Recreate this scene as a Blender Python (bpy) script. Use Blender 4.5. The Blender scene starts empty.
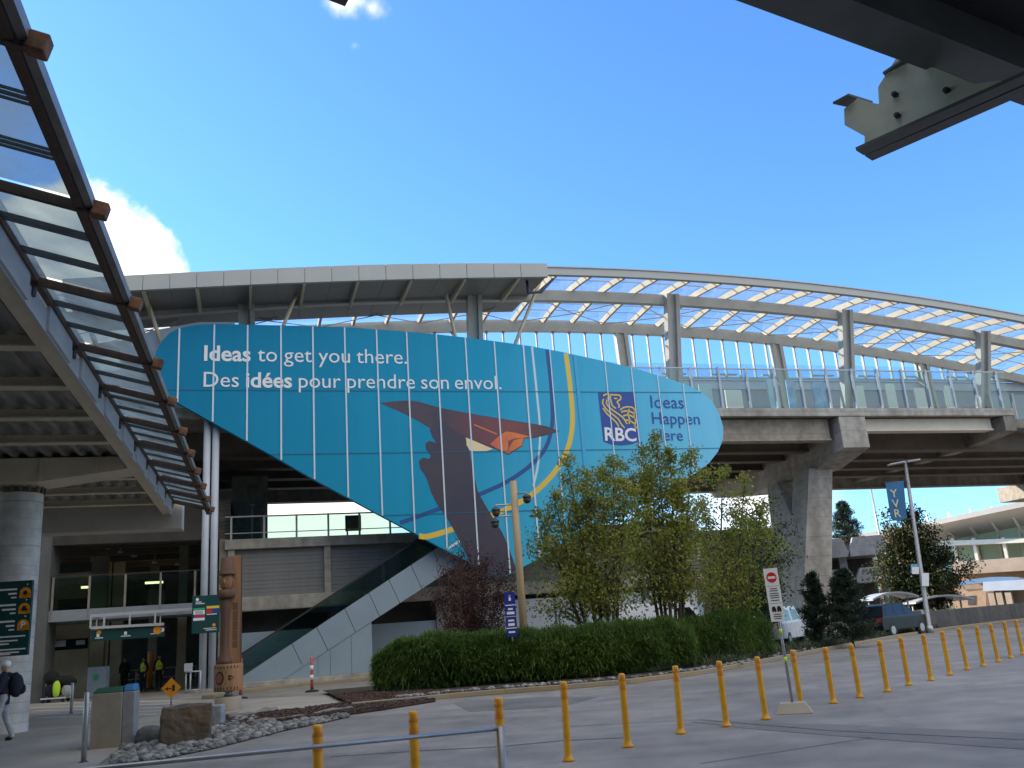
import bpy, bmesh, math, random
from mathutils import Vector, Matrix, noise
from mathutils.geometry import tessellate_polygon

C = bpy.context.scene.collection
R = math.radians
rnd = random.Random(7)

# ------------------------------------------------------------------ camera, sky, sun, exposure
scn = bpy.context.scene
F_PX, PITCH, ROLL, EYE = 900.0, R(15.4), R(4.2), 1.6
_cp, _sp = math.cos(PITCH), math.sin(PITCH)
_F = Vector((0, _cp, _sp)); _R0 = Vector((1, 0, 0)); _U0 = Vector((0, -_sp, _cp))
_R = math.cos(ROLL) * _R0 - math.sin(ROLL) * _U0
_U = math.sin(ROLL) * _R0 + math.cos(ROLL) * _U0
cam = bpy.data.objects.new('camera', bpy.data.cameras.new('camera'))
C.objects.link(cam)
cam.matrix_world = Matrix(((_R.x, _U.x, -_F.x, 0), (_R.y, _U.y, -_F.y, 0), (_R.z, _U.z, -_F.z, EYE), (0, 0, 0, 1)))
cam.data.sensor_width = 36.0
cam.data.lens = 36.0 * F_PX / 1024.0
cam.data.clip_start = 0.05
cam.data.clip_end = 5000
scn.camera = cam

SUN_AZ, SUN_EL = R(-68), R(30)          # azimuth from +Y, negative = to the left
SKY_STRENGTH, EXPOSURE = 0.13, 1.0
CLOUD = 0.86
def sdir(az, el): return Vector((math.sin(az) * math.cos(el), math.cos(az) * math.cos(el), math.sin(el)))
def ray(px, py): return (_F + _R * ((px - 512) / F_PX) + _U * ((384 - py) / F_PX)).normalized()

world = bpy.data.worlds.new("World"); scn.world = world; world.use_nodes = True
wn = world.node_tree; wn.nodes.clear()
w_out = wn.nodes.new('ShaderNodeOutputWorld')
sky = wn.nodes.new('ShaderNodeTexSky'); sky.sky_type = 'NISHITA'; sky.sun_disc = False
sky.sun_elevation = SUN_EL; sky.sun_rotation = SUN_AZ
sky.altitude = 0; sky.air_density = 1.15; sky.dust_density = 0.35; sky.ozone_density = 2.2
bg = wn.nodes.new('ShaderNodeBackground'); bg.inputs[1].default_value = SKY_STRENGTH
tint = wn.nodes.new('ShaderNodeMix'); tint.data_type = 'RGBA'; tint.blend_type = 'MULTIPLY'; tint.inputs[0].default_value = 1
tint.inputs[7].default_value = (0.52, 0.86, 1.28, 1)
wn.links.new(sky.outputs[0], tint.inputs[6]); wn.links.new(tint.outputs[2], bg.inputs[0])
tc = wn.nodes.new('ShaderNodeTexCoord')
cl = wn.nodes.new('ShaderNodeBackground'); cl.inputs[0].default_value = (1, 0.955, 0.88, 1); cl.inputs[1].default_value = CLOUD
nz = wn.nodes.new('ShaderNodeTexNoise'); nz.inputs['Scale'].default_value = 9; nz.inputs['Detail'].default_value = 8; nz.inputs['Roughness'].default_value = 0.6
wn.links.new(tc.outputs['Generated'], nz.inputs['Vector'])
def wmath(op, a, b=None, c=None):
    n = wn.nodes.new('ShaderNodeMath'); n.operation = op
    for i, v in enumerate((a, b, c)):
        if v is None: continue
        if isinstance(v, (int, float)): n.inputs[i].default_value = v
        else: wn.links.new(v, n.inputs[i])
    return n.outputs[0]
def cloud_at(px, py, rad, amp, soft):
    d = wn.nodes.new('ShaderNodeVectorMath'); d.operation = 'DISTANCE'
    wn.links.new(tc.outputs['Generated'], d.inputs[0]); d.inputs[1].default_value = px if py is None else ray(px, py)
    v = wmath('SUBTRACT', 1.0, wmath('DIVIDE', d.outputs['Value'], rad))
    v = wmath('ADD', v, wmath('MULTIPLY', wmath('SUBTRACT', nz.outputs[0], 0.5), amp))
    m = wn.nodes.new('ShaderNodeMapRange'); m.interpolation_type = 'SMOOTHSTEP'
    wn.links.new(v, m.inputs[0]); m.inputs[1].default_value = 0.0; m.inputs[2].default_value = soft
    return m.outputs[0]
tot = None
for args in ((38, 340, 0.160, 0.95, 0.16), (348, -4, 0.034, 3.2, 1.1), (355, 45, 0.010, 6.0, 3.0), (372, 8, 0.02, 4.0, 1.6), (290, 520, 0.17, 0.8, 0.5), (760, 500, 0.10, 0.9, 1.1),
             (Vector((0.15, -0.42, 0.9)).normalized(), None, 0.85, 1.6, 0.45), (Vector((0.85, -0.45, 0.35)).normalized(), None, 0.62, 1.6, 0.45)):  # two unseen warm clouds added overhead and behind-right to brighten the shade
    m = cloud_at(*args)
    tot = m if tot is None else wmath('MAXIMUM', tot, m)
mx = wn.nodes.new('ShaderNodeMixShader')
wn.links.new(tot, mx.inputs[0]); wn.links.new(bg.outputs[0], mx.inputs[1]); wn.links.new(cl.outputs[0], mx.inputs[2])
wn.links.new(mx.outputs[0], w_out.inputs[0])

sl = bpy.data.lights.new('sun', 'SUN'); sl.energy = 4.2; sl.angle = R(0.5); sl.color = (1, 0.90, 0.76)
so = bpy.data.objects.new('sun', sl); C.objects.link(so)
so.rotation_euler = (-sdir(SUN_AZ, SUN_EL)).to_track_quat('-Z', 'Y').to_euler()

scn.view_settings.view_transform = 'Standard'; scn.view_settings.look = 'None'
scn.view_settings.exposure = EXPOSURE; scn.view_settings.gamma = 1.0
scn.view_settings.use_curve_mapping = False
scn.cycles.max_bounces = 8; scn.cycles.transparent_max_bounces = 16
scn.cycles.use_denoising = True

# ------------------------------------------------------------------ projection helpers (place real things by where they are seen)
EYEV = Vector((0, 0, EYE))
def gnd(px, py, z=0.0):
    r = ray(px, py); t = (z - EYE) / r.z
    return EYEV + r * t
def at_y(px, py, Y):
    r = ray(px, py); return EYEV + r * (Y / r.y)
def on_plane(px, py, p, n):
    r = ray(px, py); return EYEV + r * ((p - EYEV).dot(n) / r.dot(n))
class Frame:
    def __init__(s, o, x, y): s.o = o; s.x = x; s.y = y
    def __call__(s, a, b, c): return s.o + s.x * a + s.y * b + Vector((0, 0, c))
    def rot(s): return Matrix((s.x, s.y, Vector((0, 0, 1)))).transposed()
_h = ray(180, 653); _h.z = 0
S_AZ = R(73)
S = Frame(_h * (42 / _h.y), Vector((math.sin(S_AZ), math.cos(S_AZ), 0)), Vector((-math.cos(S_AZ), math.sin(S_AZ), 0)))
def SP(px, py, w):                      # pixel -> (along, height) on the plane w metres behind the sign
    p = on_plane(px, py, S(0, w, 0), S.y); d = p - S.o
    return d.dot(S.x), p.z
_g = ray(265, 655); _g.z = 0; _g.normalize()
K = Frame(Vector((0, 0, 0)), Vector((_g.y, -_g.x, 0)), _g)      # canopy frame: across, along, up

# ------------------------------------------------------------------ materials
MATS = {}
def lin(c):
    f = lambda v: (v / 12.92) if v <= 0.04045 else ((v + 0.055) / 1.055) ** 2.4
    return tuple(f(x / 255.0) for x in c)
def mat(name, color, rough=0.6, metal=0.0, var=0.0, scale=3.0, bump=0.0, bscale=40.0, color2=None, streak=False, spec=None, island=0.0):
    """procedural material: base colour broken up by noise, optional bump, optional vertical streaks"""
    if name in MATS: return MATS[name]
    m = bpy.data.materials.new(name); m.use_nodes = True; MATS[name] = m
    nt = m.node_tree; b = nt.nodes['Principled BSDF']
    b.inputs['Roughness'].default_value = rough; b.inputs['Metallic'].default_value = metal
    if spec is not None: b.inputs['Specular IOR Level'].default_value = spec
    b.inputs['Base Color'].default_value = (*color, 1)
    t = nt.nodes.new('ShaderNodeTexCoord')
    if var > 0 or color2:
        n = nt.nodes.new('ShaderNodeTexNoise'); n.inputs['Scale'].default_value = scale; n.inputs['Detail'].default_value = 7; n.inputs['Roughness'].default_value = 0.62
        src = t.outputs['Object']
        if streak:
            mp = nt.nodes.new('ShaderNodeMapping'); mp.inputs['Scale'].default_value = (1, 1, 0.12)
            nt.links.new(src, mp.inputs[0]); src = mp.outputs[0]
        nt.links.new(src, n.inputs['Vector'])
        r = nt.nodes.new('ShaderNodeValToRGB')
        c2 = color2 or tuple(x * (1 - var) for x in color)
        c1 = color if color2 else tuple(min(1, x * (1 + var * 0.6)) for x in color)
        r.color_ramp.elements[0].position = 0.34; r.color_ramp.elements[0].color = (*c2, 1)
        r.color_ramp.elements[1].position = 0.66; r.color_ramp.elements[1].color = (*c1, 1)
        nt.links.new(n.outputs[0], r.inputs[0]); outc = r.outputs[0]
        if island > 0:
            g = nt.nodes.new('ShaderNodeNewGeometry'); mm = nt.nodes.new('ShaderNodeMix'); mm.data_type = 'RGBA'; mm.blend_type = 'MULTIPLY'
            mm.inputs[0].default_value = 1
            ra = nt.nodes.new('ShaderNodeMapRange'); ra.inputs[3].default_value = 1 - island; ra.inputs[4].default_value = 1 + island
            nt.links.new(g.outputs['Random Per Island'], ra.inputs[0])
            nt.links.new(outc, mm.inputs[6]); nt.links.new(ra.outputs[0], mm.inputs[7]); outc = mm.outputs[2]
        if 'concrete' in name and streak:     # form-board joints every 1.2 m
            sx = nt.nodes.new('ShaderNodeSeparateXYZ'); nt.links.new(t.outputs['Object'], sx.inputs[0])
            dv = nt.nodes.new('ShaderNodeMath'); dv.operation = 'PINGPONG'; dv.inputs[1].default_value = 0.6; nt.links.new(sx.outputs[2], dv.inputs[0])
            ml = nt.nodes.new('ShaderNodeMapRange'); ml.inputs[1].default_value = 0.006; ml.inputs[2].default_value = 0.03; ml.inputs[3].default_value = 0.72; ml.inputs[4].default_value = 1.0; nt.links.new(dv.outputs[0], ml.inputs[0])
            n3 = nt.nodes.new('ShaderNodeTexNoise'); n3.inputs['Scale'].default_value = 2.6; n3.inputs['Detail'].default_value = 8; nt.links.new(t.outputs['Object'], n3.inputs['Vector'])
            m3 = nt.nodes.new('ShaderNodeMapRange'); m3.inputs[1].default_value = 0.3; m3.inputs[2].default_value = 0.62; m3.inputs[3].default_value = 0.74; m3.inputs[4].default_value = 1.05; nt.links.new(n3.outputs[0], m3.inputs[0])
            pm = nt.nodes.new('ShaderNodeMath'); pm.operation = 'MULTIPLY'; nt.links.new(ml.outputs[0], pm.inputs[0]); nt.links.new(m3.outputs[0], pm.inputs[1])
            mq = nt.nodes.new('ShaderNodeMix'); mq.data_type = 'RGBA'; mq.blend_type = 'MULTIPLY'; mq.inputs[0].default_value = 1
            nt.links.new(outc, mq.inputs[6]); nt.links.new(pm.outputs[0], mq.inputs[7]); outc = mq.outputs[2]
        nt.links.new(outc, b.inputs['Base Color'])
        rr = nt.nodes.new('ShaderNodeMapRange'); rr.inputs[3].default_value = max(0.02, rough - 0.1); rr.inputs[4].default_value = min(1, rough + 0.1)
        nt.links.new(n.outputs[0], rr.inputs[0]); nt.links.new(rr.outputs[0], b.inputs['Roughness'])
    if bump > 0:
        n2 = nt.nodes.new('ShaderNodeTexNoise'); n2.inputs['Scale'].default_value = bscale; n2.inputs['Detail'].default_value = 4
        nt.links.new(t.outputs['Object'], n2.inputs['Vector'])
        bp = nt.nodes.new('ShaderNodeBump'); bp.inputs['Strength'].default_value = bump; bp.inputs['Distance'].default_value = 0.02
        nt.links.new(n2.outputs[0], bp.inputs['Height']); nt.links.new(bp.outputs[0], b.inputs['Normal'])
    return m
def glass(name, tint, refl=0.12, trans=0.85, rough=0.02, milky_haze=0.0):
    m = bpy.data.materials.new(name); m.use_nodes = True; MATS[name] = m
    nt = m.node_tree; nt.nodes.clear(); o = nt.nodes.new('ShaderNodeOutputMaterial')
    t = nt.nodes.new('ShaderNodeBsdfTransparent'); t.inputs[0].default_value = (*[x * trans for x in tint], 1)
    g = nt.nodes.new('ShaderNodeBsdfGlossy'); g.inputs['Roughness'].default_value = rough; g.inputs[0].default_value = (0.9, 0.95, 1, 1)
    lw = nt.nodes.new('ShaderNodeLayerWeight'); lw.inputs[0].default_value = 0.5
    pw = nt.nodes.new('ShaderNodeMath'); pw.operation = 'POWER'; pw.inputs[1].default_value = 4.0; nt.links.new(lw.outputs['Facing'], pw.inputs[0])
    ad = nt.nodes.new('ShaderNodeMath'); ad.operation = 'MULTIPLY_ADD'; ad.use_clamp = True; ad.inputs[1].default_value = 0.7; ad.inputs[2].default_value = refl
    nt.links.new(pw.outputs[0], ad.inputs[0])
    mx = nt.nodes.new('ShaderNodeMixShader'); nt.links.new(ad.outputs[0], mx.inputs[0]); nt.links.new(t.outputs[0], mx.inputs[1]); nt.links.new(g.outputs[0], mx.inputs[2])
    out = mx.outputs[0]
    if milky_haze:  # milky film whose pale tone also paints in whitish reflections and haze
        df = nt.nodes.new('ShaderNodeBsdfTranslucent'); df.inputs[0].default_value = (0.42, 0.52, 0.54, 1); dd_ = nt.nodes.new('ShaderNodeBsdfDiffuse'); dd_.inputs[0].default_value = (0.50, 0.58, 0.60, 1)
        ds = nt.nodes.new('ShaderNodeMixShader'); nt.links.new(df.outputs[0], ds.inputs[1]); nt.links.new(dd_.outputs[0], ds.inputs[2])
        tcn = nt.nodes.new('ShaderNodeTexCoord'); nn = nt.nodes.new('ShaderNodeTexNoise'); nn.inputs['Scale'].default_value = 0.9; nn.inputs['Detail'].default_value = 6; nt.links.new(tcn.outputs['Object'], nn.inputs['Vector'])
        mr = nt.nodes.new('ShaderNodeMapRange'); mr.inputs[1].default_value = 0.35; mr.inputs[2].default_value = 0.65; mr.inputs[3].default_value = milky_haze * 0.5; mr.inputs[4].default_value = milky_haze * 1.5; nt.links.new(nn.outputs[0], mr.inputs[0])
        m2 = nt.nodes.new('ShaderNodeMixShader'); nt.links.new(mr.outputs[0], m2.inputs[0]); nt.links.new(out, m2.inputs[1]); nt.links.new(ds.outputs[0], m2.inputs[2]); out = m2.outputs[0]
    nt.links.new(out, o.inputs[0]); return m
def leafmat(name, c1, c2, c3, scale=1.2, transl=0.35):
    m = bpy.data.materials.new(name); m.use_nodes = True; MATS[name] = m
    nt = m.node_tree; b = nt.nodes['Principled BSDF']; b.inputs['Roughness'].default_value = 0.55
    g = nt.nodes.new('ShaderNodeNewGeometry'); r = nt.nodes.new('ShaderNodeValToRGB')
    e = r.color_ramp.elements; e[0].color = (*c1, 1); e[1].color = (*c3, 1); k = e.new(0.55); k.color = (*c2, 1)
    t = nt.nodes.new('ShaderNodeTexCoord'); n = nt.nodes.new('ShaderNodeTexNoise'); n.inputs['Scale'].default_value = scale; n.inputs['Detail'].default_value = 3
    nt.links.new(t.outputs['Object'], n.inputs['Vector'])
    mm = nt.nodes.new('ShaderNodeMath'); mm.operation = 'MULTIPLY_ADD'; mm.inputs[1].default_value = 0.55
    s = nt.nodes.new('ShaderNodeMath'); s.operation = 'MULTIPLY_ADD'; s.inputs[1].default_value = 1.3; s.inputs[2].default_value = -0.42
    nt.links.new(n.outputs[0], s.inputs[0]); nt.links.new(g.outputs['Random Per Island'], mm.inputs[0]); nt.links.new(s.outputs[0], mm.inputs[2])
    nt.links.new(mm.outputs[0], r.inputs[0]); nt.links.new(r.outputs[0], b.inputs['Base Color'])
    tr = nt.nodes.new('ShaderNodeBsdfTranslucent'); nt.links.new(r.outputs[0], tr.inputs[0])
    mx = nt.nodes.new('ShaderNodeMixShader'); mx.inputs[0].default_value = transl
    nt.links.new(b.outputs[0], mx.inputs[1]); nt.links.new(tr.outputs[0], mx.inputs[2])
    nt.links.new(mx.outputs[0], nt.nodes['Material Output'].inputs[0]); return m
def emit(name, color, s):
    m = bpy.data.materials.new(name); m.use_nodes = True; MATS[name] = m
    b = m.node_tree.nodes['Principled BSDF']; b.inputs['Base Color'].default_value = (*color, 1)
    b.inputs['Emission Color'].default_value = (*color, 1); b.inputs['Emission Strength'].default_value = s; return m

concrete = mat('concrete', (0.43, 0.40, 0.35), 0.85, 0, 0.28, 0.8, 0.25, 30, streak=True)
concrete_dark = mat('weathered concrete', (0.29, 0.265, 0.225), 0.88, 0, 0.3, 0.9, 0.25, 30, streak=True)
concrete_warm = mat('tan concrete', (0.40, 0.345, 0.27), 0.85, 0, 0.22, 0.7, 0.2, 30, streak=True)
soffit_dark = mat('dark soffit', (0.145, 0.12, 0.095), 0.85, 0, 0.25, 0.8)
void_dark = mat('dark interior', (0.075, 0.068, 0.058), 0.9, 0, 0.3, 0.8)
cream_steel = mat('cream painted steel', (0.72, 0.66, 0.53), 0.5, 0, 0.08, 1.5)
grey_steel = mat('grey painted steel', (0.47, 0.45, 0.405), 0.45, 0.0, 0.10, 1.5)
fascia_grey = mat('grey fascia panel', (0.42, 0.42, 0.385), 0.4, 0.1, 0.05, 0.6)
pale_steel = mat('pale blue grey steel', (0.50, 0.55, 0.62), 0.5, 0, 0.08, 1.2)
beige_steel = mat('beige painted steel', (0.66, 0.58, 0.43), 0.55, 0, 0.12, 1.0)
rust_steel = mat('rusty brown steel', (0.13, 0.075, 0.05), 0.75, 0.0, 0.4, 6, 0.2, 60, color2=(0.06, 0.05, 0.048))
rust_wood = mat('orange rust cap', (0.26, 0.12, 0.06), 0.8, 0, 0.3, 7, 0.2, 60, color2=(0.07, 0.045, 0.035))
dark_metal = mat('dark grey metal', (0.06, 0.065, 0.07), 0.45, 0.2, 0.15, 3)
esc_panel = mat('blue white escalator panel', (0.27, 0.35, 0.42), 0.35, 0, 0.06, 0.7)
black_rubber = mat('black rubber', (0.02, 0.02, 0.02), 0.7, 0, 0.2, 6)
galv = mat('galvanised steel', (0.42, 0.43, 0.44), 0.42, 0.55, 0.15, 7)
white_paint = mat('white paint', (0.78, 0.79, 0.80), 0.45, 0, 0.06, 2)
white_panel = mat('white cladding panel', (0.46, 0.50, 0.55), 0.35, 0, 0.05, 0.7)
grey_rib = mat('grey ribbed wall', (0.22, 0.225, 0.22), 0.7, 0, 0.2, 0.6, streak=True)
yellow_plastic = mat('yellow plastic', (0.80, 0.40, 0.012), 0.42, 0, 0.16, 5, color2=(0.62, 0.29, 0.012))
orange_band = mat('orange reflective band', (0.70, 0.24, 0.015), 0.35)
navy_green = mat('dark green sign face', (0.006, 0.055, 0.058), 0.4)
orange_disc = mat('orange sign disc', (0.85, 0.33, 0.02), 0.45)
amber = mat('amber sign face', (0.80, 0.30, 0.01), 0.45)
white_print = mat('white print', (0.85, 0.87, 0.88), 0.5)
red_print = mat('red print', (0.62, 0.02, 0.03), 0.45)
black_print = mat('black print', (0.012, 0.012, 0.014), 0.5)
blue_print = mat('deep blue print', (0.012, 0.07, 0.33), 0.45)
sign_blue = mat('blue sign face', (0.012, 0.03, 0.28), 0.45)
magenta_print = mat('magenta print', (0.5, 0.02, 0.16), 0.45)
green_print = mat('green print', (0.05, 0.4, 0.22), 0.45)
yellow_print = mat('yellow print', (0.78, 0.56, 0.06), 0.45)
hi_vis = mat('hi vis yellow green', (0.55, 0.85, 0.05), 0.6)
asphalt = mat('asphalt', (0.155, 0.158, 0.165), 0.85, 0, 0.22, 0.35, 0.35, 90)
concrete_pave = mat('concrete paving', (0.40, 0.365, 0.31), 0.85, 0, 0.18, 0.5, 0.2, 60)
kerb_mat = mat('worn yellow kerb', (0.36, 0.27, 0.13), 0.85, 0, 0.4, 1.6, 0.3, 40, color2=(0.27, 0.25, 0.22))
mulch = mat('bark mulch', (0.055, 0.03, 0.022), 0.95, 0, 0.5, 9, 0.9, 45)
soil = mat('planting soil', (0.058, 0.038, 0.028), 0.95, 0, 0.4, 5, 0.8, 40)
stone_grey = mat('grey river stone', (0.24, 0.24, 0.235), 0.8, 0, 0.35, 4, 0.3, 30, island=0.5)
boulder_mat = mat('brown boulder', (0.17, 0.125, 0.08), 0.9, 0, 0.4, 3, 0.7, 14, color2=(0.075, 0.068, 0.06))
boulder_grey = mat('grey boulder', (0.16, 0.16, 0.165), 0.9, 0, 0.4, 3, 0.7, 14)
bark = mat('grey bark', (0.12, 0.095, 0.075), 0.9, 0, 0.4, 8, 0.5, 50)
bark_red = mat('red brown bark', (0.12, 0.055, 0.04), 0.9, 0, 0.4, 8, 0.5, 50)
carved_wood = mat('carved cedar', (0.38, 0.21, 0.105), 0.75, 0, 0.3, 4, 0.25, 26, color2=(0.21, 0.115, 0.06), streak=True)
dark_wood = mat('dark weathered cedar', (0.14, 0.085, 0.055), 0.8, 0, 0.3, 4, 0.3, 30, streak=True)
wood_pole = mat('pale timber pole', (0.46, 0.35, 0.215), 0.75, 0, 0.2, 3, streak=True)
brick_tan = mat('tan brick', (0.42, 0.28, 0.17), 0.85, 0, 0.15, 1.2)
stone_tan = mat('tan stone', (0.44, 0.33, 0.235), 0.85, 0, 0.15, 0.5)
corr = mat('corrugated metal deck', (0.32, 0.31, 0.29), 0.5, 0.2, 0.3, 1.2)
skin_mat = mat('skin', (0.48, 0.29, 0.20), 0.55)
hair_mat = mat('dark hair', (0.03, 0.02, 0.015), 0.6)
cloth_black = mat('black cloth', (0.018, 0.018, 0.021), 0.9, 0, 0.3, 8)
cloth_navy = mat('navy cloth', (0.018, 0.025, 0.05), 0.9, 0, 0.3, 8)
cloth_grey = mat('pale grey cloth', (0.40, 0.42, 0.45), 0.9, 0, 0.2, 8)
cloth_blue = mat('blue cloth', (0.10, 0.22, 0.45), 0.9, 0, 0.2, 8)
car_dark = mat('dark car paint', (0.010, 0.012, 0.015), 0.3, 0.0, 0.1, 2, spec=0.25)
rafter_cream = mat('cream rafter paint', (0.50, 0.415, 0.28), 0.55, 0, 0.1, 1.5)
car_white = mat('white car paint', (0.72, 0.75, 0.80), 0.28, 0, 0.05, 2)
car_glass = mat('car glass', (0.012, 0.015, 0.018), 0.12, 0, 0.2, 1, spec=0.25)
tail_red = mat('red lamp lens', (0.42, 0.012, 0.015), 0.25)
bin_grey = mat('brushed bin metal', (0.42, 0.38, 0.32), 0.42, 0.4, 0.12, 3)
bin_blue = mat('blue lid', (0.03, 0.18, 0.42), 0.5)
bin_green = mat('green lid', (0.015, 0.09, 0.055), 0.5)
glass_roof = glass('roof glass', (0.88, 0.94, 1.0), 0.05, 0.92, 0.02, 0.14)
glass_screen = glass('screen glass', (0.80, 0.94, 0.98), 0.04, 0.88)
glass_rail = glass('clear rail glass', (0.80, 0.93, 0.90), 0.05, 0.9)
glass_canopy = glass('canopy glass', (0.55, 0.68, 0.72), 0.16, 0.74, 0.02, 0.55)
glass_green = glass('green glass', (0.66, 0.84, 0.78), 0.05, 0.8)
term_glass = mat('green tinted curtain wall', (0.50, 0.64, 0.42), 0.25, 0, 0.35, 0.25, color2=(0.62, 0.68, 0.46))
lamp_glow = emit('tube lamp', (1.0, 0.75, 0.42), 2.2)

# ------------------------------------------------------------------ mesh builder
def wmat(o):
    m = o.matrix_basis.copy()
    while o.parent: o = o.parent; m = o.matrix_basis @ m
    return m
class MB:
    def __init__(s): s.v = []; s.f = []; s.m = []; s.sm = []; s.mi = 0; s.smooth = False
    def add(s, vs, fs):
        n = len(s.v); s.v += [Vector(p) for p in vs]
        for f in fs: s.f.append(tuple(i + n for i in f)); s.m.append(s.mi); s.sm.append(s.smooth)
        return s
    def hexa(s, p):     # 8 points: bottom 0-3, top 4-7 counter-clockwise
        return s.add(p, [(3, 2, 1, 0), (4, 5, 6, 7), (0, 1, 5, 4), (1, 2, 6, 5), (2, 3, 7, 6), (3, 0, 4, 7)])
    def box(s, c, size, rot=None):
        c = Vector(c); hx, hy, hz = size[0] / 2, size[1] / 2, size[2] / 2
        ps = [Vector(q) for q in ((-hx, -hy, -hz), (hx, -hy, -hz), (hx, hy, -hz), (-hx, hy, -hz), (-hx, -hy, hz), (hx, -hy, hz), (hx, hy, hz), (-hx, hy, hz))]
        return s.hexa([c + (rot @ q if rot else q) for q in ps])
    def fbox(s, F, a0, a1, b0, b1, c0, c1):
        return s.hexa([F(a0, b0, c0), F(a1, b0, c0), F(a1, b1, c0), F(a0, b1, c0), F(a0, b0, c1), F(a1, b0, c1), F(a1, b1, c1), F(a0, b1, c1)])
    def beam(s, a, b, w, h, up=(0, 0, 1)):
        a = Vector(a); b = Vector(b); d = (b - a).normalized(); up = Vector(up)
        if abs(d.dot(up)) > 0.98: up = Vector((0, 1, 0))
        x = d.cross(up).normalized(); z = x.cross(d).normalized()
        x *= w / 2; z *= h / 2
        return s.hexa([a - x - z, a + x - z, b + x - z, b - x - z, a - x + z, a + x + z, b + x + z, b - x + z])
    def tube(s, pts, rads, n=10, cap=True):
        pts = [Vector(p) for p in pts]
        if not isinstance(rads, (list, tuple)): rads = [rads] * len(pts)
        base = len(s.v); vs = []; fs = []
        ref = None
        for i, p in enumerate(pts):
            d = (pts[min(i + 1, len(pts) - 1)] - pts[max(i - 1, 0)])
            if d.length < 1e-9: d = Vector((0, 0, 1))
            d.normalize()
            if ref is None: ref = Vector((1, 0, 0)) if abs(d.x) < 0.8 else Vector((0, 1, 0))
            x = (ref - d * ref.dot(d)).normalized(); y = d.cross(x); ref = x
            for k in range(n):
                a = 2 * math.pi * k / n
                vs.append(p + (x * math.cos(a) + y * math.sin(a)) * rads[i])
        for i in range(len(pts) - 1):
            for k in range(n):
                k2 = (k + 1) % n
                fs.append((i * n + k, i * n + k2, (i + 1) * n + k2, (i + 1) * n + k))
        old = s.smooth; s.smooth = n > 6
        s.add(vs, fs); s.smooth = old
        if cap:
            m0 = len(s.v) - len(vs)
            s.f.append(tuple(m0 + k for k in reversed(range(n)))); s.m.append(s.mi); s.sm.append(False)
            m1 = m0 + (len(pts) - 1) * n
            s.f.append(tuple(m1 + k for k in range(n))); s.m.append(s.mi); s.sm.append(False)
        return s
    def lathe(s, c, prof, n=20):
        c = Vector(c); return s.tube([c + Vector((0, 0, z)) for r, z in prof], [max(r, 1e-4) for r, z in prof], n)
    def prism(s, poly, ext):
        """closed polygon of 3D points extruded by a vector"""
        poly = [Vector(p) for p in poly]; ext = Vector(ext); n = len(poly)
        tris = tessellate_polygon([poly])
        nrm = Vector((0, 0, 0))
        for i in range(n): nrm += poly[i].cross(poly[(i + 1) % n])
        fl = nrm.dot(ext) > 0
        if len(tris) and n <= 4: faces = [tuple(range(n))]; ccw = True
        else: faces = [tuple(t) for t in tris]; ccw = None
        vs = poly + [p + ext for p in poly]; fs = []
        for f in faces:
            fn = (poly[f[1]] - poly[f[0]]).cross(poly[f[2]] - poly[f[0]])
            f0 = f if fn.dot(ext) < 0 else tuple(reversed(f))
            fs.append(f0); fs.append(tuple(i + n for i in reversed(f0)))
        for i in range(n):
            j = (i + 1) % n
            fs.append((i, j, j + n, i + n) if fl else (j, i, i + n, j + n))
        return s.add(vs, fs)
    def flat(s, poly, nrm=None):
        poly = [Vector(p) for p in poly]; fs = []
        for t in tessellate_polygon([poly]):
            fn = (poly[t[1]] - poly[t[0]]).cross(poly[t[2]] - poly[t[0]])
            if fn.length < 1e-12: continue
            fs.append(tuple(t) if nrm is None or fn.dot(nrm) > 0 else tuple(reversed(t)))
        return s.add(poly, fs)
    def ball(s, c, r, n=8, sc=(1, 1, 1), rough=0.0, seed=0):
        c = Vector(c); vs = []; fs = []; m = n * 2
        for i in range(n + 1):
            t = math.pi * i / n
            for k in range(m):
                a = 2 * math.pi * k / m
                d = Vector((math.sin(t) * math.cos(a), math.sin(t) * math.sin(a), math.cos(t)))
                q = 1 + (rough * noise.noise(d * 1.7 + Vector((seed * 3.1, seed * 1.7, seed))) if rough else 0)
                vs.append(c + Vector((d.x * sc[0], d.y * sc[1], d.z * sc[2])) * r * q)
        for i in range(n):
            for k in range(m):
                k2 = (k + 1) % m; fs.append((i * m + k, (i + 1) * m + k, (i + 1) * m + k2, i * m + k2))
        old = s.smooth; s.smooth = True; s.add(vs, fs); s.smooth = old; return s
    def build(s, name, mats, parent=None, bevel=0.0, origin=None):
        me = bpy.data.meshes.new(name)
        if parent: M = wmat(parent).inverted()
        else:
            if origin is None:
                lo = [min(p[i] for p in s.v) for i in range(3)]; hi = [max(p[i] for p in s.v) for i in range(3)]
                origin = Vector(((lo[0] + hi[0]) / 2, (lo[1] + hi[1]) / 2, lo[2]))
            M = Matrix.Translation(-Vector(origin))
        me.from_pydata([tuple(M @ p) for p in s.v], [], s.f)
        if not isinstance(mats, (list, tuple)): mats = [mats]
        for m in mats: me.materials.append(m)
        me.polygons.foreach_set('material_index', s.m); me.polygons.foreach_set('use_smooth', s.sm)
        me.validate(); me.update()
        o = bpy.data.objects.new(name, me); C.objects.link(o)
        if parent: o.parent = parent
        else: o.location = origin
        if bevel:
            b = o.modifiers.new('bevel', 'BEVEL'); b.width = bevel; b.segments = 2; b.limit_method = 'ANGLE'; b.angle_limit = R(35)
        return o

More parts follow.
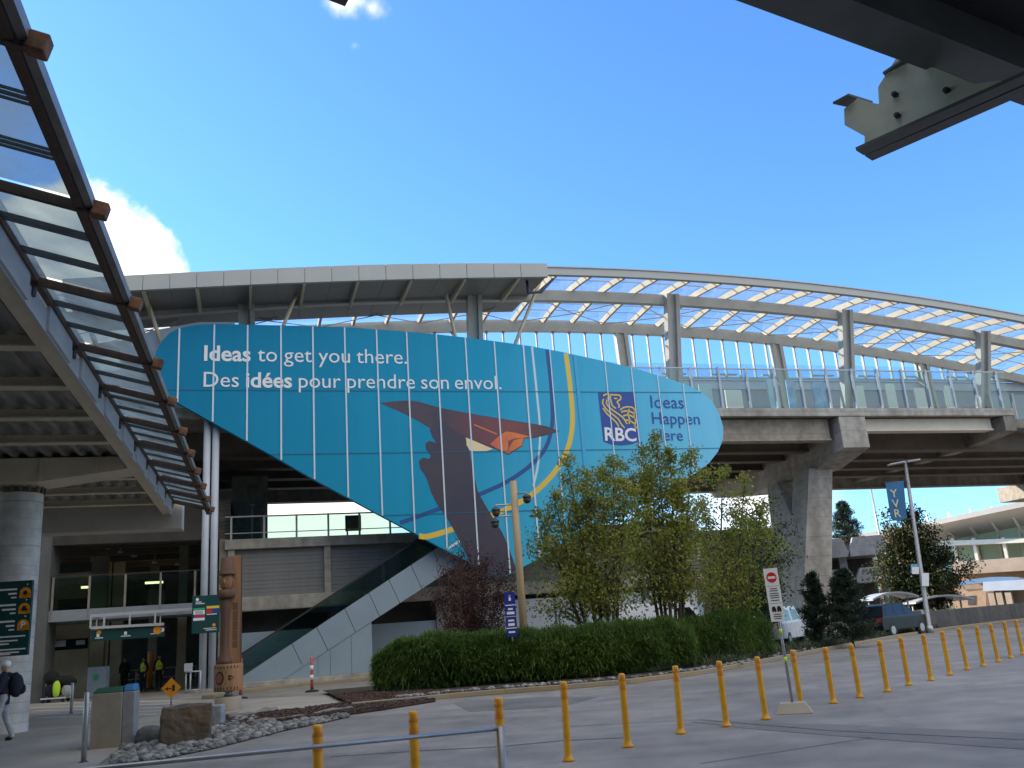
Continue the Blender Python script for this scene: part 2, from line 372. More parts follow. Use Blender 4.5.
def tag(o, label=None, cat=None, group=None, kind=None):
    if label: o['label'] = label
    if cat: o['category'] = cat
    if group: o['group'] = group
    if kind: o['kind'] = kind
    return o
def thing(name, label, cat, loc=(0, 0, 0), rz=0.0, group=None):
    o = bpy.data.objects.new(name, None); C.objects.link(o); o.empty_display_size = 0.2
    o.location = loc; o.rotation_euler = (0, 0, rz)
    return tag(o, label, cat, group)
def kids(o): return [c for c in bpy.data.objects if c.parent == o]
def copy_tree(o, parent=None):
    c = o.copy(); C.objects.link(c); c.parent = parent
    for ch in kids(o): copy_tree(ch, c)
    return c
ORD = 'first second third fourth fifth sixth seventh eighth ninth tenth eleventh twelfth thirteenth fourteenth fifteenth sixteenth seventeenth eighteenth nineteenth twentieth'.split()

# text as mesh: returns list of (verts2d, faces), width
def text_geo(txt, size, bold=0.0):
    cu = bpy.data.curves.new('t', 'FONT'); cu.body = txt; cu.size = size; cu.offset = bold * size
    cu.resolution_u = 3
    o = bpy.data.objects.new('t', cu); C.objects.link(o)
    dg = bpy.context.evaluated_depsgraph_get(); me = bpy.data.meshes.new_from_object(o.evaluated_get(dg))
    vs = [v.co.copy() for v in me.vertices]; fs = [tuple(p.vertices) for p in me.polygons]
    bpy.data.objects.remove(o); bpy.data.curves.remove(cu); bpy.data.meshes.remove(me)
    return vs, fs
def put_text(mb, txt, size, place, bold=0.0, align='l'):
    """place(x, y) -> world point; returns width"""
    vs, fs = text_geo(txt, size, bold)
    if not vs: return 0
    x0 = min(v.x for v in vs); x1 = max(v.x for v in vs)
    off = {'l': -x0, 'c': -(x0 + x1) / 2, 'r': -x1}[align]
    mb.add([place(v.x + off, v.y) for v in vs], fs)
    return x1 - x0

# ================================================================== SETTING
def sheet(name, pts, z, m, kind='structure', label=None, cat=None):
    mb = MB(); mb.flat([Vector((p[0], p[1], z)) for p in pts], Vector((0, 0, 1)))
    o = mb.build(name, m, origin=Vector((0, 0, 0))); return tag(o, label, cat, None, kind)
G = lambda *q: [gnd(*p) for p in q]

def ground_material():
    """asphalt with big worn patches, tar seams and fine aggregate"""
    m = bpy.data.materials.new('road asphalt'); m.use_nodes = True; nt = m.node_tree; b = nt.nodes['Principled BSDF']
    t = nt.nodes.new('ShaderNodeTexCoord')
    def noi(sc, det, rough=0.6):
        n = nt.nodes.new('ShaderNodeTexNoise'); n.inputs['Scale'].default_value = sc; n.inputs['Detail'].default_value = det; n.inputs['Roughness'].default_value = rough
        nt.links.new(t.outputs['Object'], n.inputs['Vector']); return n
    big = noi(0.16, 6); mid = noi(1.3, 6); fine = noi(70, 3)
    r = nt.nodes.new('ShaderNodeValToRGB'); e = r.color_ramp.elements
    e[0].position = 0.36; e[0].color = (0.20, 0.185, 0.165, 1); e[1].position = 0.66; e[1].color = (0.34, 0.31, 0.275, 1)
    nt.links.new(big.outputs[0], r.inputs[0])
    def mul(a, n, lo, hi):
        mr = nt.nodes.new('ShaderNodeMapRange'); mr.inputs[1].default_value = 0.3; mr.inputs[2].default_value = 0.7; mr.inputs[3].default_value = lo; mr.inputs[4].default_value = hi
        nt.links.new(n, mr.inputs[0])
        x = nt.nodes.new('ShaderNodeMix'); x.data_type = 'RGBA'; x.blend_type = 'MULTIPLY'; x.inputs[0].default_value = 1
        nt.links.new(a, x.inputs[6]); nt.links.new(mr.outputs[0], x.inputs[7]); return x.outputs[2]
    c = mul(r.outputs[0], mid.outputs[0], 0.82, 1.15); c = mul(c, fine.outputs[0], 0.74, 1.26)
    mp = nt.nodes.new('ShaderNodeMapping'); mp.inputs['Rotation'].default_value = (0, 0, R(-32)); mp.inputs['Scale'].default_value = (0.05, 1.3, 1); nt.links.new(t.outputs['Object'], mp.inputs[0])
    ty = noi(1.0, 5); nt.links.new(mp.outputs[0], ty.inputs['Vector']); c = mul(c, ty.outputs[0], 0.84, 1.07)
    oil = noi(0.9, 3); om = nt.nodes.new('ShaderNodeMapRange'); om.inputs[1].default_value = 0.68; om.inputs[2].default_value = 0.76; om.inputs[3].default_value = 0.0; om.inputs[4].default_value = 0.7; nt.links.new(oil.outputs[0], om.inputs[0])
    ox = nt.nodes.new('ShaderNodeMix'); ox.data_type = 'RGBA'; ox.inputs[7].default_value = (0.09, 0.085, 0.08, 1); nt.links.new(om.outputs[0], ox.inputs[0]); nt.links.new(c, ox.inputs[6]); c = ox.outputs[2]
    # cracks: thin voronoi edges, broken by noise
    v = nt.nodes.new('ShaderNodeTexVoronoi'); v.feature = 'DISTANCE_TO_EDGE'; v.inputs['Scale'].default_value = 0.14
    wv = nt.nodes.new('ShaderNodeVectorMath'); wv.operation = 'ADD'
    sc = nt.nodes.new('ShaderNodeVectorMath'); sc.operation = 'SCALE'; sc.inputs['Scale'].default_value = 0.9
    nt.links.new(mid.outputs['Color'], sc.inputs[0]); nt.links.new(t.outputs['Object'], wv.inputs[0]); nt.links.new(sc.outputs[0], wv.inputs[1]); nt.links.new(wv.outputs[0], v.inputs['Vector'])
    mr = nt.nodes.new('ShaderNodeMapRange'); mr.inputs[1].default_value = 0.001; mr.inputs[2].default_value = 0.006; mr.inputs[3].default_value = 0.86; mr.inputs[4].default_value = 1
    nt.links.new(v.outputs['Distance'], mr.inputs[0])
    x = nt.nodes.new('ShaderNodeMix'); x.data_type = 'RGBA'; x.blend_type = 'MULTIPLY'; x.inputs[0].default_value = 1
    nt.links.new(c, x.inputs[6]); nt.links.new(mr.outputs[0], x.inputs[7]); nt.links.new(x.outputs[2], b.inputs['Base Color'])
    b.inputs['Roughness'].default_value = 0.82
    bp = nt.nodes.new('ShaderNodeBump'); bp.inputs['Strength'].default_value = 0.4; bp.inputs['Distance'].default_value = 0.01
    nt.links.new(fine.outputs[0], bp.inputs['Height']); nt.links.new(bp.outputs[0], b.inputs['Normal'])
    return m
road_mat = ground_material()
sheet('ground', [(-900, -300), (900, -300), (900, 2500), (-900, 2500)], 0.0, road_mat)

# plaza on the left, near concrete apron, tyre-dark repair patch and thin dark lines on the road
plaza = G((-160, 772), (-60, 790), (95, 768), (118, 750), (200, 722), (240, 716), (300, 712), (352, 703), (362, 694), (250, 699), (216, 700), (60, 702), (-160, 712))
sheet('plaza_paving', plaza, 0.012, concrete_pave)
def slim(name, pts, w, z, m):
    mb = MB()
    for a, b in zip(pts, pts[1:]):
        d = (b - a); d.z = 0; d.normalize(); n = Vector((-d.y, d.x, 0)) * w / 2
        mb.flat([Vector((q.x, q.y, z)) for q in (a - n, b - n, b + n, a + n)], Vector((0, 0, 1)))
    return tag(mb.build(name, m), kind='structure')
thin_dark = mat('dark road line', (0.09, 0.088, 0.086), 0.6, 0, 0.3, 3)  # thin dark lines drawn on the road surface
slim('dark_road_line', G((330, 757), (420, 751), (500, 747), (560, 741), (624, 738)), 0.045, 0.008, thin_dark)
slim('dark_road_line', G((560, 727), (700, 720), (830, 731), (1060, 742)), 0.03, 0.008, thin_dark)
slim('dark_road_line', G((700, 764), (780, 752), (870, 738)), 0.02, 0.008, thin_dark)
patch_mat = mat('dark road repair', (0.19, 0.177, 0.16), 0.8, 0, 0.25, 0.8, 0.3, 90)
sheet('road_patch', G((690, 722), (820, 724), (1040, 734), (1060, 752), (900, 741), (760, 730)), 0.004, patch_mat)
sheet('road_patch', G((452, 703), (540, 697), (600, 697), (560, 707), (470, 712)), 0.004, patch_mat)
cross_mat = mat('worn white road paint', (0.62, 0.63, 0.64), 0.7, 0, 0.3, 6)
for k in range(5):
    y = 701 + k * 3.4
    slim('crosswalk_stripe', [gnd(28 + k * 3, y + 3.6), gnd(176 - k * 4, y)], 0.42 - 0.02 * k, 0.017, cross_mat)
slim('stop_line', G((36, 730), (95, 726)), 0.12, 0.017, cross_mat)

# kerbed island with its planting
def offset_poly(pts, d):
    out = []
    for i, p in enumerate(pts):
        a = pts[max(i - 1, 0)]; b = pts[min(i + 1, len(pts) - 1)]; t = (b - a); t.z = 0; t.normalize()
        out.append(p + Vector((-t.y, t.x, 0)) * d)
    return out
kl = G((352, 708), (400, 703.5), (450, 698.5), (505, 694), (560, 690), (630, 684), (700, 675), (740, 668), (780, 660), (820, 652), (850, 646.5), (900, 637), (950, 629), (1000, 622.8), (1045, 618))
KH = 0.13
def ribbon(name, a, b, z0, z1, m, kind='structure'):
    mb = MB()
    for i in range(len(a) - 1):
        P = lambda p, z: Vector((p.x, p.y, z))
        mb.hexa([P(a[i], z0), P(a[i + 1], z0), P(b[i + 1], z0), P(b[i], z0), P(a[i], z1), P(a[i + 1], z1), P(b[i + 1], z1), P(b[i], z1)])
    return tag(mb.build(name, m, bevel=0.015), kind=kind)
ribbon('kerb', kl, offset_poly(kl, 0.18), 0, KH, kerb_mat)
back = offset_poly(kl, 9.0)
isl_a, isl_b = offset_poly(kl, 0.18), back
mb = MB()
for i in range(len(kl) - 1):
    mb.flat([Vector((p.x, p.y, KH - 0.02)) for p in (isl_a[i], isl_a[i + 1], isl_b[i + 1], isl_b[i])], Vector((0, 0, 1)))
tag(mb.build('planting_bed', soil), kind='structure')
# mulch tongue and gravel tongue
mul_pts = G((188, 731), (225, 719), (300, 711), (372, 702), (420, 700), (436, 702), (380, 711), (330, 718), (262, 726))
mb = MB(); mb.prism([Vector((p.x, p.y, 0.0)) for p in mul_pts], (0, 0, 0.07)); tag(mb.build('mulch_bed', mulch, bevel=0.03), kind='structure')
gr_pts = G((108, 766), (128, 744), (190, 726), (250, 716), (262, 726), (330, 719), (345, 716.5), (350, 717), (330, 722), (290, 730), (210, 750), (150, 762))
sheet('gravel_bed', gr_pts, 0.02, mat('grey gravel', (0.20, 0.20, 0.20), 0.9, 0, 0.4, 9, 0.9, 30))
def in_poly(x, y, poly):
    c = False; n = len(poly); j = n - 1
    for i in range(n):
        a, b = poly[i], poly[j]
        if (a.y > y) != (b.y > y) and x < (b.x - a.x) * (y - a.y) / (b.y - a.y) + a.x: c = not c
        j = i
    return c
mb = MB(); rg = random.Random(3); cnt = 0
bx = [min(p.x for p in gr_pts), max(p.x for p in gr_pts), min(p.y for p in gr_pts), max(p.y for p in gr_pts)]
while cnt < 4200:
    x, y = rg.uniform(bx[0], bx[1]), rg.uniform(bx[2], bx[3])
    if not in_poly(x, y, gr_pts): continue
    r = rg.choice((0.022, 0.026, 0.032, 0.04, 0.05, 0.085)) * rg.uniform(0.8, 1.2); cnt += 1
    mb.ball((x, y, 0.02 + r * 0.35), r, 3, (rg.uniform(0.8, 1.4), rg.uniform(0.8, 1.3), rg.uniform(0.5, 0.8)), 0.3, cnt)
tag(mb.build('gravel', stone_grey), kind='stuff')
mb = MB(); rg = random.Random(15)          # loose bark chips over the mulch and the bare end of the bed
ends = [Vector((p.x, p.y, 0)) for p in (isl_a[0], isl_a[2], isl_b[2].lerp(isl_a[2], 0.4), isl_b[0].lerp(isl_a[0], 0.4))]
for area, zb0, cnt_ in ((mul_pts, 0.07, 2200), (ends, KH - 0.02, 2200)):
    x0_, x1_ = min(p.x for p in area), max(p.x for p in area); y0_, y1_ = min(p.y for p in area), max(p.y for p in area); k = 0
    for _ in range(40000):
        if k >= cnt_: break
        x, y = rg.uniform(x0_, x1_), rg.uniform(y0_, y1_)
        if not in_poly(x, y, area): continue
        k += 1; a = rg.uniform(0, 3.14); L = rg.uniform(0.03, 0.09); tl_ = rg.uniform(-.5, .5)
        mb.beam((x - L * math.cos(a), y - L * math.sin(a), zb0 + 0.015 - 0.02 * tl_), (x + L * math.cos(a), y + L * math.sin(a), zb0 + 0.02 + 0.03 * tl_), rg.uniform(0.02, 0.045), 0.015)
tag(mb.build('bark_chips', mat('bark chip', (0.085, 0.05, 0.035), 0.95, 0, 0.5, 5, island=0.6)), kind='stuff')
mb = MB(); rg = random.Random(5)
for k in range(260):                      # loose stones along the foot of the hedge
    i = rg.randint(1, 8); t = rg.random(); p = kl[i].lerp(kl[i + 1], t) + Vector((rg.gauss(0, 0.15), 0.35 + abs(rg.gauss(0, 0.28)), 0))
    r = rg.uniform(0.03, 0.09); mb.ball((p.x, p.y, KH + r * 0.2), r, 3, (1.2, 1, 0.65), 0.3, k)
tag(mb.build('gravel', stone_grey), kind='stuff')

# ================================================================== ELEVATED STATION
zarch = lambda u: 21.0 - 0.00254 * (u - 24) ** 2
DECK = 13.42
st = thing('elevated_station', 'long elevated railway station with arched glass roof on concrete piers behind the banner', 'station', S(25, 9, 0), 0)
# deck slab and fascia
mb = MB(); mb.fbox(S, -14, 50.9, 1.35, 18, 12.98, 13.36); mb.fbox(S, 50.9, 90, 2.8, 18, 12.5, 13.1); mb.build('deck', concrete_dark, st)
mb = MB(); mb.fbox(S, -14, 51.0, 1.0, 1.35, 12.92, DECK); mb.build('deck_edge', concrete, st, bevel=0.02)
# girders
def girder(u0, u1, w, z0, z1, m, tw=0.55, name='girder', dz=0):
    g = MB(); g.hexa([S(u0, w, z0), S(u1, w, z0 + dz), S(u1, w + tw, z0 + dz), S(u0, w + tw, z0), S(u0, w, z1), S(u1, w, z1), S(u1, w + tw, z1), S(u0, w + tw, z1)])
    g.hexa([S(u0, w - 0.12, z0 - 0.1), S(u1, w - 0.12, z0 + dz - 0.1), S(u1, w + tw + 0.12, z0 + dz - 0.1), S(u0, w + tw + 0.12, z0 - 0.1), S(u0, w - 0.12, z0 - 0.002), S(u1, w - 0.12, z0 + dz - 0.002), S(u1, w + tw + 0.12, z0 + dz - 0.002), S(u0, w + tw + 0.12, z0 - 0.002)])
    return g.build(name, m, st)
girder(16, 37.2, 1.75, 11.65, 12.9, concrete_warm)
girder(39.6, 49.6, 1.75, 12.2, 12.9, cream_steel)
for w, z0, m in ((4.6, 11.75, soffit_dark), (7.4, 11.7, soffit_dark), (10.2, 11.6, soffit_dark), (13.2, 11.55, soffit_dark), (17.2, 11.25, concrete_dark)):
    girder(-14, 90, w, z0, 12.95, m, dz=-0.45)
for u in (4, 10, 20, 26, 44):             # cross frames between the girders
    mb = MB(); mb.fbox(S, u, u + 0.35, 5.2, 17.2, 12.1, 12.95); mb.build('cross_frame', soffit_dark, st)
# pier with haunched crossbeam
u0, u1 = 37.5, 39.4
pr = [(1.05, 12.9), (1.05, 10.95), (4.1, 10.2), (12.5, 9.9), (17.6, 10.5), (18.2, 11.0), (18.2, 12.9)]
mb = MB(); mb.prism([S(u0, w, z) for w, z in pr], S.x * (u1 - u0)); mb.build('crossbeam', concrete, st, bevel=0.03)
cu0 = SP(808, 540, 4.1)[0]; cu1 = SP(833, 540, 4.1)[0]
mb = MB(); cu0, cu1 = 37.7, 39.25
tl, tr_, bl_, br_ = SP(808.5, 475, 4.15), SP(832.5, 472, 4.15), SP(803.5, 600, 4.15), SP(832, 600, 4.15)
def pier_leg(prof_):
    lerpu = lambda a, b, z: a[0] + (b[0] - a[0]) * (a[1] - z) / (a[1] - b[1])
    n = len(prof_); k0 = len(mb.v)
    mb.prism([S(0, w, z) for w, z in prof_], S.x)
    for i, (w, z) in enumerate(prof_):
        mb.v[k0 + i] = S(lerpu(tl, bl_, z), w, z); mb.v[k0 + n + i] = S(lerpu(tr_, br_, z), w, z)
pier_leg([(4.15, 10.3), (4.15, -0.3), (5.9, -0.3), (5.9, 10.2)]); pier_leg([(5.903, -0.3), (6.1, -0.3), (9.1, 10.05), (7.8, 10.05), (5.903, 7.5)])
mb.build('pier', concrete, st, bevel=0.03)
mb = MB(); pr = [(1.05, 12.9), (1.05, 11.9), (5, 11.5), (17.9, 11.35), (18, 12.9)]
mb.prism([S(50.0, w, z) for w, z in pr], S.x * 0.9); mb.build('crossbeam', concrete_dark, st, bevel=0.03)
mb = MB(); mb.prism([S(67, w, z) for w, z in ((10, 10.9), (10, 9.9), (14, 9.6), (20, 9.6), (20, 10.9))], S.x * 6); mb.fbox(S, 70.5, 72.5, 13, 16, -0.3, 8.7); mb.build('pier', concrete_warm, st, bevel=0.03)
mb = MB(); mb.fbox(S, 2.0, 4.0, 9, 12, -0.3, 11.4); mb.build('pier', concrete_dark, st)
# roof columns (raked towards the road) and their beams
def twin(name, a, b, m, tw=0.24, gap=0.36, dp=0.5):
    g = MB()
    for sgn in (-1, 1):
        o = S.x * sgn * (gap / 2 + tw / 2)
        g.beam(a + o, b + o, tw, dp, S.y)
    g.beam(a, b, gap - 0.004, 0.12, S.y)
    return g.build(name, m, st)
for k, (ub, ut) in enumerate(((3.0, 2.7), (15.5, 15.26), (28.05, 27.77), (40.5, 40.13), (51.3, 50.9))):
    twin('column', S(ub, 4.0, DECK - 0.05), S(ut, 2.02, zarch(ut) - 0.05), grey_steel)
for px, py in ((480, 345), (625, 345), (780, 355), (925, 365)):
    u = SP(px, py, 8)[0]; twin('column', S(u, 8.0, DECK - 0.05), S(u - 0.25, 8.0, zarch(u) - 0.6), grey_steel, dp=0.45)
def arched(name, w, dz0, dz1, tw, m, ua, ub, n=34, extra=0):
    g = MB(); us = [ua + (ub - ua) * i / n for i in range(n + 1)]
    for a, b in zip(us, us[1:]):
        za, zb = zarch(a), zarch(b)
        g.hexa([S(a, w, za + dz0), S(b, w, zb + dz0), S(b, w + tw, zb + dz0), S(a, w + tw, za + dz0), S(a, w, za + dz1), S(b, w, zb + dz1), S(b, w + tw, zb + dz1), S(a, w + tw, za + dz1)])
    return g.build(name, m, st)
arched('roof_beam', 2.3, -0.62, 0.0, 0.4, grey_steel, -12, 66)
arched('roof_beam', 7.85, -0.6, 0.0, 0.35, grey_steel, -12, 66)
arched('roof_edge', -0.75, -0.28, 0.14, 0.28, fascia_grey, 17.8, 66)
arched('roof_edge', -0.82, 0.145, 0.22, 0.42, pale_steel, 17.8, 66)
arched('roof_edge', 8.5, 0.02, 0.4, 0.12, grey_steel, -12, 66)
prof = [(-0.5, -0.20), (0.6, 0.02), (2.5, 0.24), (4.2, 0.33), (6.0, 0.30), (7.9, 0.22), (8.5, 0.20)]
def raft(u):
    g = MB(); hw = 0.075; d = 0.36
    for (wa, za), (wb, zb) in zip(prof, prof[1:]):
        z = zarch(u)
        da = 0.24 if wa < 0 else d; db = d
        g.hexa([S(u - hw, wa, z + za - da / 2), S(u + hw, wa, z + za - da / 2), S(u + hw, wb, z + zb - db / 2), S(u - hw, wb, z + zb - db / 2),
                S(u - hw, wa, z + za + da / 2), S(u + hw, wa, z + za + da / 2), S(u + hw, wb, z + zb + db / 2), S(u - hw, wb, z + zb + db / 2)])
    return g.build('rafter', rafter_cream, st)
k = 0; u = 15.26 - 2.07 * 13
RU = []
while u < 64: RU.append(u); u += 2.07
for u in RU: raft(u)
# glazing on top of the rafters, thin purlins, tie rods
g = MB(); us = [-12 + 78 * i / 52 for i in range(53)]
for a, b in zip(us, us[1:]):
    for (wa, za), (wb, zb) in zip(prof, prof[1:]):
        g.add([S(a, wa, zarch(a) + za + 0.30), S(b, wa, zarch(b) + za + 0.30), S(b, wb, zarch(b) + zb + 0.30), S(a, wb, zarch(a) + zb + 0.30)], [(0, 1, 2, 3)])
g.build('roof_glazing', glass_roof, st)
for w in (0.4, 1.5, 3.6, 4.7, 5.8, 6.9):
    for (wa, za), (wb, zb) in zip(prof, prof[1:]):
        if wa <= w <= wb: dz = za + (zb - za) * (w - wa) / (wb - wa); break
    arched('purlin', w, dz + 0.22, dz + 0.27, 0.05, pale_steel, -12, 66)
g = MB()
for i in range(0, len(RU) - 4, 3):
    a, b, c = RU[i], RU[i + 2], RU[i + 3]
    g.tube([S(a, 3.2, zarch(a) - 0.1), S((a + c) / 2, 5.2, zarch((a + c) / 2) - 0.35), S(c, 7.6, zarch(c) - 0.1)], 0.03, 6)
    g.tube([S(a, 7.6, zarch(a) - 0.1), S((a + c) / 2, 5.2, zarch((a + c) / 2) - 0.35), S(c, 3.2, zarch(c) - 0.1)], 0.03, 6)
g.build('tie_rod', grey_steel, st)
# glazed screen behind the platform
g = MB(); f = MB(); i = 0; u = 13.0
while u < 64:
    f.beam(S(u, 8.15, DECK + 3.95), S(u, 8.15, zarch(u) - 0.5), 0.09, 0.2, S.y)
    f.ball(S(u, 8.05, zarch(u) - 0.62), 0.12, 4); u += 1.13; i += 1
f.fbox(S, -12, 64, 8.1, 8.25, DECK + 3.9, DECK + 4.04)
for k in range(13): 
    a = 14 + 3.9 * k; f.fbox(S, a, a + 1.9, 8.28, 8.5, DECK + 4.25, DECK + 4.33)
f.build('screen_frame', grey_steel, st)
g.add([S(-12, 8.2, DECK + 4.0), S(64, 8.2, DECK + 4.0), S(64, 8.2, DECK + 5.0), S(-12, 8.2, DECK + 5.0)], [(0, 1, 2, 3)])
g.build('screen_glass', glass_screen, st)
g = MB(); g.fbox(S, -12, 64, 8.3, 8.5, DECK - 0.05, DECK + 3.89); g.build('platform_wall', mat('blue grey wall panel', (0.27, 0.32, 0.36), 0.5, 0, 0.12, 0.5), st)
g = MB(); g.fbox(S, -12, 64, 8.22, 8.29, DECK + 3.2, DECK + 3.75); g.build('wall_band', pale_steel, st)
# glass wind screen at the platform edge: posts one by one
bal = MB(); ub = 20.0
bal.fbox(S, 20, 50.9, 1.12, 1.135, DECK + 0.12, DECK + 2.42); bo = bal.build('wind_screen', glass_screen, st)
u = 20.4
while u < 50.9:
    g = MB(); g.beam(S(u, 1.06, DECK + 0.0), S(u, 1.06, DECK + 2.55), 0.13, 0.10, S.y); g.build('post', white_panel, bo); u += 1.86
g = MB(); g.fbox(S, 20, 50.9, 1.08, 1.17, DECK + 2.43, DECK + 2.50); g.build('top_rail', pale_steel, bo)
bal = MB(); bal.fbox(S, 51.2, 80, 3.2, 3.215, 12.8, 14.9); bo2 = bal.build('wind_screen', glass_screen, st)
for k in range(12):
    g = MB(); u = 51.4 + 1.9 * k; g.beam(S(u, 3.14, 12.7), S(u, 3.14, 15.0), 0.13, 0.10, S.y); g.build('post', grey_steel, bo2)
# platform fittings seen through the glass
cream_board = mat('cream notice board', (0.85, 0.80, 0.66), 0.5, 0, 0.06, 1.5)
blue_board = mat('blue poster board', (0.04, 0.22, 0.46), 0.4, 0, 0.3, 1.2, color2=(0.35, 0.6, 0.75))
teal_board = mat('pale teal board', (0.42, 0.62, 0.63), 0.4, 0, 0.1, 1.2)
def board(px, py0, py1, wpx, m, label, lab_cat='notice board'):
    u, z0 = SP(px, py1, 3.6); _, z1 = SP(px, py0, 3.6); z0 = max(z0, DECK + 0.0); wd = wpx * 52 / 900 * 1.0
    t = thing('notice_board', label, lab_cat, S(u, 3.6, 13.36), 0, 'notice boards on the platform')
    q = MB(); q.fbox(S, u - wd / 2, u + wd / 2, 3.55, 3.65, 13.75, max(z1, 14.6)); q.build('panel', m, t, bevel=0.01)
    for s in (-1, 1):
        q = MB(); q.fbox(S, u + s * wd * 0.36 - 0.04, u + s * wd * 0.36 + 0.04, 3.5, 3.7, 13.36, 13.74); q.build('leg', grey_steel, t)
for px, y0, y1, wp, m, lb in ((707, 384, 404, 15, teal_board, 'pale board on the platform just right of the first front column'), (735, 390, 406, 20, cream_board, 'cream board on the platform behind the glass, left of the blue ones'),
                              (775, 379, 404, 13, teal_board, 'tall pale teal board behind the platform glass'), (793, 380, 404, 10, blue_board, 'blue board behind the platform glass, nearest the tall teal board'),
                              (821, 382, 405, 16, blue_board, 'blue and white board left of the second front column'), (861, 386, 406, 14, cream_board, 'cream board right of the second front column'),
                              (893, 384, 406, 13, cream_board, 'second cream board right of the second front column'), (922, 388, 406, 15, cream_board, 'third cream board right of the second front column'),
                              (952, 386, 406, 14, cream_board, 'last cream board on the platform, near its right end')):
    board(px, y0, y1, wp, m, lb)
# solid front canopy on the left
def interp(pts, x):
    for (x0, y0), (x1, y1) in zip(pts, pts[1:]):
        if x <= x1: return y0 + (y1 - y0) * (x - x0) / (x1 - x0)
    return pts[-1][1]
top = [(60, 279), (125, 275.3), (200, 271.5), (275, 268), (345, 265.3), (400, 263.8), (470, 263), (547, 263.2)]
bot = [(60, 295), (125, 290.8), (200, 287), (275, 283.5), (345, 281), (400, 279.2), (470, 277.7), (547, 276.6)]
fa = MB(); sf = MB(); xs = [62 + (547 - 62) * i / 18 for i in range(19)]
for a, b in zip(xs, xs[1:]):
    ua, ta = SP(a + 0.35, interp(top, a), -1.5); ub_, tb = SP(b, interp(top, b), -1.5); _, ba = SP(a + 0.35, interp(bot, a), -1.5); _, bb = SP(b, interp(bot, b), -1.5)
    fa.hexa([S(ua, -1.5, ba), S(ub_, -1.5, bb), S(ub_, -1.3, bb), S(ua, -1.3, ba), S(ua, -1.5, ta), S(ub_, -1.5, tb), S(ub_, -1.3, tb), S(ua, -1.3, ta)])
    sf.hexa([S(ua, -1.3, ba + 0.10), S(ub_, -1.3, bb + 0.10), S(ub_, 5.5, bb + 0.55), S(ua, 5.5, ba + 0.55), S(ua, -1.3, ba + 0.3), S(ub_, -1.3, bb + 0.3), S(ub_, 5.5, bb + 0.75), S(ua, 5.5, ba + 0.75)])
fco = fa.build('canopy_fascia', fascia_grey, st, bevel=0.012)
mb = MB(); 
for a, b in zip(xs, xs[1:]):
    ua, ba = SP(a, interp(bot, a) - 1, -1.4); ub_, bb = SP(b, interp(bot, b) - 1, -1.4)
    mb.hexa([S(ua, -1.42, ba), S(ub_, -1.42, bb), S(ub_, -1.31, bb), S(ua, -1.31, ba), S(ua, -1.42, ba + 0.7), S(ub_, -1.42, bb + 0.7), S(ub_, -1.31, bb + 0.7), S(ua, -1.31, ba + 0.7)])
mb.build('backing', dark_metal, fco)
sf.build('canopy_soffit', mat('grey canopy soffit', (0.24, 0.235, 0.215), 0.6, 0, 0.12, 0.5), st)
for i in range(1, 19, 2):
    ua, ba = SP(xs[i], interp(bot, xs[i]), -1.5)
    q = MB(); q.hexa([S(ua - 0.07, -1.28, ba - 0.05), S(ua + 0.07, -1.28, ba - 0.05), S(ua + 0.07, 2.28, ba - 0.05), S(ua - 0.07, 2.28, ba - 0.05), S(ua - 0.07, -1.28, ba + 0.12), S(ua + 0.07, -1.28, ba + 0.12), S(ua + 0.07, 2.28, ba + 0.34), S(ua - 0.07, 2.28, ba + 0.34)])
    q.build('outrigger', beige_steel, st)
for (a, b) in (((275, 324), (297, 293)), ((166, 332), (146, 297)), ((459, 338), (446, 294)), ((505, 345), (541, 279))):
    ua, za = SP(*a, 0.8); ub_, zb = SP(*b, 0.8)
    q = MB(); q.tube([S(ua, 0.8, za - 1.2), S(ub_, 0.8, zb)], 0.10, 8); q.build('strut', beige_steel, st)
q = MB(); ua, za = SP(553, 279, -0.6); ub_, zb = SP(541, 292, -0.6); uc, zc = SP(528, 293, -0.6); ud, zd = SP(527, 281, -0.6)
q.tube([S(ua, -0.6, za), S(ub_, -0.6, zb), S(uc, -0.6, zc), S(ud, -0.6, zd)], 0.085, 8); q.build('rain_pipe', mat('dark blue pipe', (0.03, 0.05, 0.10), 0.4), st)
# pale gusset wall behind the sign's left end
q = MB(); pts = [SP(x, y, 1.2) for x, y in ((120, 345), (150, 331), (200, 322), (235, 322), (200, 372), (150, 400), (120, 400))]
q.prism([S(u, 1.2, z) for u, z in pts], S.y * 0.2); q.build('end_panel', white_panel, st)

# ================================================================== THE BIG ADVERTISEMENT
outline = [(156, 352), (160, 343.5), (169, 333.5), (179, 328), (196, 325), (214, 324), (280, 325.3), (345.5, 327), (380, 329.5), (434, 334), (467, 337.6), (494, 341), (530, 346), (560, 351.5), (590, 358), (610, 362.3), (640, 370), (670, 379), (685, 384.3), (700, 391), (712, 401), (719, 413), (723.3, 427), (722.8, 440), (718, 451.5), (709, 463), (697, 472.5), (682, 481.5), (640, 504.5), (580, 536.5), (525, 566), (512, 573), (505, 576.5), (498, 575.5), (486, 571), (462, 558.5), (434, 544), (402, 526.5), (380, 515), (314, 479.5), (280, 460), (247, 441.5), (212, 422), (178, 403), (166, 395), (158, 385), (154.5, 372), (154.5, 360)]
op = [SP(x, y, 0) for x, y in outline]
ad = thing('advertising_sign', 'huge blue leaf-shaped bank advertisement hung across the front of the station', 'advertising sign', S(14, 0.2, 4.3))
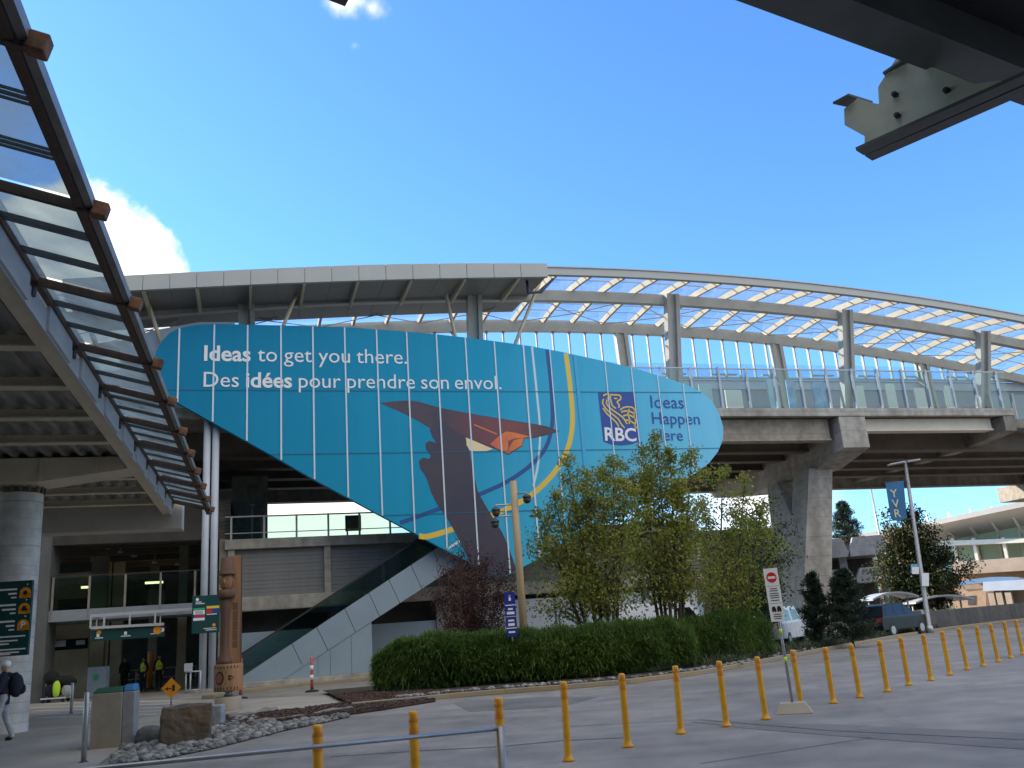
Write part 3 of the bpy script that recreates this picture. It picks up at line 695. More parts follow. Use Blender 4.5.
def banner_mat():
    m = mat('printed sky blue gradient', (0.03, 0.2, 0.35), 0.5, spec=0.12); nt = m.node_tree; b = nt.nodes['Principled BSDF']
    t = nt.nodes.new('ShaderNodeTexCoord'); s = nt.nodes.new('ShaderNodeSeparateXYZ'); nt.links.new(t.outputs['Object'], s.inputs[0])
    d = nt.nodes.new('ShaderNodeVectorMath'); d.operation = 'DOT_PRODUCT'; d.inputs[1].default_value = S.x; nt.links.new(t.outputs['Object'], d.inputs[0])
    ad_ = nt.nodes.new('ShaderNodeMath'); ad_.operation = 'MULTIPLY_ADD'; ad_.inputs[1].default_value = -0.35; nt.links.new(s.outputs[2], ad_.inputs[0]); nt.links.new(d.outputs['Value'], ad_.inputs[2])
    mr = nt.nodes.new('ShaderNodeMapRange'); mr.inputs[1].default_value = -18; mr.inputs[2].default_value = 12; nt.links.new(ad_.outputs[0], mr.inputs[0])
    r = nt.nodes.new('ShaderNodeValToRGB'); e = r.color_ramp.elements
    e[0].color = (0.008, 0.22, 0.40, 1); e[1].color = (0.20, 0.62, 0.86, 1); k = e.new(0.5); k.color = (0.02, 0.34, 0.55, 1); k = e.new(0.75); k.color = (0.08, 0.48, 0.72, 1)
    n = nt.nodes.new('ShaderNodeTexNoise'); n.inputs['Scale'].default_value = 0.5; n.inputs['Detail'].default_value = 5; nt.links.new(t.outputs['Object'], n.inputs['Vector'])
    mm = nt.nodes.new('ShaderNodeMath'); mm.operation = 'MULTIPLY_ADD'; mm.inputs[1].default_value = 0.10; nt.links.new(n.outputs[0], mm.inputs[0])
    sb = nt.nodes.new('ShaderNodeMath'); sb.operation = 'SUBTRACT'; sb.inputs[1].default_value = 0.05; nt.links.new(mr.outputs[0], mm.inputs[2]); nt.links.new(mm.outputs[0], sb.inputs[0])
    nt.links.new(sb.outputs[0], r.inputs[0])
    fl = nt.nodes.new('ShaderNodeMath'); fl.operation = 'SNAP'; fl.inputs[1].default_value = 1.62; nt.links.new(d.outputs['Value'], fl.inputs[0])
    wn_ = nt.nodes.new('ShaderNodeTexWhiteNoise'); wn_.noise_dimensions = '1D'; nt.links.new(fl.outputs[0], wn_.inputs['W'])
    mp_ = nt.nodes.new('ShaderNodeMapping'); mp_.inputs['Scale'].default_value = (2.2, 2.2, 0.18); nt.links.new(t.outputs['Object'], mp_.inputs[0])
    n2 = nt.nodes.new('ShaderNodeTexNoise'); n2.inputs['Scale'].default_value = 1.0; n2.inputs['Detail'].default_value = 6; nt.links.new(mp_.outputs[0], n2.inputs['Vector'])
    a1 = nt.nodes.new('ShaderNodeMath'); a1.operation = 'MULTIPLY_ADD'; a1.inputs[1].default_value = 0.07; a1.inputs[2].default_value = 0.89; nt.links.new(wn_.outputs['Value'], a1.inputs[0])
    a2 = nt.nodes.new('ShaderNodeMath'); a2.operation = 'MULTIPLY_ADD'; a2.inputs[1].default_value = 0.14; nt.links.new(n2.outputs[0], a2.inputs[0]); nt.links.new(a1.outputs[0], a2.inputs[2])
    mz = nt.nodes.new('ShaderNodeMix'); mz.data_type = 'RGBA'; mz.blend_type = 'MULTIPLY'; mz.inputs[0].default_value = 1; nt.links.new(r.outputs[0], mz.inputs[6]); nt.links.new(a2.outputs[0], mz.inputs[7])
    nt.links.new(mz.outputs[2], b.inputs['Base Color']); return m
q = MB(); q.prism([S(u, 0.0, z) for u, z in op], S.y * 0.35); panel = q.build('panel', banner_mat(), ad)
def clip_range(u):
    zs = []
    for (a, za), (b, zb) in zip(op, op[1:] + op[:1]):
        if (a > u) != (b > u): zs.append(za + (zb - za) * (u - a) / (b - a))
    return (min(zs), max(zs)) if len(zs) >= 2 else None
def clip_u(z):
    us_ = []
    for (a, za), (b, zb) in zip(op, op[1:] + op[:1]):
        if (za > z) != (zb > z): us_.append(a + (b - a) * (z - za) / (zb - za))
    return (min(us_), max(us_)) if len(us_) >= 2 else None
# printed picture: flat inks a few millimetres apart on the panel
def ink(mb, pts, lay, mi):
    mb.mi = mi; mb.flat([S(u, -0.004 * lay, z) for u, z in pts], -S.y)
def px2(pts, dx=0): return [SP(x + dx, y, 0) for x, y in pts]
arm_mat = mat('printed arm', (0.062, 0.05, 0.07), 0.45, 0, 0.35, 0.35, color2=(0.04, 0.042, 0.075))
wing_mat = mat('printed wing', (0.066, 0.05, 0.07), 0.45, 0, 0.3, 0.4)
wing_red = mat('printed red wing', (0.20, 0.06, 0.075), 0.45)
def _wing():
    nt = wing_red.node_tree; b = nt.nodes['Principled BSDF']; t = nt.nodes.new('ShaderNodeTexCoord')
    d = nt.nodes.new('ShaderNodeVectorMath'); d.operation = 'DOT_PRODUCT'; d.inputs[1].default_value = S.x; nt.links.new(t.outputs['Object'], d.inputs[0])
    mr = nt.nodes.new('ShaderNodeMapRange'); mr.inputs[1].default_value = SP(440, 420, 0)[0] - 14; mr.inputs[2].default_value = SP(545, 430, 0)[0] - 14; nt.links.new(d.outputs['Value'], mr.inputs[0])
    r = nt.nodes.new('ShaderNodeValToRGB'); e = r.color_ramp.elements; e[0].color = (0.06, 0.045, 0.065, 1); e[1].color = (0.085, 0.05, 0.06, 1)
    k = e.new(0.35); k.color = (0.15, 0.05, 0.065, 1); k = e.new(0.7); k.color = (0.22, 0.065, 0.06, 1); nt.links.new(mr.outputs[0], r.inputs[0]); nt.links.new(r.outputs[0], b.inputs['Base Color'])
_wing()
ink_or = mat('printed orange glow', (0.85, 0.26, 0.05), 0.45, 0, 0.3, 0.7, color2=(0.60, 0.13, 0.06))
ink_cr = mat('printed cream fold', (0.85, 0.70, 0.42), 0.45)
ink_navy = mat('printed navy line', (0.01, 0.085, 0.30), 0.45)
ink_yel = mat('printed yellow line', (0.80, 0.55, 0.06), 0.45)
ink_white = mat('printed pale line', (0.62, 0.76, 0.84), 0.45)
art = MB()
def stroke(pts, w, lay, mi):
    """a ribbon following pixel points on the panel"""
    P = [Vector(SP(x, y, 0)) for x, y in pts]; fine = []
    for i in range(len(P) - 1):          # Catmull-Rom
        p0, p1, p2, p3 = P[max(i - 1, 0)], P[i], P[i + 1], P[min(i + 2, len(P) - 1)]
        for k in range(6):
            t = k / 6; fine.append(0.5 * ((2 * p1) + (p2 - p0) * t + (2 * p0 - 5 * p1 + 4 * p2 - p3) * t * t + (3 * p1 - 3 * p2 + p3 - p0) * t ** 3))
    fine.append(P[-1]); art.mi = mi
    L = []; Rr = []
    for i, p in enumerate(fine):
        d = (fine[min(i + 1, len(fine) - 1)] - fine[max(i - 1, 0)]).normalized(); n = Vector((-d.y, d.x)) * w / 2
        L.append(p + n); Rr.append(p - n)
    vs = [S(p.x, -0.004 * lay, p.y) for p in L + Rr]; n = len(L)
    art.add(vs, [(i, i + n, i + n + 1, i + 1) for i in range(n - 1)])
stroke([(566, 353.5), (570, 385), (572.5, 415), (571, 436), (565, 455), (553, 474), (535, 492), (515, 505), (490, 516), (462, 526), (430, 536), (419, 536)], 0.27, 1, 6)
stroke([(547, 349.5), (550, 375), (552, 400), (552, 425), (546, 447), (532, 464), (510, 480), (485, 492), (455, 503), (425, 514), (400, 523)], 0.22, 1, 5)
stroke([(532, 347), (537, 395), (540, 430), (538.5, 460), (536, 475), (533, 486)], 0.12, 1, 7)
stroke([(446, 549), (462, 540), (480, 529)], 0.13, 1, 7)
wing = [(380, 403), (393, 401.3), (409, 400.5), (418, 401.5), (441, 408), (470, 413.5), (497, 418), (528, 423), (546, 426), (559.5, 431.3), (547, 435), (534, 438), (524, 438.5), (522.5, 446), (508.5, 455), (495, 449), (469, 440), (465, 436.5), (452, 441), (436, 432), (420, 422), (404, 413.5)]
ink(art, px2(wing), 2, 1)
arm = [(434, 412), (470, 420), (468, 437), (465, 437), (470, 455), (475, 480), (478, 492), (484, 503), (493, 518), (502, 532), (509, 548), (514, 563), (517, 569.6), (511, 573.2), (505, 576), (498, 575), (487, 571), (470, 562.6), (464, 550), (455, 532), (447, 518), (437, 504), (431, 492), (428, 482), (425, 475), (420, 468), (419, 461), (423, 457.5), (429, 459), (431, 456), (426, 449), (425.5, 443.5), (429, 441), (434, 442), (437, 444), (432, 436), (430, 430), (432, 426.5)]
ink(art, px2(arm), 3, 0)
ink(art, px2([(441, 409), (470, 414), (497, 418.6), (528, 423.7), (546, 426.7), (558, 431.2), (546, 434.5), (533, 437.5), (523.5, 438), (522, 445.5), (508.5, 454), (495, 448), (470, 439.2), (464.5, 436), (452, 430), (443, 422)]), 4, 2)
ink(art, px2([(499, 436), (506, 431.5), (516, 433), (530, 436.5), (523.3, 438.2), (522, 445.3), (508.3, 453.6), (496, 448.3), (490, 444)]), 5, 3)
ink(art, px2([(466, 437.5), (493, 449), (484, 452), (470, 451), (466.5, 445)]), 5, 4)
ink(art, px2([(474, 424), (497, 433.5), (496.5, 435), (474, 425.5)]), 6, 3)
ink(art, px2([(508, 441), (514, 438.6), (523, 438), (514, 440), (509.5, 446.5), (508.3, 452.5)]), 6, 2)
for a in ([(437, 444), (441, 446), (443, 449), (440, 447.5)], [(431, 456), (436, 459.5), (435.5, 462), (432, 459)], [(448, 424), (449.5, 428), (450.5, 434), (449, 433)]):
    ink(art, px2(a), 6, 2)
art.build('printed_picture', [arm_mat, wing_mat, wing_red, ink_or, ink_cr, ink_navy, ink_yel, ink_white], ad)
# seams between the hung panels
q = MB(); q.mi = 0
for x, y, w in ((179, 350, .08), (214, 350, .08), (247.5, 350, .08), (281, 350, .08), (313, 350, .08), (345, 350, .075), (377, 350, .075), (408, 370, .075), (438, 370, .075), (467, 370, .075), (496, 370, .075), (525, 370, .09), (553, 390, .06), (607, 385, .06), (634, 395, .06), (660, 400, .06), (686, 410, .06)):
    u = SP(x, y, 0)[0]; cr = clip_range(u)
    if cr: q.fbox(S, u - w / 2, u + w / 2, -0.034, -0.028, cr[0] + 0.03, cr[1] - 0.03)
q.mi = 2
u = SP(579, 400, 0)[0]; cr = clip_range(u); q.fbox(S, u - 0.09, u + 0.09, -0.034, -0.028, cr[0] + 0.03, cr[1] - 0.03)
q.mi = 1
for x, y in ((400, 391), (450, 452), (460, 513)):
    z = SP(x, y, 0)[1]; cu = clip_u(z)
    if cu: q.fbox(S, cu[0] + 0.05, cu[1] - 0.05, -0.0272, -0.0262, z - 0.018, z + 0.018)
q.build('panel_seam', [mat('pale seam strip', (0.66, 0.76, 0.84), 0.5), mat('dark seam', (0.012, 0.13, 0.22), 0.5), mat('bright cyan seam', (0.05, 0.42, 0.70), 0.5)], ad)
# lettering
def line(mb, words, xa, xb, ya, yb, lay=7):
    """words = [(text, bold)] set on the panel so the line runs from pixel xa to xb along the baseline"""
    A = Vector(SP(xa, ya, 0)); B = Vector(SP(xb, yb, 0)); d = B - A; L = d.length; ex = d / L; ey = Vector((-ex.y, ex.x))
    ws = []
    for t, bd in words:
        vs, fs = text_geo(t, 1.0, 0.022 if bd else 0.0); x0 = min(v.x for v in vs); x1 = max(v.x for v in vs); ws.append((vs, fs, x0, x1))
    sp = 0.30; tot_ = sum(w[3] - w[2] for w in ws) + sp * (len(ws) - 1); sc = L / tot_; x = 0
    for vs, fs, x0, x1 in ws:
        mb.add([S(*(lambda p: (p.x, -0.004 * lay, p.y))(A + ex * ((v.x - x0 + x) * sc) + ey * (v.y * sc))) for v in vs], fs); x += x1 - x0 + sp
    return sc
q = MB()
line(q, [('Ideas', 1), ('to', 0), ('get', 0), ('you', 0), ('there.', 0)], 204, 407, 360.5, 364)
line(q, [('Des', 0), ('id\u00e9es', 1), ('pour', 0), ('prendre', 0), ('son', 0), ('envol.', 0)], 203.5, 501.5, 386.8, 389.5)
q.build('lettering', white_print, ad)
q = MB()
for wd_, xa_, xb_, ya_, yb_ in (('Ideas', 651, 684, 407.8, 408.5), ('Happen', 652.5, 700, 423.8, 424.5), ('Here', 653.5, 683, 440.2, 440.7)):
    q = MB(); line(q, [(wd_, 0)], xa_, xb_, ya_, yb_); q.build('lettering', blue_print, ad)
# shield emblem with a lion in yellow line work and its three letters
q = MB(); sh = [(598, 392), (634.5, 391.8), (637.5, 415), (639.5, 441), (632, 444), (622, 445.3), (612, 444.5), (603.5, 441.5), (601, 420)]
ink(q, px2(sh), 5, 0)
_art = art; art = q
for pts in ([(603, 396), (606, 394.2), (609.5, 395), (610, 397.5), (607, 398.3)], [(606, 394.5), (614, 395), (619.5, 395.5), (620.5, 399), (617, 402), (619, 405), (618.5, 408)],
            [(610, 398), (611, 402), (612.5, 406), (616, 408.5)], [(614, 398.5), (617, 398.6)], [(603.5, 399), (602.5, 403), (606, 409), (612, 414), (618, 419), (621, 424), (624.5, 428)],
            [(602.8, 408), (607, 414), (612, 418.5), (616.5, 423), (618.5, 427)], [(607, 399.5), (606.5, 404), (611, 409), (618, 414), (623, 418), (627, 424)],
            [(620, 410), (624, 407.5), (630, 407), (634, 409), (634.5, 413)], [(621, 412), (626, 411), (631, 412), (634.5, 415)], [(623, 416), (628, 415), (632, 416.5), (635.5, 419)],
            [(634.5, 410), (634, 416), (635.5, 421), (634.5, 426), (637, 428)], [(629, 409), (628, 414), (629.5, 420), (629, 424)], [(625, 420), (630, 421), (634, 424), (635.5, 428.5)]):
    stroke(pts, 0.085, 6, 1)
art = _art; q.mi = 2
line(q, [('RBC', 1)], 605, 636.5, 440.4, 441.2, 7)
q.mi = 0; 
q.build('emblem', [blue_print, yellow_print, white_print], ad)
# two slim white posts standing under the sign's left corner
sp_ = thing('sign_support', 'pair of tall white steel posts standing under the left corner of the blue sign', 'post', S(1.1, -0.2, 0))
for a, b in (((209.5, 424), (201.5, 689)), ((217.5, 427), (211, 688))):
    u0, z0 = SP(*b, -0.2); u1, z1 = SP(*a, -0.2); q = MB(); q.tube([S(u0, 0.6, 0), S(u0, 0.6, 12.9)], 0.17, 12); q.build('post', pale_steel, sp_)
q = MB(); q.fbox(S, SP(201, 689, -0.2)[0] - .3, SP(211, 689, -0.2)[0] + .3, 0.2, 1.0, 0, 0.12); q.build('base_plate', concrete, sp_)

# ================================================================== LEFT: ELEVATED ROADWAY EDGE AND GLASS CANOPY
IN_X, IN_Z, OUT_X, OUT_Z = -3.32, 7.2, -2.15, 6.90
road = thing('elevated_roadway', 'elevated roadway overhead on the left with corrugated soffit and tan floor beams', 'elevated road', K(-9.5, 22, 0))
ED = -3.36                                   # lateral of the edge of the soffit
y_end = 36.3
fb_y = [-1.5 + 2.55 * k for k in range(16)]
# floor beams (I-section) running away to the left
for y in fb_y:
    if abs(y - 27.2) < 1.1 or y > y_end: continue
    q = MB(); q.fbox(K, -24, ED - 0.33, y - 0.06, y + 0.06, 6.945, 7.12); q.fbox(K, -24, ED - 0.33, y - 0.15, y + 0.15, 6.90, 6.943); q.build('floor_beam', beige_steel, road)
# corrugated deck: ribs run along the road
q = MB(); x = -24.0; pts = []
while x < ED - 0.3:
    pts += [(x, 7.25), (x + 0.10, 7.25), (x + 0.15, 7.13), (x + 0.27, 7.13), (x + 0.32, 7.25)]; x += 0.42
for (xa, za), (xb, zb) in zip(pts, pts[1:]):
    if abs(xb - xa) < 1e-6 and abs(zb - za) < 1e-6: continue
    q.add([K(xa, -6, za), K(xb, -6, zb), K(xb, y_end, zb), K(xa, y_end, za)], [(0, 1, 2, 3)])
q.build('corrugated_deck', corr, road)
q = MB(); q.fbox(K, -24, ED - 0.2, -6, y_end, 7.27, 7.9); q.build('road_slab', concrete_dark, road)
# edge girder, tan outside and pale plates standing on it
q = MB(); q.fbox(K, ED - 0.32, ED - 0.04, -6, y_end, 6.74, 7.10); q.build('edge_girder', beige_steel, road)
q = MB(); q.fbox(K, ED - 0.03, ED + 0.0, -6, y_end, 6.70, 7.05); q.build('edge_plate', pale_steel, road)
caps_y = [-1.8, 1.4, 4.5, 7.54, 10.73, 13.89, 16.97, 19.69, 22.49, 25.09, 27.68, 30.28, 32.9, 35.4]
for y in caps_y:
    q = MB(); q.fbox(K, ED - 0.02, ED + 0.05, y - 2.1, y - 0.35, 6.72, 7.42); q.build('edge_bracket', pale_steel, road, bevel=0.01)
# deep crossbeam at the column, tapering towards the edge
q = MB(); q.prism([K(x, 26.6, z) for x, z in ((-24, 7.1), (-24, 6.42), (-6.0, 6.42), (ED - 0.1, 6.78), (ED - 0.1, 7.1))], K.y * 1.2); cb = q.build('crossbeam', beige_steel, road, bevel=0.02)
q = MB()
for x in (-8.3, -5.9, -4.5): q = MB(); q.fbox(K, x - 0.02, x + 0.02, 26.54, 26.597, 6.5 + max(0, x + 6) * 0.14, 7.05); q.build('stiffener', beige_steel, cb)
q = MB(); q.fbox(K, -24, -3.0, y_end - 0.6, y_end + 0.3, 6.2, 7.2); q.build('end_beam', grey_steel, road, bevel=0.02)
# the big round column with its collar
cx = at_y(2, 735, 24.7); col_o = thing('round_column', 'thick round pale concrete column at the left edge carrying the overhead roadway', 'column', (cx.x, cx.y, 0))
prof_c = []; z = 0.0
while z < 6.2:
    prof_c += [(0.598, z), (0.598, z + 0.03), (0.598, z + 0.235), (0.598, z + 0.242), (0.592, z + 0.246), (0.592, z + 0.248)]; z += 0.25
q = MB(); q.lathe((cx.x, cx.y, 0), prof_c, 36); q.build('shaft', mat('pale blue concrete', (0.60, 0.60, 0.58), 0.75, 0, 0.12, 0.8, 0.15, 30, streak=True), col_o)
q = MB(); q.lathe((cx.x, cx.y, 6.1), [(0.42, 0), (0.42, 0.95)], 20); q.build('neck', soffit_dark, col_o)
q = MB(); q.tube([Vector((cx.x + 0.62 * math.cos(a), cx.y + 0.62 * math.sin(a), 6.72)) for a in [2 * math.pi * i / 24 for i in range(25)]], 0.035, 6)
for i in range(18):
    a = 2 * math.pi * i / 18; q.fbox(Frame(Vector((cx.x, cx.y, 0)), Vector((math.cos(a), math.sin(a), 0)), Vector((-math.sin(a), math.cos(a), 0))), 0.6, 0.645, -0.035, 0.035, 6.27, 6.72)
q.build('collar', soffit_dark, col_o)
# glass canopy
can = thing('glass_canopy', 'sloping glass canopy with rusty brown frame along the edge of the overhead roadway', 'canopy', K(-2.6, 15, 6.9))
def lerp(a, b, t): return a + (b - a) * t
def CX(t, y, dz=0): return K(lerp(IN_X, OUT_X, t), y, lerp(IN_Z, OUT_Z, t) + dz)
y0, y1 = -4.0, 36.8
q = MB(); q.beam(CX(0, y0), CX(0, y1), 0.09, 0.13); q.build('edge_rail', rust_steel, can)
q = MB(); q.beam(CX(1, y0), CX(1, y1), 0.10, 0.14); q.build('edge_rail', rust_steel, can)
q = MB(); q.beam(CX(1.10, y0, 0.05), CX(1.10, y1, 0.05), 0.09, 0.15); q.build('gutter', mat('grey gutter', (0.23, 0.23, 0.225), 0.5, 0.2, 0.25, 2), can)
for y in caps_y:
    q = MB(); q.beam(CX(-0.12, y, -0.03), CX(1.12, y, -0.03), 0.08, 0.12); r_ = q.build('rafter', rust_steel, can)
    q = MB(); q.beam(CX(1.12, y, -0.01), CX(1.27, y, -0.01), 0.17, 0.19); q.build('end_cap', rust_wood, r_, bevel=0.02)
    q = MB(); q.beam(K(ED - 0.0, y, 6.92), CX(-0.02, y, -0.06), 0.07, 0.09); q.build('bracket', dark_metal, r_)
bays = list(zip(caps_y, caps_y[1:]))
frame_bar = mat('grey glazing bar', (0.13, 0.14, 0.15), 0.4, 0.4, 0.2, 3)
for a, b in bays:
    q = MB(); q.add([CX(0.03, a + 0.06, 0.05), CX(0.97, a + 0.06, 0.05), CX(0.97, b - 0.06, 0.05), CX(0.03, b - 0.06, 0.05)], [(0, 1, 2, 3)])
    gp = q.build('glass_panel', glass_canopy, can)
    for t in (1 / 3, 2 / 3):
        y = lerp(a, b, t); q = MB(); q.beam(CX(0.03, y - 0.10, 0.03), CX(0.97, y - 0.10, 0.03), 0.02, 0.03); q.beam(CX(0.03, y, 0.03), CX(0.97, y, 0.03), 0.03, 0.035); q.beam(CX(0.03, y + 0.10, 0.03), CX(0.97, y + 0.10, 0.03), 0.02, 0.03); q.build('glazing_bar', frame_bar, gp)
# unseen terminal blocks, added to shade the forecourt and hold back the rear sky
wg = thing('unseen_terminal_wing', 'unseen long dark terminal wing behind the viewpoint, added to block rear sky light', 'building', (20, -24, 0))
q = MB(); q.box((25, -27, 9), (150, 20, 18)); q.build('wall', mat('grey brown facade', (0.16, 0.15, 0.14), 0.7, 0, 0.2, 0.3), wg)
for k in range(18):
    q = MB(); q.box((-44 + 8.0 * k, -16.97, 9), (6.4, 0.1, 13)); q.build('window', car_glass, wg)
q = MB(); q.box((25, -22, 18.3), (154, 34, 0.55)); q.build('roof', fascia_grey, wg)
tb = thing('unseen_terminal_block', 'unseen pale terminal block at the far left, added and sized to shade the forecourt', 'building', K(-32, 15, 0))
q = MB(); q.fbox(K, -46, -21, -55, 92, 7.9, 33); q.build('wall', fascia_grey, tb)
for k in range(20):
    q = MB(); q.fbox(K, -21.0, -20.9, -50 + 6.8 * k, -45 + 6.8 * k, 10, 24); q.build('window', car_glass, tb)
q = MB(); q.fbox(K, -47, -19.5, -56, 93, 33.003, 33.8); q.build('roof', white_panel, tb)

# ================================================================== PASSAGE UNDER THE ROADWAY (dark entrance on the left)
pa = thing('passage_building', 'shadowed entrance building on the left with a glass railed walkway above the doors', 'building', S(-5, 6, 0))
def px3(px, py, w): return SP(px, py, w)
W0 = 3.4
uL = SP(30, 650, W0)[0]; uR = SP(222, 650, W0)[0]
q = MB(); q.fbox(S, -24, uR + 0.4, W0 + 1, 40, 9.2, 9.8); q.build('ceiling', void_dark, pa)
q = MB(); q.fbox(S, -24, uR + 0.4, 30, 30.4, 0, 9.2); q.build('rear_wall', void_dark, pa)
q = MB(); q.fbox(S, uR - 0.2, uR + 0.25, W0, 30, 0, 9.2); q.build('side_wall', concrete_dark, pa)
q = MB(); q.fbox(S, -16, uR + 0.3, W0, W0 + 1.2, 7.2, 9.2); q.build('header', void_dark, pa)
for k in range(5):
    q = MB(); q.fbox(S, -16, uR - 0.25, W0 + 3 + 2.6 * k, W0 + 3.3 + 2.6 * k, 7.3 - 0.1 * k, 9.1); q.build('ceiling_beam', soffit_dark, pa)
for k, (px, py) in enumerate(((108, 549), (121, 553), (134, 557), (155, 563), (178, 565), (164, 552))):
    u, z = SP(px, py, 8 + k); q = MB(); q.lathe(S(u, 8 + k, z), [(0.16, 0), (0.16, 0.1), (0.05, 0.16), (0.03, max(0.2, 8.9 - z))], 10); q.build('pendant_lamp', grey_steel, pa)
zf = SP(120, 618, W0)[1]; zt = SP(120, 607, W0)[1]
q = MB(); q.fbox(S, -13, uR - 0.2, W0, W0 + 3.5, zf, zt); wk = q.build('walkway', mat('blue grey beam paint', (0.27, 0.30, 0.34), 0.6, 0, 0.15, 1), pa)
q = MB(); q.fbox(S, -13, uR - 0.2, W0 + 0.05, W0 + 0.07, zt, zt + 1.5); rail = q.build('railing', glass_green, wk)
for k in range(9):
    u = -12.4 + 1.6 * k
    if u < uR - 0.3: q = MB(); q.fbox(S, u - 0.05, u + 0.05, W0 - 0.02, W0 + 0.04, zf + 0.1, zt + 1.55); q.build('post', concrete_dark, rail)
q = MB(); q.fbox(S, -13, uR - 0.2, W0 - 0.01, W0 + 0.1, zt + 1.56, zt + 1.60); q.build('handrail', dark_metal, rail)
# upper storey seen over the railing: beige bays, pillars and a dark board
pale_wall = mat('pale beige interior wall', (0.34, 0.30, 0.22), 0.8, 0, 0.2, 0.6)
for (a, b, yy0, yy1, w, m, nm) in ((48, 94, 562, 600, 14, pale_wall, 'wall'), (110, 150, 552, 580, 18, pale_wall, 'wall')):
    ua, za = SP(a, yy1, w); ub_, zb = SP(b, yy0, w); q = MB(); q.fbox(S, ua, ub_, w, w + 0.3, za, zb); q.build(nm, m, pa)
for px, w, wd, zt_ in ((96, 10, 0.9, 9), (103, 13, 0.7, 9), (117, 13, 0.6, 9), (153, 16, 0.5, 9), (182, 8, 0.45, 9)):
    u = SP(px, 620, w)[0]; q = MB(); q.fbox(S, u - wd / 2, u + wd / 2, w, w + wd, 0, zt_); q.build('pillar', pale_wall, pa)
ua, za = SP(50, 574, 9); ub_, zb = SP(92, 562, 9); q = MB(); q.fbox(S, ua, ub_, 8.9, 9.05, za, zb); q.build('header_board', dark_metal, pa)
for (a, b, y, w) in ((81, 93, 588.5, 12), (145, 163, 584, 12)):
    ua, za = SP(a, y, w); ub_, _ = SP(b, y, w); q = MB(); q.fbox(S, ua, ub_, w, w + 0.12, za, za + 0.12); q.build('lamp', lamp_glow, pa)
# ground floor: left pier, lit shop window, grey doors, pillars
ua = SP(29, 640, W0)[0]; ub_ = SP(47, 640, W0)[0]
q = MB(); q.fbox(S, ua, ub_, W0 - 0.3, W0 + 2, 0, 9.2); q.build('pier', mat('dark grey pier', (0.13, 0.135, 0.135), 0.8, 0, 0.2, 1), pa)
ua, za = SP(47, 688, 7.5); ub_, zb = SP(90, 620, 7.5); q = MB(); q.fbox(S, ua, ub_, 7.5, 7.8, 0, zf); shopw = q.build('wall', pale_wall, pa)
ua, za = SP(49, 651, 7.4); ub_, zb = SP(88, 638, 7.4); q = MB(); q.fbox(S, ua, ub_, 7.42, 7.49, za, zb); q.build('window', car_glass, shopw)
for a, b, c, d, m in ((55, 66, 640, 647, white_panel), (76, 85, 640, 645, white_panel)):
    ua, za = SP(a, d, 7.38); ub_, zb = SP(b, c, 7.38); q = MB(); q.fbox(S, ua, ub_, 7.36, 7.41, za, zb); q.build('poster', m, shopw)
c = SP(49.5, 640, 7.2); q = MB(); q.tube([S(c[0], 7.3, c[1]), S(c[0], 7.15, c[1])], 0.28, 20); q.build('sign_disc', orange_disc, shopw)
# sloping white frame under the walkway
q = MB(); a = SP(91, 616, W0 - 0.6); b = SP(192, 609, W0 - 0.6); c = SP(91, 628, W0 - 0.6); d = SP(164, 624, W0 - 0.6)
q.beam(S(a[0], W0 - 0.6, a[1]), S(b[0], W0 - 0.6, b[1]), 0.1, 0.14, (0, 0, 1)); q.beam(S(c[0], W0 - 0.6, c[1]), S(d[0], W0 - 0.6, d[1]), 0.1, 0.12)
for t in (0.0, 0.13, 0.38, 0.63):
    u = lerp(a[0], b[0], t); q.beam(S(u, W0 - 0.6, lerp(c[1], d[1], t / 0.72) - 0.02), S(u, W0 - 0.6, lerp(a[1], b[1], t) + 0.02), 0.08, 0.08, S.y)
for t in (0.05, 0.9): u = lerp(a[0], b[0], t); q.beam(S(u, W0 - 0.62, lerp(a[1], b[1], t)), S(u, W0 + 0.02, lerp(a[1], b[1], t)), 0.07, 0.07)
q.build('canopy_frame', white_panel, pa)

# signs -------------------------------------------------------------
def sign_board(name, label, corners, w, m, marks, th=0.12, cat='sign', group=None, F=None):
    """flat board between pixel corners (left, top, right, bottom) on plane w, with printed marks"""
    l, t, r, b = corners; ua, za = SP(l, b, w); ub_, zb = SP(r, t, w)
    o = thing(name, label, cat, S((ua + ub_) / 2, w, za), 0, group)
    q = MB(); q.fbox(S, ua, ub_, w, w + th, za, zb); q.build('board', m, o, bevel=0.01)
    return o, (ua, za, ub_, zb)
def mark_rect(q, box, x0, y0, x1, y1, w, mi):
    ua, za, ub_, zb = box; q.mi = mi
    q.flat([S(lerp(ua, ub_, x), w - 0.006, lerp(zb, za, y)) for x, y in ((x0, y0), (x1, y0), (x1, y1), (x0, y1))], -S.y)
def mark_disc(q, box, x, y, r, w, mi, lay=1, half=False):
    ua, za, ub_, zb = box; q.mi = mi; cu, cz = lerp(ua, ub_, x), lerp(zb, za, y)
    q.flat([S(cu + r * math.cos(a), w - 0.006 * lay, cz + r * math.sin(a)) for a in [2 * math.pi * i / 20 for i in range(20)]], -S.y)
PR = [white_print, orange_disc, black_print, magenta_print, blue_print, red_print, green_print, yellow_print]
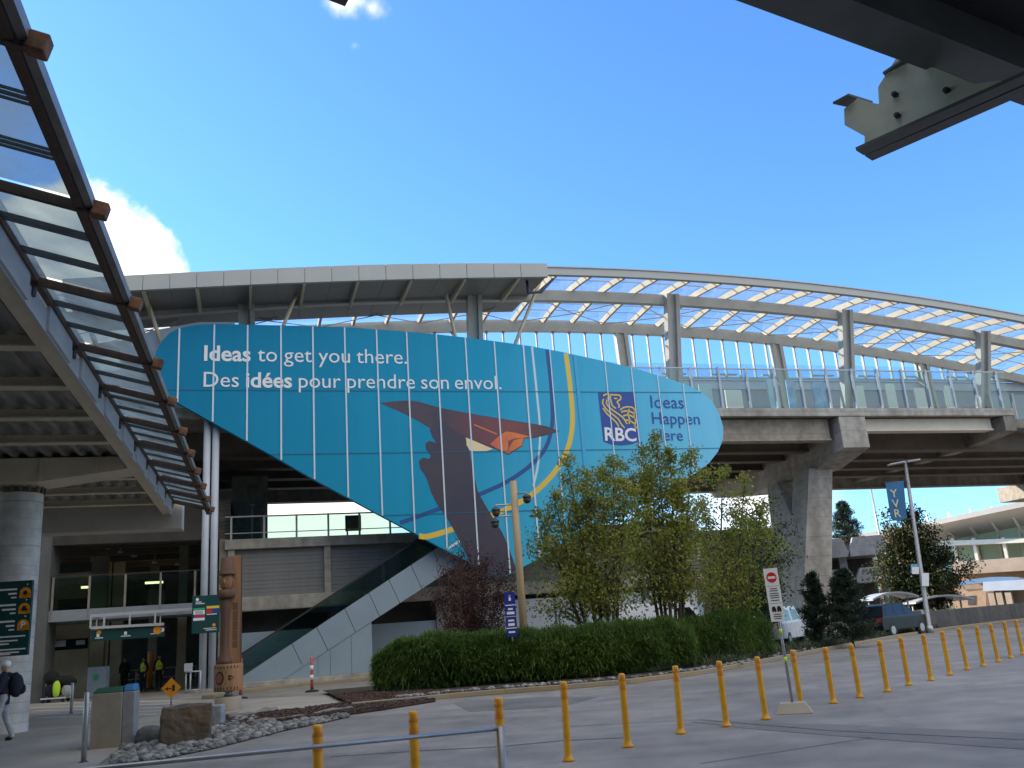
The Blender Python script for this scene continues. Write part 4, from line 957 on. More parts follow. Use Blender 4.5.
# overhead direction sign in the passage
o, bx = sign_board('direction_sign', 'long dark green direction sign hanging across the passage entrance', (91, 626, 165, 641.5), W0 - 0.5, navy_green, None, group='dark green direction signs')
q = MB(); w = W0 - 0.5
for x0, y0, x1, y1 in ((.07, .30, .11, .62), (.05, .68, .16, .76), (.44, .28, .48, .58), (.40, .66, .53, .74), (.80, .62, .93, .70)): mark_rect(q, bx, x0, y0, x1, y1, w, 0)
mark_disc(q, bx, .90, .34, .20, w, 1); mark_disc(q, bx, .96, .34, .10, w, 0); mark_disc(q, bx, .10, .2, .1, w, 1); q.build('lettering', PR, o)
for x in (0.06, 0.93):
    u = lerp(bx[0], bx[2], x); q = MB(); q.beam(S(u, w + 0.06, bx[3]), S(u, w + 0.06, zf), 0.06, 0.06, S.y); q.build('hanger', grey_steel, o)
# sign on the white posts
o, bx = sign_board('direction_sign', 'dark green board with coloured labels fixed to the white posts beside the carved pole', (191.5, 594.5, 220, 634), -0.55, navy_green, None, group='dark green direction signs'); w = -0.55; q = MB()
mark_disc(q, bx, .18, .10, .07, w, 0); mark_rect(q, bx, .12, .16, .34, .18, w, 0); mark_rect(q, bx, .12, .205, .45, .225, w, 0)
mark_rect(q, bx, .05, .33, .46, .385, w, 6); mark_rect(q, bx, .52, .29, .98, .36, w, 7); mark_rect(q, bx, .05, .39, .46, .50, w, 0); mark_rect(q, bx, .08, .51, .46, .58, w, 3); mark_rect(q, bx, .05, .59, .46, .66, w, 0)
mark_rect(q, bx, .52, .38, .72, .48, w, 5); mark_rect(q, bx, .73, .38, .98, .48, w, 4); mark_rect(q, bx, .53, .50, .9, .52, w, 0)
for k in range(3): mark_rect(q, bx, .10, .415 + .03 * k, .4, .425 + .03 * k, w - 0.004, 2)
mark_disc(q, bx, .80, .80, .07, w, 1); mark_rect(q, bx, .42, .87, .88, .885, w, 0); mark_rect(q, bx, .5, .915, .9, .93, w, 0); q.build('lettering', PR, o)
for x in (0.35, 0.7):
    u = lerp(bx[0], bx[2], x); q = MB(); q.beam(S(u, -0.43, lerp(bx[1], bx[3], .5)), S(u, -0.2, lerp(bx[1], bx[3], .5)), 0.05, 0.05); q.build('bracket', grey_steel, o)
# big sign on the round column: stands square to the column, facing the camera
cl_ = at_y(-22, 655, 22.6); cr_ = at_y(27.5, 655, 22.75); dd = (cr_ - cl_); dd.z = 0; L = dd.length; dd.normalize()
N = Frame(Vector((cl_.x, cl_.y, 0)), dd, Vector((-dd.y, dd.x, 0)))
zb_ = at_y(10, 656, 22.6).z; zt_ = at_y(10, 581, 22.6).z; H = zt_ - zb_
o = thing('direction_sign', 'tall dark green wayfinding sign with orange symbols mounted on the round column', 'sign', N(L / 2, 0, zb_), 0, 'dark green direction signs')
q = MB(); q.fbox(N, 0, L, 0, 0.12, zb_, zt_); q.build('board', navy_green, o, bevel=0.01)
q = MB()
def nrect(x0, y0, x1, y1, mi, lay=1): q.mi = mi; q.flat([N(x, -0.005 * lay, zt_ - y * H) for x, y in ((x0, y0), (x1, y0), (x1, y1), (x0, y1))], -N.y)
def ndisc(x, y, r, mi, lay=1, n=20, a0=0, a1=2 * math.pi): q.mi = mi; q.flat([N(x + r * math.cos(a0 + (a1 - a0) * i / n), -0.005 * lay, zt_ - y * H + r * math.sin(a0 + (a1 - a0) * i / n)) for i in range(n)], -N.y)
rx = L - 0.15
for k, y in enumerate((0.17, 0.38, 0.60)):
    ndisc(rx, y, 0.135, 1); nrect(rx - 0.135, y, rx + 0.135, y + 0.068, 1, 1)
    nrect(rx - 0.40 - 0.22, y - 0.07, rx - 0.2, y - 0.045, 0); nrect(rx - 0.40 - 0.12 * (k % 2), y - 0.01, rx - 0.2, y + 0.014, 0); nrect(rx - 0.33, y + 0.045, rx - 0.2, y + 0.065, 0)
    ndisc(rx + 0.04, y - 0.115, 0.028, 0, 2, 3)
put_text(q, 'P', 0.22, lambda a, b: N(rx + a, -0.012, zt_ - 0.64 * H + b), 0.02, 'c')
q.mi = 2; ndisc(rx, 0.165, 0.05, 2, 2); nrect(rx - 0.06, 0.375, rx + 0.06, 0.41, 2, 2); nrect(rx - 0.04, 0.345, rx + 0.04, 0.374, 2, 2)
for y, a in ((0.735, .62), (0.79, .45), (0.83, .25), (0.905, .65), (0.945, .5), (0.965, .3)): nrect(rx - 0.55, y, rx - 0.55 + a, y + 0.018, 0)
q.build('lettering', PR, o)

# ================================================================== LOWER CONCOURSE BUILDING AND ESCALATOR
cb_ = thing('concourse_building', 'low grey concrete building with ribbed walls and a railed roof terrace behind the escalator', 'building', S(10, 6, 0))
W = 3.4; ul = SP(224, 600, W)[0]; ur = 28.2; urr = 19.0
zr0, zr1 = 6.62, 7.12
q = MB(); q.fbox(S, ul, ur, W - 0.25, 16, zr0, zr1); q.build('roof_slab', concrete, cb_, bevel=0.02)
q = MB()
n = 12
for k in range(n):
    z0 = 4.25 + (6.6 - 4.25) * k / n; z1 = 4.25 + (6.6 - 4.25) * (k + 1) / n
    q.fbox(S, ul + 0.1, ur, W + 0.12 + (0.02 if k % 2 else 0), W + 0.5, z0 + 0.004, z1 - 0.004)
q.build('wall', grey_rib, cb_)
for px in (231, 327.5):
    u = SP(px, 570, W)[0]; q = MB(); q.fbox(S, u - 0.16, u + 0.16, W - 0.12, W + 0.11, 3.75, 6.615); q.build('pilaster', concrete, cb_)
q = MB(); q.fbox(S, ul, ur, W - 0.2, W + 0.6, 3.55, 4.24); q.build('floor_beam', concrete, cb_, bevel=0.02)
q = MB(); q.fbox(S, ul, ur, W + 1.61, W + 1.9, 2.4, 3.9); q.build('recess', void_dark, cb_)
q = MB(); q.fbox(S, ul, ur, W + 0.3, W + 1.6, 0.0, 2.52); q.build('lower_wall', esc_panel, cb_)
q = MB(); q.fbox(S, 12.5, 15.6, W + 0.1, W + 0.29, 0, 3.54); q.build('lower_wall', grey_rib, cb_)
for k in range(7):
    q = MB(); q.fbox(S, 15.7 + 1.75 * k, 17.3 + 1.75 * k, W + 0.1, W + 0.29, 0.1, 3.3); q.build('white_bay', white_panel, cb_)
q = MB(); q.fbox(S, ul, urr, W - 0.02, W + 0.0, zr1, zr1 + 1.12); rl = q.build('railing', glass_rail, cb_)
q = MB(); q.fbox(S, ul, urr, W - 0.05, W + 0.03, zr1 + 1.13, zr1 + 1.2); q.fbox(S, ul, urr, W - 0.05, W + 0.03, zr1 + 0.3, zr1 + 0.34); q.build('rail', grey_steel, rl)
u = ul + 0.3
while u < urr:
    q = MB(); q.fbox(S, u - 0.05, u + 0.05, W - 0.08, W - 0.025, zr1 - 0.02, zr1 + 1.2); q.build('post', grey_steel, rl); u += 1.62
for px, yb, yt in ((252, 538, 505), (262, 538, 517)):
    u, z1 = SP(px, yt, W + 4); q = MB(); q.tube([S(u, W + 4, zr1), S(u, W + 4, z1)], 0.06, 8); q.ball(S(u, W + 4, z1), 0.1, 4, (2, 1, 0.5)); t = q.build('terrace_lamp', grey_steel); tag(t, 'taller thin lamp post on the roof terrace' if yt < 510 else 'short lamp post on the roof terrace', 'lamp post', 'lamp posts on the roof terrace')
o = thing('terrace_board', 'brown board in a dark frame standing on the roof terrace', 'board', S(SP(353, 530, W + .3)[0], W + .3, zr1))
(ua, za), (ub_, zb) = SP(345.5, 531, W + .3), SP(361, 515, W + .3)
q = MB(); q.fbox(S, ua, ub_, W + .3, W + .42, za, zb); q.build('frame', dark_metal, o)
q = MB(); q.fbox(S, ua + .12, ub_ - .12, W + .27, W + .299, za + .12, zb - .12); q.build('panel', mat('brown panel', (0.36, 0.19, 0.05), 0.5, 0, 0.2, 1), o)
for u in (ua + .1, ub_ - .1): q = MB(); q.fbox(S, u - .04, u + .04, W + .32, W + .4, zr1, za); q.build('leg', dark_metal, o)

es = thing('escalator', 'covered escalator with white side cladding and dark glass rising to the right', 'escalator', S(5, 1.4, 0))
WE = 0.9
A = SP(243, 676, WE); B = SP(440, 546, WE)          # upper edge of the cladding
Cc = SP(325, 652, WE); D = SP(440, 577, WE)         # lower edge
sl_ = (B[1] - A[1]) / (B[0] - A[0]); sl2 = (D[1] - Cc[1]) / (D[0] - Cc[0])
ue = 17.5
top_z = lambda u: A[1] + sl_ * (u - A[0]); bot_z = lambda u: max(0.0, Cc[1] + sl2 * (u - Cc[0]))
ug = Cc[0] - Cc[1] / sl2
q = MB(); us = [A[0] - 0.25, ug, Cc[0]]; u = Cc[0]
cuts = [SP(x, y, WE)[0] for x, y in ((292, 664), (317, 640), (345, 620), (369, 600), (389, 582), (411, 565), (433, 553))]
us = [A[0] - 0.3] + cuts + [cuts[-1] + 1.2, ue]
sk = 0.5
for a, b in zip(us, us[1:]):
    a2, b2 = a + 0.012, b - 0.012
    low = [(a2 + sk, bot_z(a2 + sk))] + ([(ug, 0.0)] if a2 + sk < ug < b2 + sk else []) + [(b2 + sk, bot_z(b2 + sk))]
    if a == us[0]: low = [(a2, 0.0)] + low[1:]
    q.prism([S(p, WE, z) for p, z in low + [(b2, top_z(b2)), (a2, max(top_z(a2), 0.05))]], S.y * 0.1)
q.build('side_cladding', esc_panel, es)
q = MB(); q.prism([S(u, WE + 0.11, z) for u, z in ((A[0] - 0.6, 0), (ug, 0), (ue, bot_z(ue) + .03), (ue, top_z(ue) - 0.06), (A[0] - 0.6, top_z(A[0] - .6)))], S.y * 1.5); q.build('truss', dark_metal, es)
hg = 1.0
q = MB(); q.prism([S(u, WE + 0.06, top_z(u) + d) for u, d in ((A[0] - 0.3, 0), (ue, 0), (ue, hg), (A[0] - 0.3, hg))], S.y * 0.02); gl_ = q.build('balustrade', glass('dark green glass', (0.74, 0.83, 0.81), 0.05, 0.92), es)
q = MB(); q.prism([S(u, WE + 1.45, top_z(u) + d) for u, d in ((A[0] - 0.3, 0), (ue, 0), (ue, hg), (A[0] - 0.3, hg))], S.y * 0.02); q.build('balustrade', MATS['dark green glass'], es)
for w in (WE + 0.07, WE + 1.46):
    q = MB(); q.beam(S(A[0] - 0.35, w, top_z(A[0] - .35) + hg + .03), S(ue, w, top_z(ue) + hg + .03), 0.09, 0.08); q.build('handrail', black_rubber, es)
q = MB()
for k in range(30):
    u = A[0] + 0.4 * k
    if u < ue: q.fbox(S, u, u + 0.4, WE + 0.2, WE + 1.4, top_z(u) - 0.3, top_z(u) + 0.05)
q.build('steps', dark_metal, es)
# plain wall box below the cladding, standing on a concrete plinth
q = MB(); u0 = A[0] + 0.6; u1 = SP(372, 650, WE + .2)[0]
seams = [u0, SP(292, 664, WE)[0] + 1.2, SP(330, 660, WE + .2)[0], SP(351, 655, WE + .2)[0], u1]
for a, b in zip(seams, seams[1:]):
    q.prism([S(p, WE + 0.03, z) for p, z in ((a + .01, 0.25), (b - .01, 0.25), (b - .01, max(.3, bot_z(b) - .02)), (a + .01, max(.3, bot_z(a) - .02)))], S.y * 0.07)
q.build('base_wall', esc_panel, es)
q = MB(); q.fbox(S, A[0] - .2, u1 + .1, WE - .25, WE + 1.6, 0, 0.24); q.build('plinth', concrete, es, bevel=0.02)
# kerb along the far lane in front of the escalator
k2 = G((214, 698.5), (250, 692), (300, 686.5), (350, 682), (372, 680))
ribbon('far_kerb', k2, offset_poly(k2, 0.5), 0, 0.14, kerb_mat)

# ================================================================== BOLLARDS, SIGNS AND STREET FURNITURE
bol_px = [(568.5, 761.5), (628, 747.5), (681, 734), (726.5, 726.8), (766, 719.8), (801.5, 706.5), (833.5, 703.5), (860, 697.8), (887.5, 692), (909, 685.5), (931, 680.8), (950, 675.4), (967.5, 670), (983.5, 666.4), (998.5, 662), (1011, 658.3), (1023, 655)]
first3 = [at_y(px, py, Y) for px, py, Y in ((317.5, 760, 8.25), (414.5, 750, 9.0), (500.5, 745, 10.05))]
def bollard_parts(root):
    p = root.location
    q = MB(); q.lathe(p, [(0.075, 0), (0.075, 0.03), (0.05, 0.05), (0.047, 0.10), (0.0463, 0.11), (0.0455, 0.90), (0.0455, 0.925), (0.043, 0.945), (0.03, 0.955)], 16); q.build('tube', yellow_plastic, root)
    q = MB(); q.lathe(p + Vector((0, 0, 0.74)), [(0.0464, 0), (0.0466, 0.001), (0.0466, 0.074), (0.0464, 0.075)], 16); q.build('reflective_band', orange_band, root)
    q = MB(); q.lathe(p + Vector((0, 0, 0.855)), [(0.0462, 0), (0.0466, 0.001), (0.0466, 0.054), (0.0462, 0.055)], 16); q.build('reflective_band', orange_band, root)
proto = None
spots = [Vector((p.x, p.y, 0)) for p in first3] + [gnd(*p) for p in bol_px]
rb = random.Random(11)
for i, p in enumerate(spots):
    lb = 'yellow flexible road bollard, ' + (ORD[i] + ' from the left in the row' if i < 17 else ('second from the right end of the row' if i == 18 else 'third from the right end of the row')) if i < 19 else 'yellow flexible road bollard, rightmost of the row'
    if i < 3: lb += ', behind the pipe rail' if i < 2 else ', by the rail post'
    if proto is None:
        proto = thing('bollard', lb, 'bollard', p, 0, 'yellow bollards across the road'); bollard_parts(proto); o = proto
    else:
        o = copy_tree(proto); o.location = p; o['label'] = lb
    o.rotation_euler = (R(rb.uniform(-1.3, 1.3)), R(rb.uniform(-1.3, 1.3)), rb.uniform(0, 6))
# pipe rail in front
pr_o = thing('pipe_rail', 'grey galvanised pipe rail with end post in front of the yellow bollards', 'railing', at_y(500, 760, 5.75) * Vector((1, 1, 0)) if False else Vector((at_y(500, 760, 5.75).x, 5.75, 0)))
A_ = at_y(500.5, 728.5, 5.75); B_ = at_y(96, 768.5, 5.15); D_ = (A_ - B_)
q = MB(); q.tube([A_ + D_ * 0.003, A_ - D_ * 2.2], 0.0125, 10); q.build('rail', galv, pr_o)
q = MB(); q.tube([Vector((A_.x, A_.y, -0.02)), A_ + Vector((0, 0, 0.012))], 0.024, 12); q.build('post', galv, pr_o)
e = A_ - D_ * 1.4; q = MB(); q.tube([Vector((e.x, e.y, -0.02)), e], 0.024, 12); q.build('post', galv, pr_o)
# no-entry sign on a concrete foot
b = gnd(794, 713); ns = thing('no_entry_sign', 'white no entry sign with red disc on a leaning post in a concrete block', 'sign', (b.x, b.y, 0))
Yn = b.y
def nb(px, py): return at_y(px, py, Yn)
q = MB(); fr = Frame(Vector((b.x, b.y, 0)), Vector((0.97, -0.25, 0)).normalized(), Vector((0.25, 0.97, 0)).normalized())
q.hexa([fr(-0.31, -0.22, 0), fr(0.31, -0.22, 0), fr(0.31, 0.22, 0), fr(-0.31, 0.22, 0), fr(-0.20, -0.13, 0.17), fr(0.20, -0.13, 0.17), fr(0.20, 0.13, 0.17), fr(-0.20, 0.13, 0.17)]); q.build('concrete_foot', concrete_pave, ns, bevel=0.015)
ptop = nb(770.5, 569); pbase = fr(0, 0, 0.17); q = MB(); q.tube([pbase - Vector((0, 0, 0.1)), pbase.lerp(ptop, 0.97)], 0.024, 12); po = q.build('post', galv, ns)
for t in (0.29, 0.50):
    q = MB(); c = pbase.lerp(ptop, t); dv = (ptop - pbase).normalized(); q.tube([c, c + dv * 0.09], 0.027, 12); q.build('reflective_band', hi_vis, po)
TL, TR, BR, BL = nb(762.5, 569), nb(776.5, 567.8), nb(785, 621), nb(771, 622)
ex = (TR - TL); ey = (BL - TL); nrm = ex.cross(ey).normalized()
if nrm.y > 0: nrm = -nrm
off = Vector((0, -0.03, 0))
q = MB(); q.prism([p + off for p in (TL, TR, BR, BL)], -nrm * 0.008); q.build('plate', white_print, ns)
def sp2(x, y, lay): return TL + off + ex * x + ey * y + nrm * 0.002 * lay
q = MB(); asp = ex.length / ey.length
q.mi = 0; q.flat([sp2(.5 + .36 * math.cos(a), .175 + .36 * asp * math.sin(a) , 2) for a in [2 * math.pi * i / 28 for i in range(28)]], nrm)
q.mi = 1; q.flat([sp2(x, y, 3) for x, y in ((.24, .155), (.76, .155), (.76, .20), (.24, .20))], nrm)
q.mi = 2
for y, a in ((.38, .5), (.42, .6), (.47, .62), (.51, .66), (.55, .62), (.60, .6), (.86, .5), (.90, .6), (.94, .5)): q.flat([sp2(.5 + s * a / 2, yy, 2) for s, yy in ((-1, y), (1, y), (1, y + .015), (-1, y + .015))], nrm)
for x in (.32, .68): 
    q.flat([sp2(x + dx, y, 2) for dx, y in ((-.15, .76), (-.10, .72), (.08, .72), (.15, .77), (.15, .81), (-.15, .81))], nrm)
    for dx in (-.09, .09): q.flat([sp2(x + dx + .05 * math.cos(a), .815 + .05 * asp * math.sin(a), 2) for a in [2 * math.pi * i / 10 for i in range(10)]], nrm)
q.flat([sp2(x, y, 2) for x, y in ((.05, .335), (.95, .335), (.95, .34), (.05, .34))], nrm); q.flat([sp2(x, y, 2) for x, y in ((.05, .66), (.95, .66), (.95, .665), (.05, .665))], nrm)
q.build('symbol', [red_print, white_print, black_print], ns)
# lamp post with banner
lb_ = at_y(927.5, 620, 50.5); lp = thing('street_lamp', 'tall grey street lamp with twin flat heads and a blue banner', 'street lamp', (lb_.x, lb_.y, 0))
LT = at_y(904.5, 462, 50.5); LT = Vector((lb_.x + (LT.x - lb_.x) * 0.35, lb_.y, LT.z)); base = Vector((lb_.x, lb_.y, 0))
LT = Vector((at_y(905, 462, 50.5).x, 50.5, at_y(905, 462, 50.5).z))
q = MB(); q.tube([base, base.lerp(LT, 0.04), base.lerp(LT, 0.041), LT], [0.2, 0.2, 0.13, 0.085], 12); q.build('post', galv, lp)
for s, l in ((-1, 0.95), (1, 0.8)):
    q = MB(); q.beam(LT + Vector((0.05 * s, 0, 0)), LT + Vector((l * s, 0, 0.06 if s > 0 else -0.1)), 0.4, 0.09); q.build('lamp_head', galv, lp, bevel=0.02)
def P5(px, py, Y=50.35): return at_y(px, py, Y)
bn = [P5(885.5, 483), P5(903.5, 481), P5(907, 518), P5(899, 521), P5(891, 519)]
q = MB(); q.prism(bn, Vector((0, 0.03, 0))); bo = q.build('banner', mat('banner blue', (0.03, 0.16, 0.33), 0.6, 0, 0.2, 1), lp)
q = MB()
for t, px, py in (('Y', 894.5, 497), ('V', 896.3, 507.3), ('R', 898.3, 517)):
    c = P5(px, py, 50.33); put_text(q, t, 0.62, lambda a, bb: c + Vector((a, 0, bb)), 0.01, 'c')
q.build('lettering', mat('banner cream print', (0.72, 0.66, 0.42), 0.6), bo)
for py in (481.5, 519.5):
    a = P5(884 if py < 500 else 889, py + 1, 50.36); bb = P5(908 if py < 500 else 913, py - 0.5, 50.45); q = MB(); q.tube([a, bb], 0.03, 6); q.build('bracket', dark_metal, bo)
for px0, px1, y0_, y1_, m in ((911, 918, 564, 573, blue_board), (912, 919, 567, 574, white_print), (922, 929, 573, 586, white_print)):
    q = MB(); q.prism([P5(px0, y0_, 50.3 if m is not blue_board else 50.36), P5(px1, y0_, 50.3 if m is not blue_board else 50.36), P5(px1, y1_, 50.3 if m is not blue_board else 50.36), P5(px0, y1_, 50.3 if m is not blue_board else 50.36)], Vector((0, 0.02, 0))); q.build('sign_plate', m, lp)
# low concrete wall on the right
wall_grey = mat('dark barrier concrete', (0.11, 0.107, 0.105), 0.88, 0, 0.3, 0.9, 0.25, 30, streak=True)
w1, w2 = gnd(927, 630.5), gnd(1075, 613.5); dW = (w2 - w1).normalized(); nW = Vector((-dW.y, dW.x, 0)); Lw = (w2 - w1).length
FW = Frame(w1, dW, nW)
q = MB(); q.fbox(FW, 0, Lw, 0, 0.35, 0, 1.08); o = q.build('low_wall', wall_grey, bevel=0.03); tag(o, 'long low grey concrete barrier wall running off to the right beside the road', 'wall')
q = MB(); q.fbox(FW, -0.32, -0.003, -0.03, 0.38, 0, 1.2); o = q.build('wall_pillar', concrete, bevel=0.03); tag(o, 'short square concrete pillar ending the low barrier wall beneath the lamp', 'pillar')
# timber pole with cameras
pb = at_y(524.5, 640, 31); tp = thing('timber_pole', 'pale timber pole with dome cameras standing in the hedge', 'pole', (pb.x, pb.y, KH))
pt = at_y(515, 481, 31)
q = MB(); q.tube([Vector((pb.x, 31, 0)), Vector((pb.x, 31, pt.z))], [0.14, 0.115], 14); q.build('shaft', wood_pole, tp)
pole_x = pb.x
for px, py, sx in ((496, 513, -1), (495, 524.5, -1), (527, 500, 1)):
    c = at_y(px, py, 30.8); q = MB(); q.tube([Vector((pole_x + 0.1 * sx, 31, c.z + 0.28)), c + Vector((0, 0, 0.26)), c + Vector((0, 0, 0.1))], 0.03, 6); a_ = q.build('camera_arm', galv, tp)
    q = MB(); q.ball(c, 0.135, 8, (1, 1, 0.9)); q.lathe(c + Vector((0, 0, 0.06)), [(0.145, 0), (0.145, 0.07), (0.06, 0.14)], 12); q.build('dome', dark_metal, a_)
# blue sign in the hedge
sbp = at_y(511, 640, 29.3); bs = thing('blue_sign', 'small blue and white parking sign with four panels sticking out of the hedge', 'sign', (sbp.x, 29.3, KH))
a = at_y(505.5, 637, 29.3); bb = at_y(516, 592, 29.3); hw_ = 0.17; cxs = (a.x + bb.x) / 2
q = MB(); q.box((cxs, 29.3, (a.z + bb.z) / 2), (2 * hw_, 0.03, bb.z - a.z)); q.build('plate', sign_blue, bs)
q = MB(); hz = bb.z - a.z
for y0_, y1_, wd in ((.07, .09, .3), (.11, .19, .4), (.28, .3, 1.9), (.36, .40, .9), (.44, .50, 1.4), (.545, .555, 1.9), (.62, .66, 1.1), (.70, .76, 1.2), (.80, .82, 1.9), (.88, .92, 1.2)):
    q.box((cxs, 29.28, bb.z - hz * (y0_ + y1_) / 2), (hw_ * wd, 0.006, hz * (y1_ - y0_)))
q.build('lettering', white_print, bs)
q = MB(); q.tube([Vector((cxs, 29.34, KH)), Vector((cxs, 29.34, bb.z))], 0.03, 8); q.build('post', galv, bs)
# carved pole
tb_ = gnd(228, 711); cp = thing('carved_pole', 'tall carved cedar figure with a hat on a round concrete base', 'carved pole', (tb_.x, tb_.y, 0), 0)
TY = tb_.y; zz = lambda py: at_y(228, py, TY).z; wx = lambda n: n * TY / 900
X0 = Vector((tb_.x, TY, 0))
q = MB(); q.lathe(X0, [(wx(12.5), 0), (wx(12.5), zz(696.5))], 28); q.build('concrete_base', concrete_pave, cp, bevel=0.01)
q = MB(); q.lathe(X0 + Vector((0, 0, zz(696.5))), [(wx(4), 0), (wx(4), zz(690) - zz(696.5))], 12); q.build('spindle', galv, cp)
q = MB(); q.lathe(X0 + Vector((0, 0, zz(691))), [(wx(13), 0), (wx(13.5), 0.06), (wx(13.5), zz(664) - zz(691) - .06), (wx(13), zz(664) - zz(691))], 28); dr = q.build('drum', carved_wood, cp)
q = MB()
def drum_mark(ang, z, ra, rz, mi, n=16, sh=None):
    q.mi = mi; pts = []
    prof2 = sh or [(math.cos(2 * math.pi * i / n), math.sin(2 * math.pi * i / n)) for i in range(n)]
    r = wx(13.5) + 0.006 + (0.004 if mi else 0)
    pts = [X0 + Vector((r * math.sin(ang + x * ra), -r * math.cos(ang + x * ra), z + y * rz)) for x, y in prof2]
    cc = sum(pts, Vector()) / len(pts); d = Vector((cc.x - X0.x, cc.y - X0.y, 0)); cc = cc + d * 0.02
    q.add(pts + [cc], [(i, (i + 1) % len(pts), len(pts)) for i in range(len(pts))])
zm = (zz(691) + zz(664)) / 2
drum_mark(-0.35, zm, 0.36, 0.19, 0); drum_mark(-0.35, zm, 0.26, 0.14, 1)
drum_mark(0.42, zm, 0.38, 0.20, 0, sh=[(-1, -1), (-.25, 0), (-1, 1), (.2, .25), (.9, 0), (.2, -.25)])
for k in range(9):
    for s in (1, -1): drum_mark(-0.95 + 0.24 * k, zm + s * 0.31, 0.05, 0.05, 0, sh=[(-1, -s), (1, -s), (0, s)])
q.build('carving', [black_print, mat('carved red oval', (0.30, 0.07, 0.03), 0.6, 0, 0.2, 3)], dr)
zb2, zt2 = zz(663.5), zz(558)
bx0 = wx(3.5)
q = MB(); q.fbox(Frame(X0, Vector((0.95, 0.3, 0)).normalized(), Vector((-0.3, 0.95, 0)).normalized()), -wx(2), wx(10.5), wx(1), wx(3.5), zb2, zz(556)); bk = q.build('back_board', carved_wood, cp, bevel=0.01)
q = MB(); q.fbox(Frame(X0, Vector((0.95, 0.3, 0)).normalized(), Vector((-0.3, 0.95, 0)).normalized()), wx(9.5), wx(12), wx(3.6), wx(6), zb2, zz(556)); q.build('back_post', dark_wood, bk, bevel=0.01)
q = MB(); FB = Frame(X0, Vector((0.95, 0.3, 0)).normalized(), Vector((-0.3, 0.95, 0)).normalized())
for k, (y0_, y1_) in enumerate(((603, 610), (611, 620), (621, 630), (631, 640), (641, 648))): q.fbox(FB, wx(3.5), wx(8), wx(0.6), wx(0.99), zz(y1_), zz(y0_))
q.build('inlay', dark_wood, bk, bevel=0.015)
Xf = X0 + Vector((-wx(3.5), -wx(2), 0))
q = MB(); q.lathe(Xf + Vector((0, 0, zb2)), [(wx(7.5), 0), (wx(7), 0.1), (wx(4.6), 0.25), (wx(4.2), 0.6), (wx(4.4), zz(610) - zb2), (wx(5.2), zz(598) - zb2)], 16); q.build('body', dark_wood, cp)
q = MB(); q.lathe(Xf + Vector((wx(1), 0, zz(598))), [(wx(7.5), 0), (wx(8.8), 0.05), (wx(8.8), 0.16), (wx(7), 0.24)], 18); q.build('collar', dark_wood, cp)
hc = Xf + Vector((wx(1), 0, (zz(590) + zz(573)) / 2)); hr = (zz(572) - zz(592)) / 2
q = MB(); q.ball(hc, hr, 10, (0.66, 0.66, 1.0)); q.ball(hc + Vector((0, -hr * 0.68, -0.02)), hr * 0.16, 5, (0.7, 1, 1.7)); q.ball(hc + Vector((0, -hr * 0.5, -hr * 0.52)), hr * 0.2, 5, (1.3, 0.8, 0.35))
for s in (-1, 1): q.ball(hc + Vector((s * hr * 0.28, -hr * 0.55, hr * 0.2)), hr * 0.16, 5, (1.2, 0.6, 0.5)); q.ball(hc + Vector((s * hr * 0.66, 0, 0)), hr * 0.2, 5, (0.4, 0.8, 1.3))
q.build('carved_head', carved_wood, cp)
q = MB(); q.lathe(Xf + Vector((wx(1), 0, zz(575))), [(wx(8.5), 0), (wx(8), 0.05), (wx(6), 0.14), (wx(5.2), zz(558) - zz(575)), (wx(4), zz(557.5) - zz(575))], 18); q.build('carved_hat', dark_wood, cp)
# litter bin
bc = gnd(104, 749); FBn = Frame(Vector((bc.x, bc.y + 0.3, 0)), Vector((math.cos(0.25), math.sin(0.25), 0)), Vector((-math.sin(0.25), math.cos(0.25), 0)))
bi = thing('litter_bin', 'square metal litter bin with green and blue lids on the forecourt', 'bin', FBn(0, 0, 0))
q = MB(); q.fbox(FBn, -0.34, 0.22, -0.3, 0.34, 0.0, 1.02); q.build('body', bin_grey, bi, bevel=0.015)
q = MB(); q.fbox(FBn, 0.225, 0.44, -0.26, 0.34, 0.0, 1.02); q.build('side_panel', galv, bi, bevel=0.015)
q = MB(); q.hexa([FBn(-0.34, -0.3, 1.025), FBn(0.22, -0.3, 1.025), FBn(0.22, 0.34, 1.025), FBn(-0.34, 0.34, 1.025), FBn(-0.26, -0.2, 1.12), FBn(0.2, -0.2, 1.12), FBn(0.2, 0.3, 1.12), FBn(-0.26, 0.3, 1.12)]); q.build('lid', bin_green, bi, bevel=0.02)
q = MB(); q.hexa([FBn(0.225, -0.26, 1.025), FBn(0.44, -0.26, 1.025), FBn(0.44, 0.34, 1.025), FBn(0.225, 0.34, 1.025), FBn(0.24, -0.2, 1.15), FBn(0.42, -0.2, 1.15), FBn(0.42, 0.3, 1.15), FBn(0.24, 0.3, 1.15)]); q.build('lid', bin_blue, bi, bevel=0.02)
# steel bollards on the forecourt
for i, (px, py, h, r, lb) in enumerate(((83.5, 763, 1.12, 0.045, 'steel bollard right beside the litter bin'), (71, 714, 1.0, 0.05, 'steel bollard between the bin and the round column'), (102.5, 696.5, 0.95, 0.05, 'steel bollard at the crosswalk behind the bin'))):
    p = gnd(px, py); o = thing('steel_bollard', lb, 'bollard', p, 0, 'steel bollards on the forecourt')
    q = MB(); q.lathe(p, [(r, 0), (r, h), (r * 0.8, h + 0.01)], 14); q.build('tube', galv, o)
    q = MB(); q.lathe(p, [(r * 1.8, 0), (r * 1.8, 0.02), (r * 1.02, 0.03)], 14); q.build('foot', dark_metal, o)
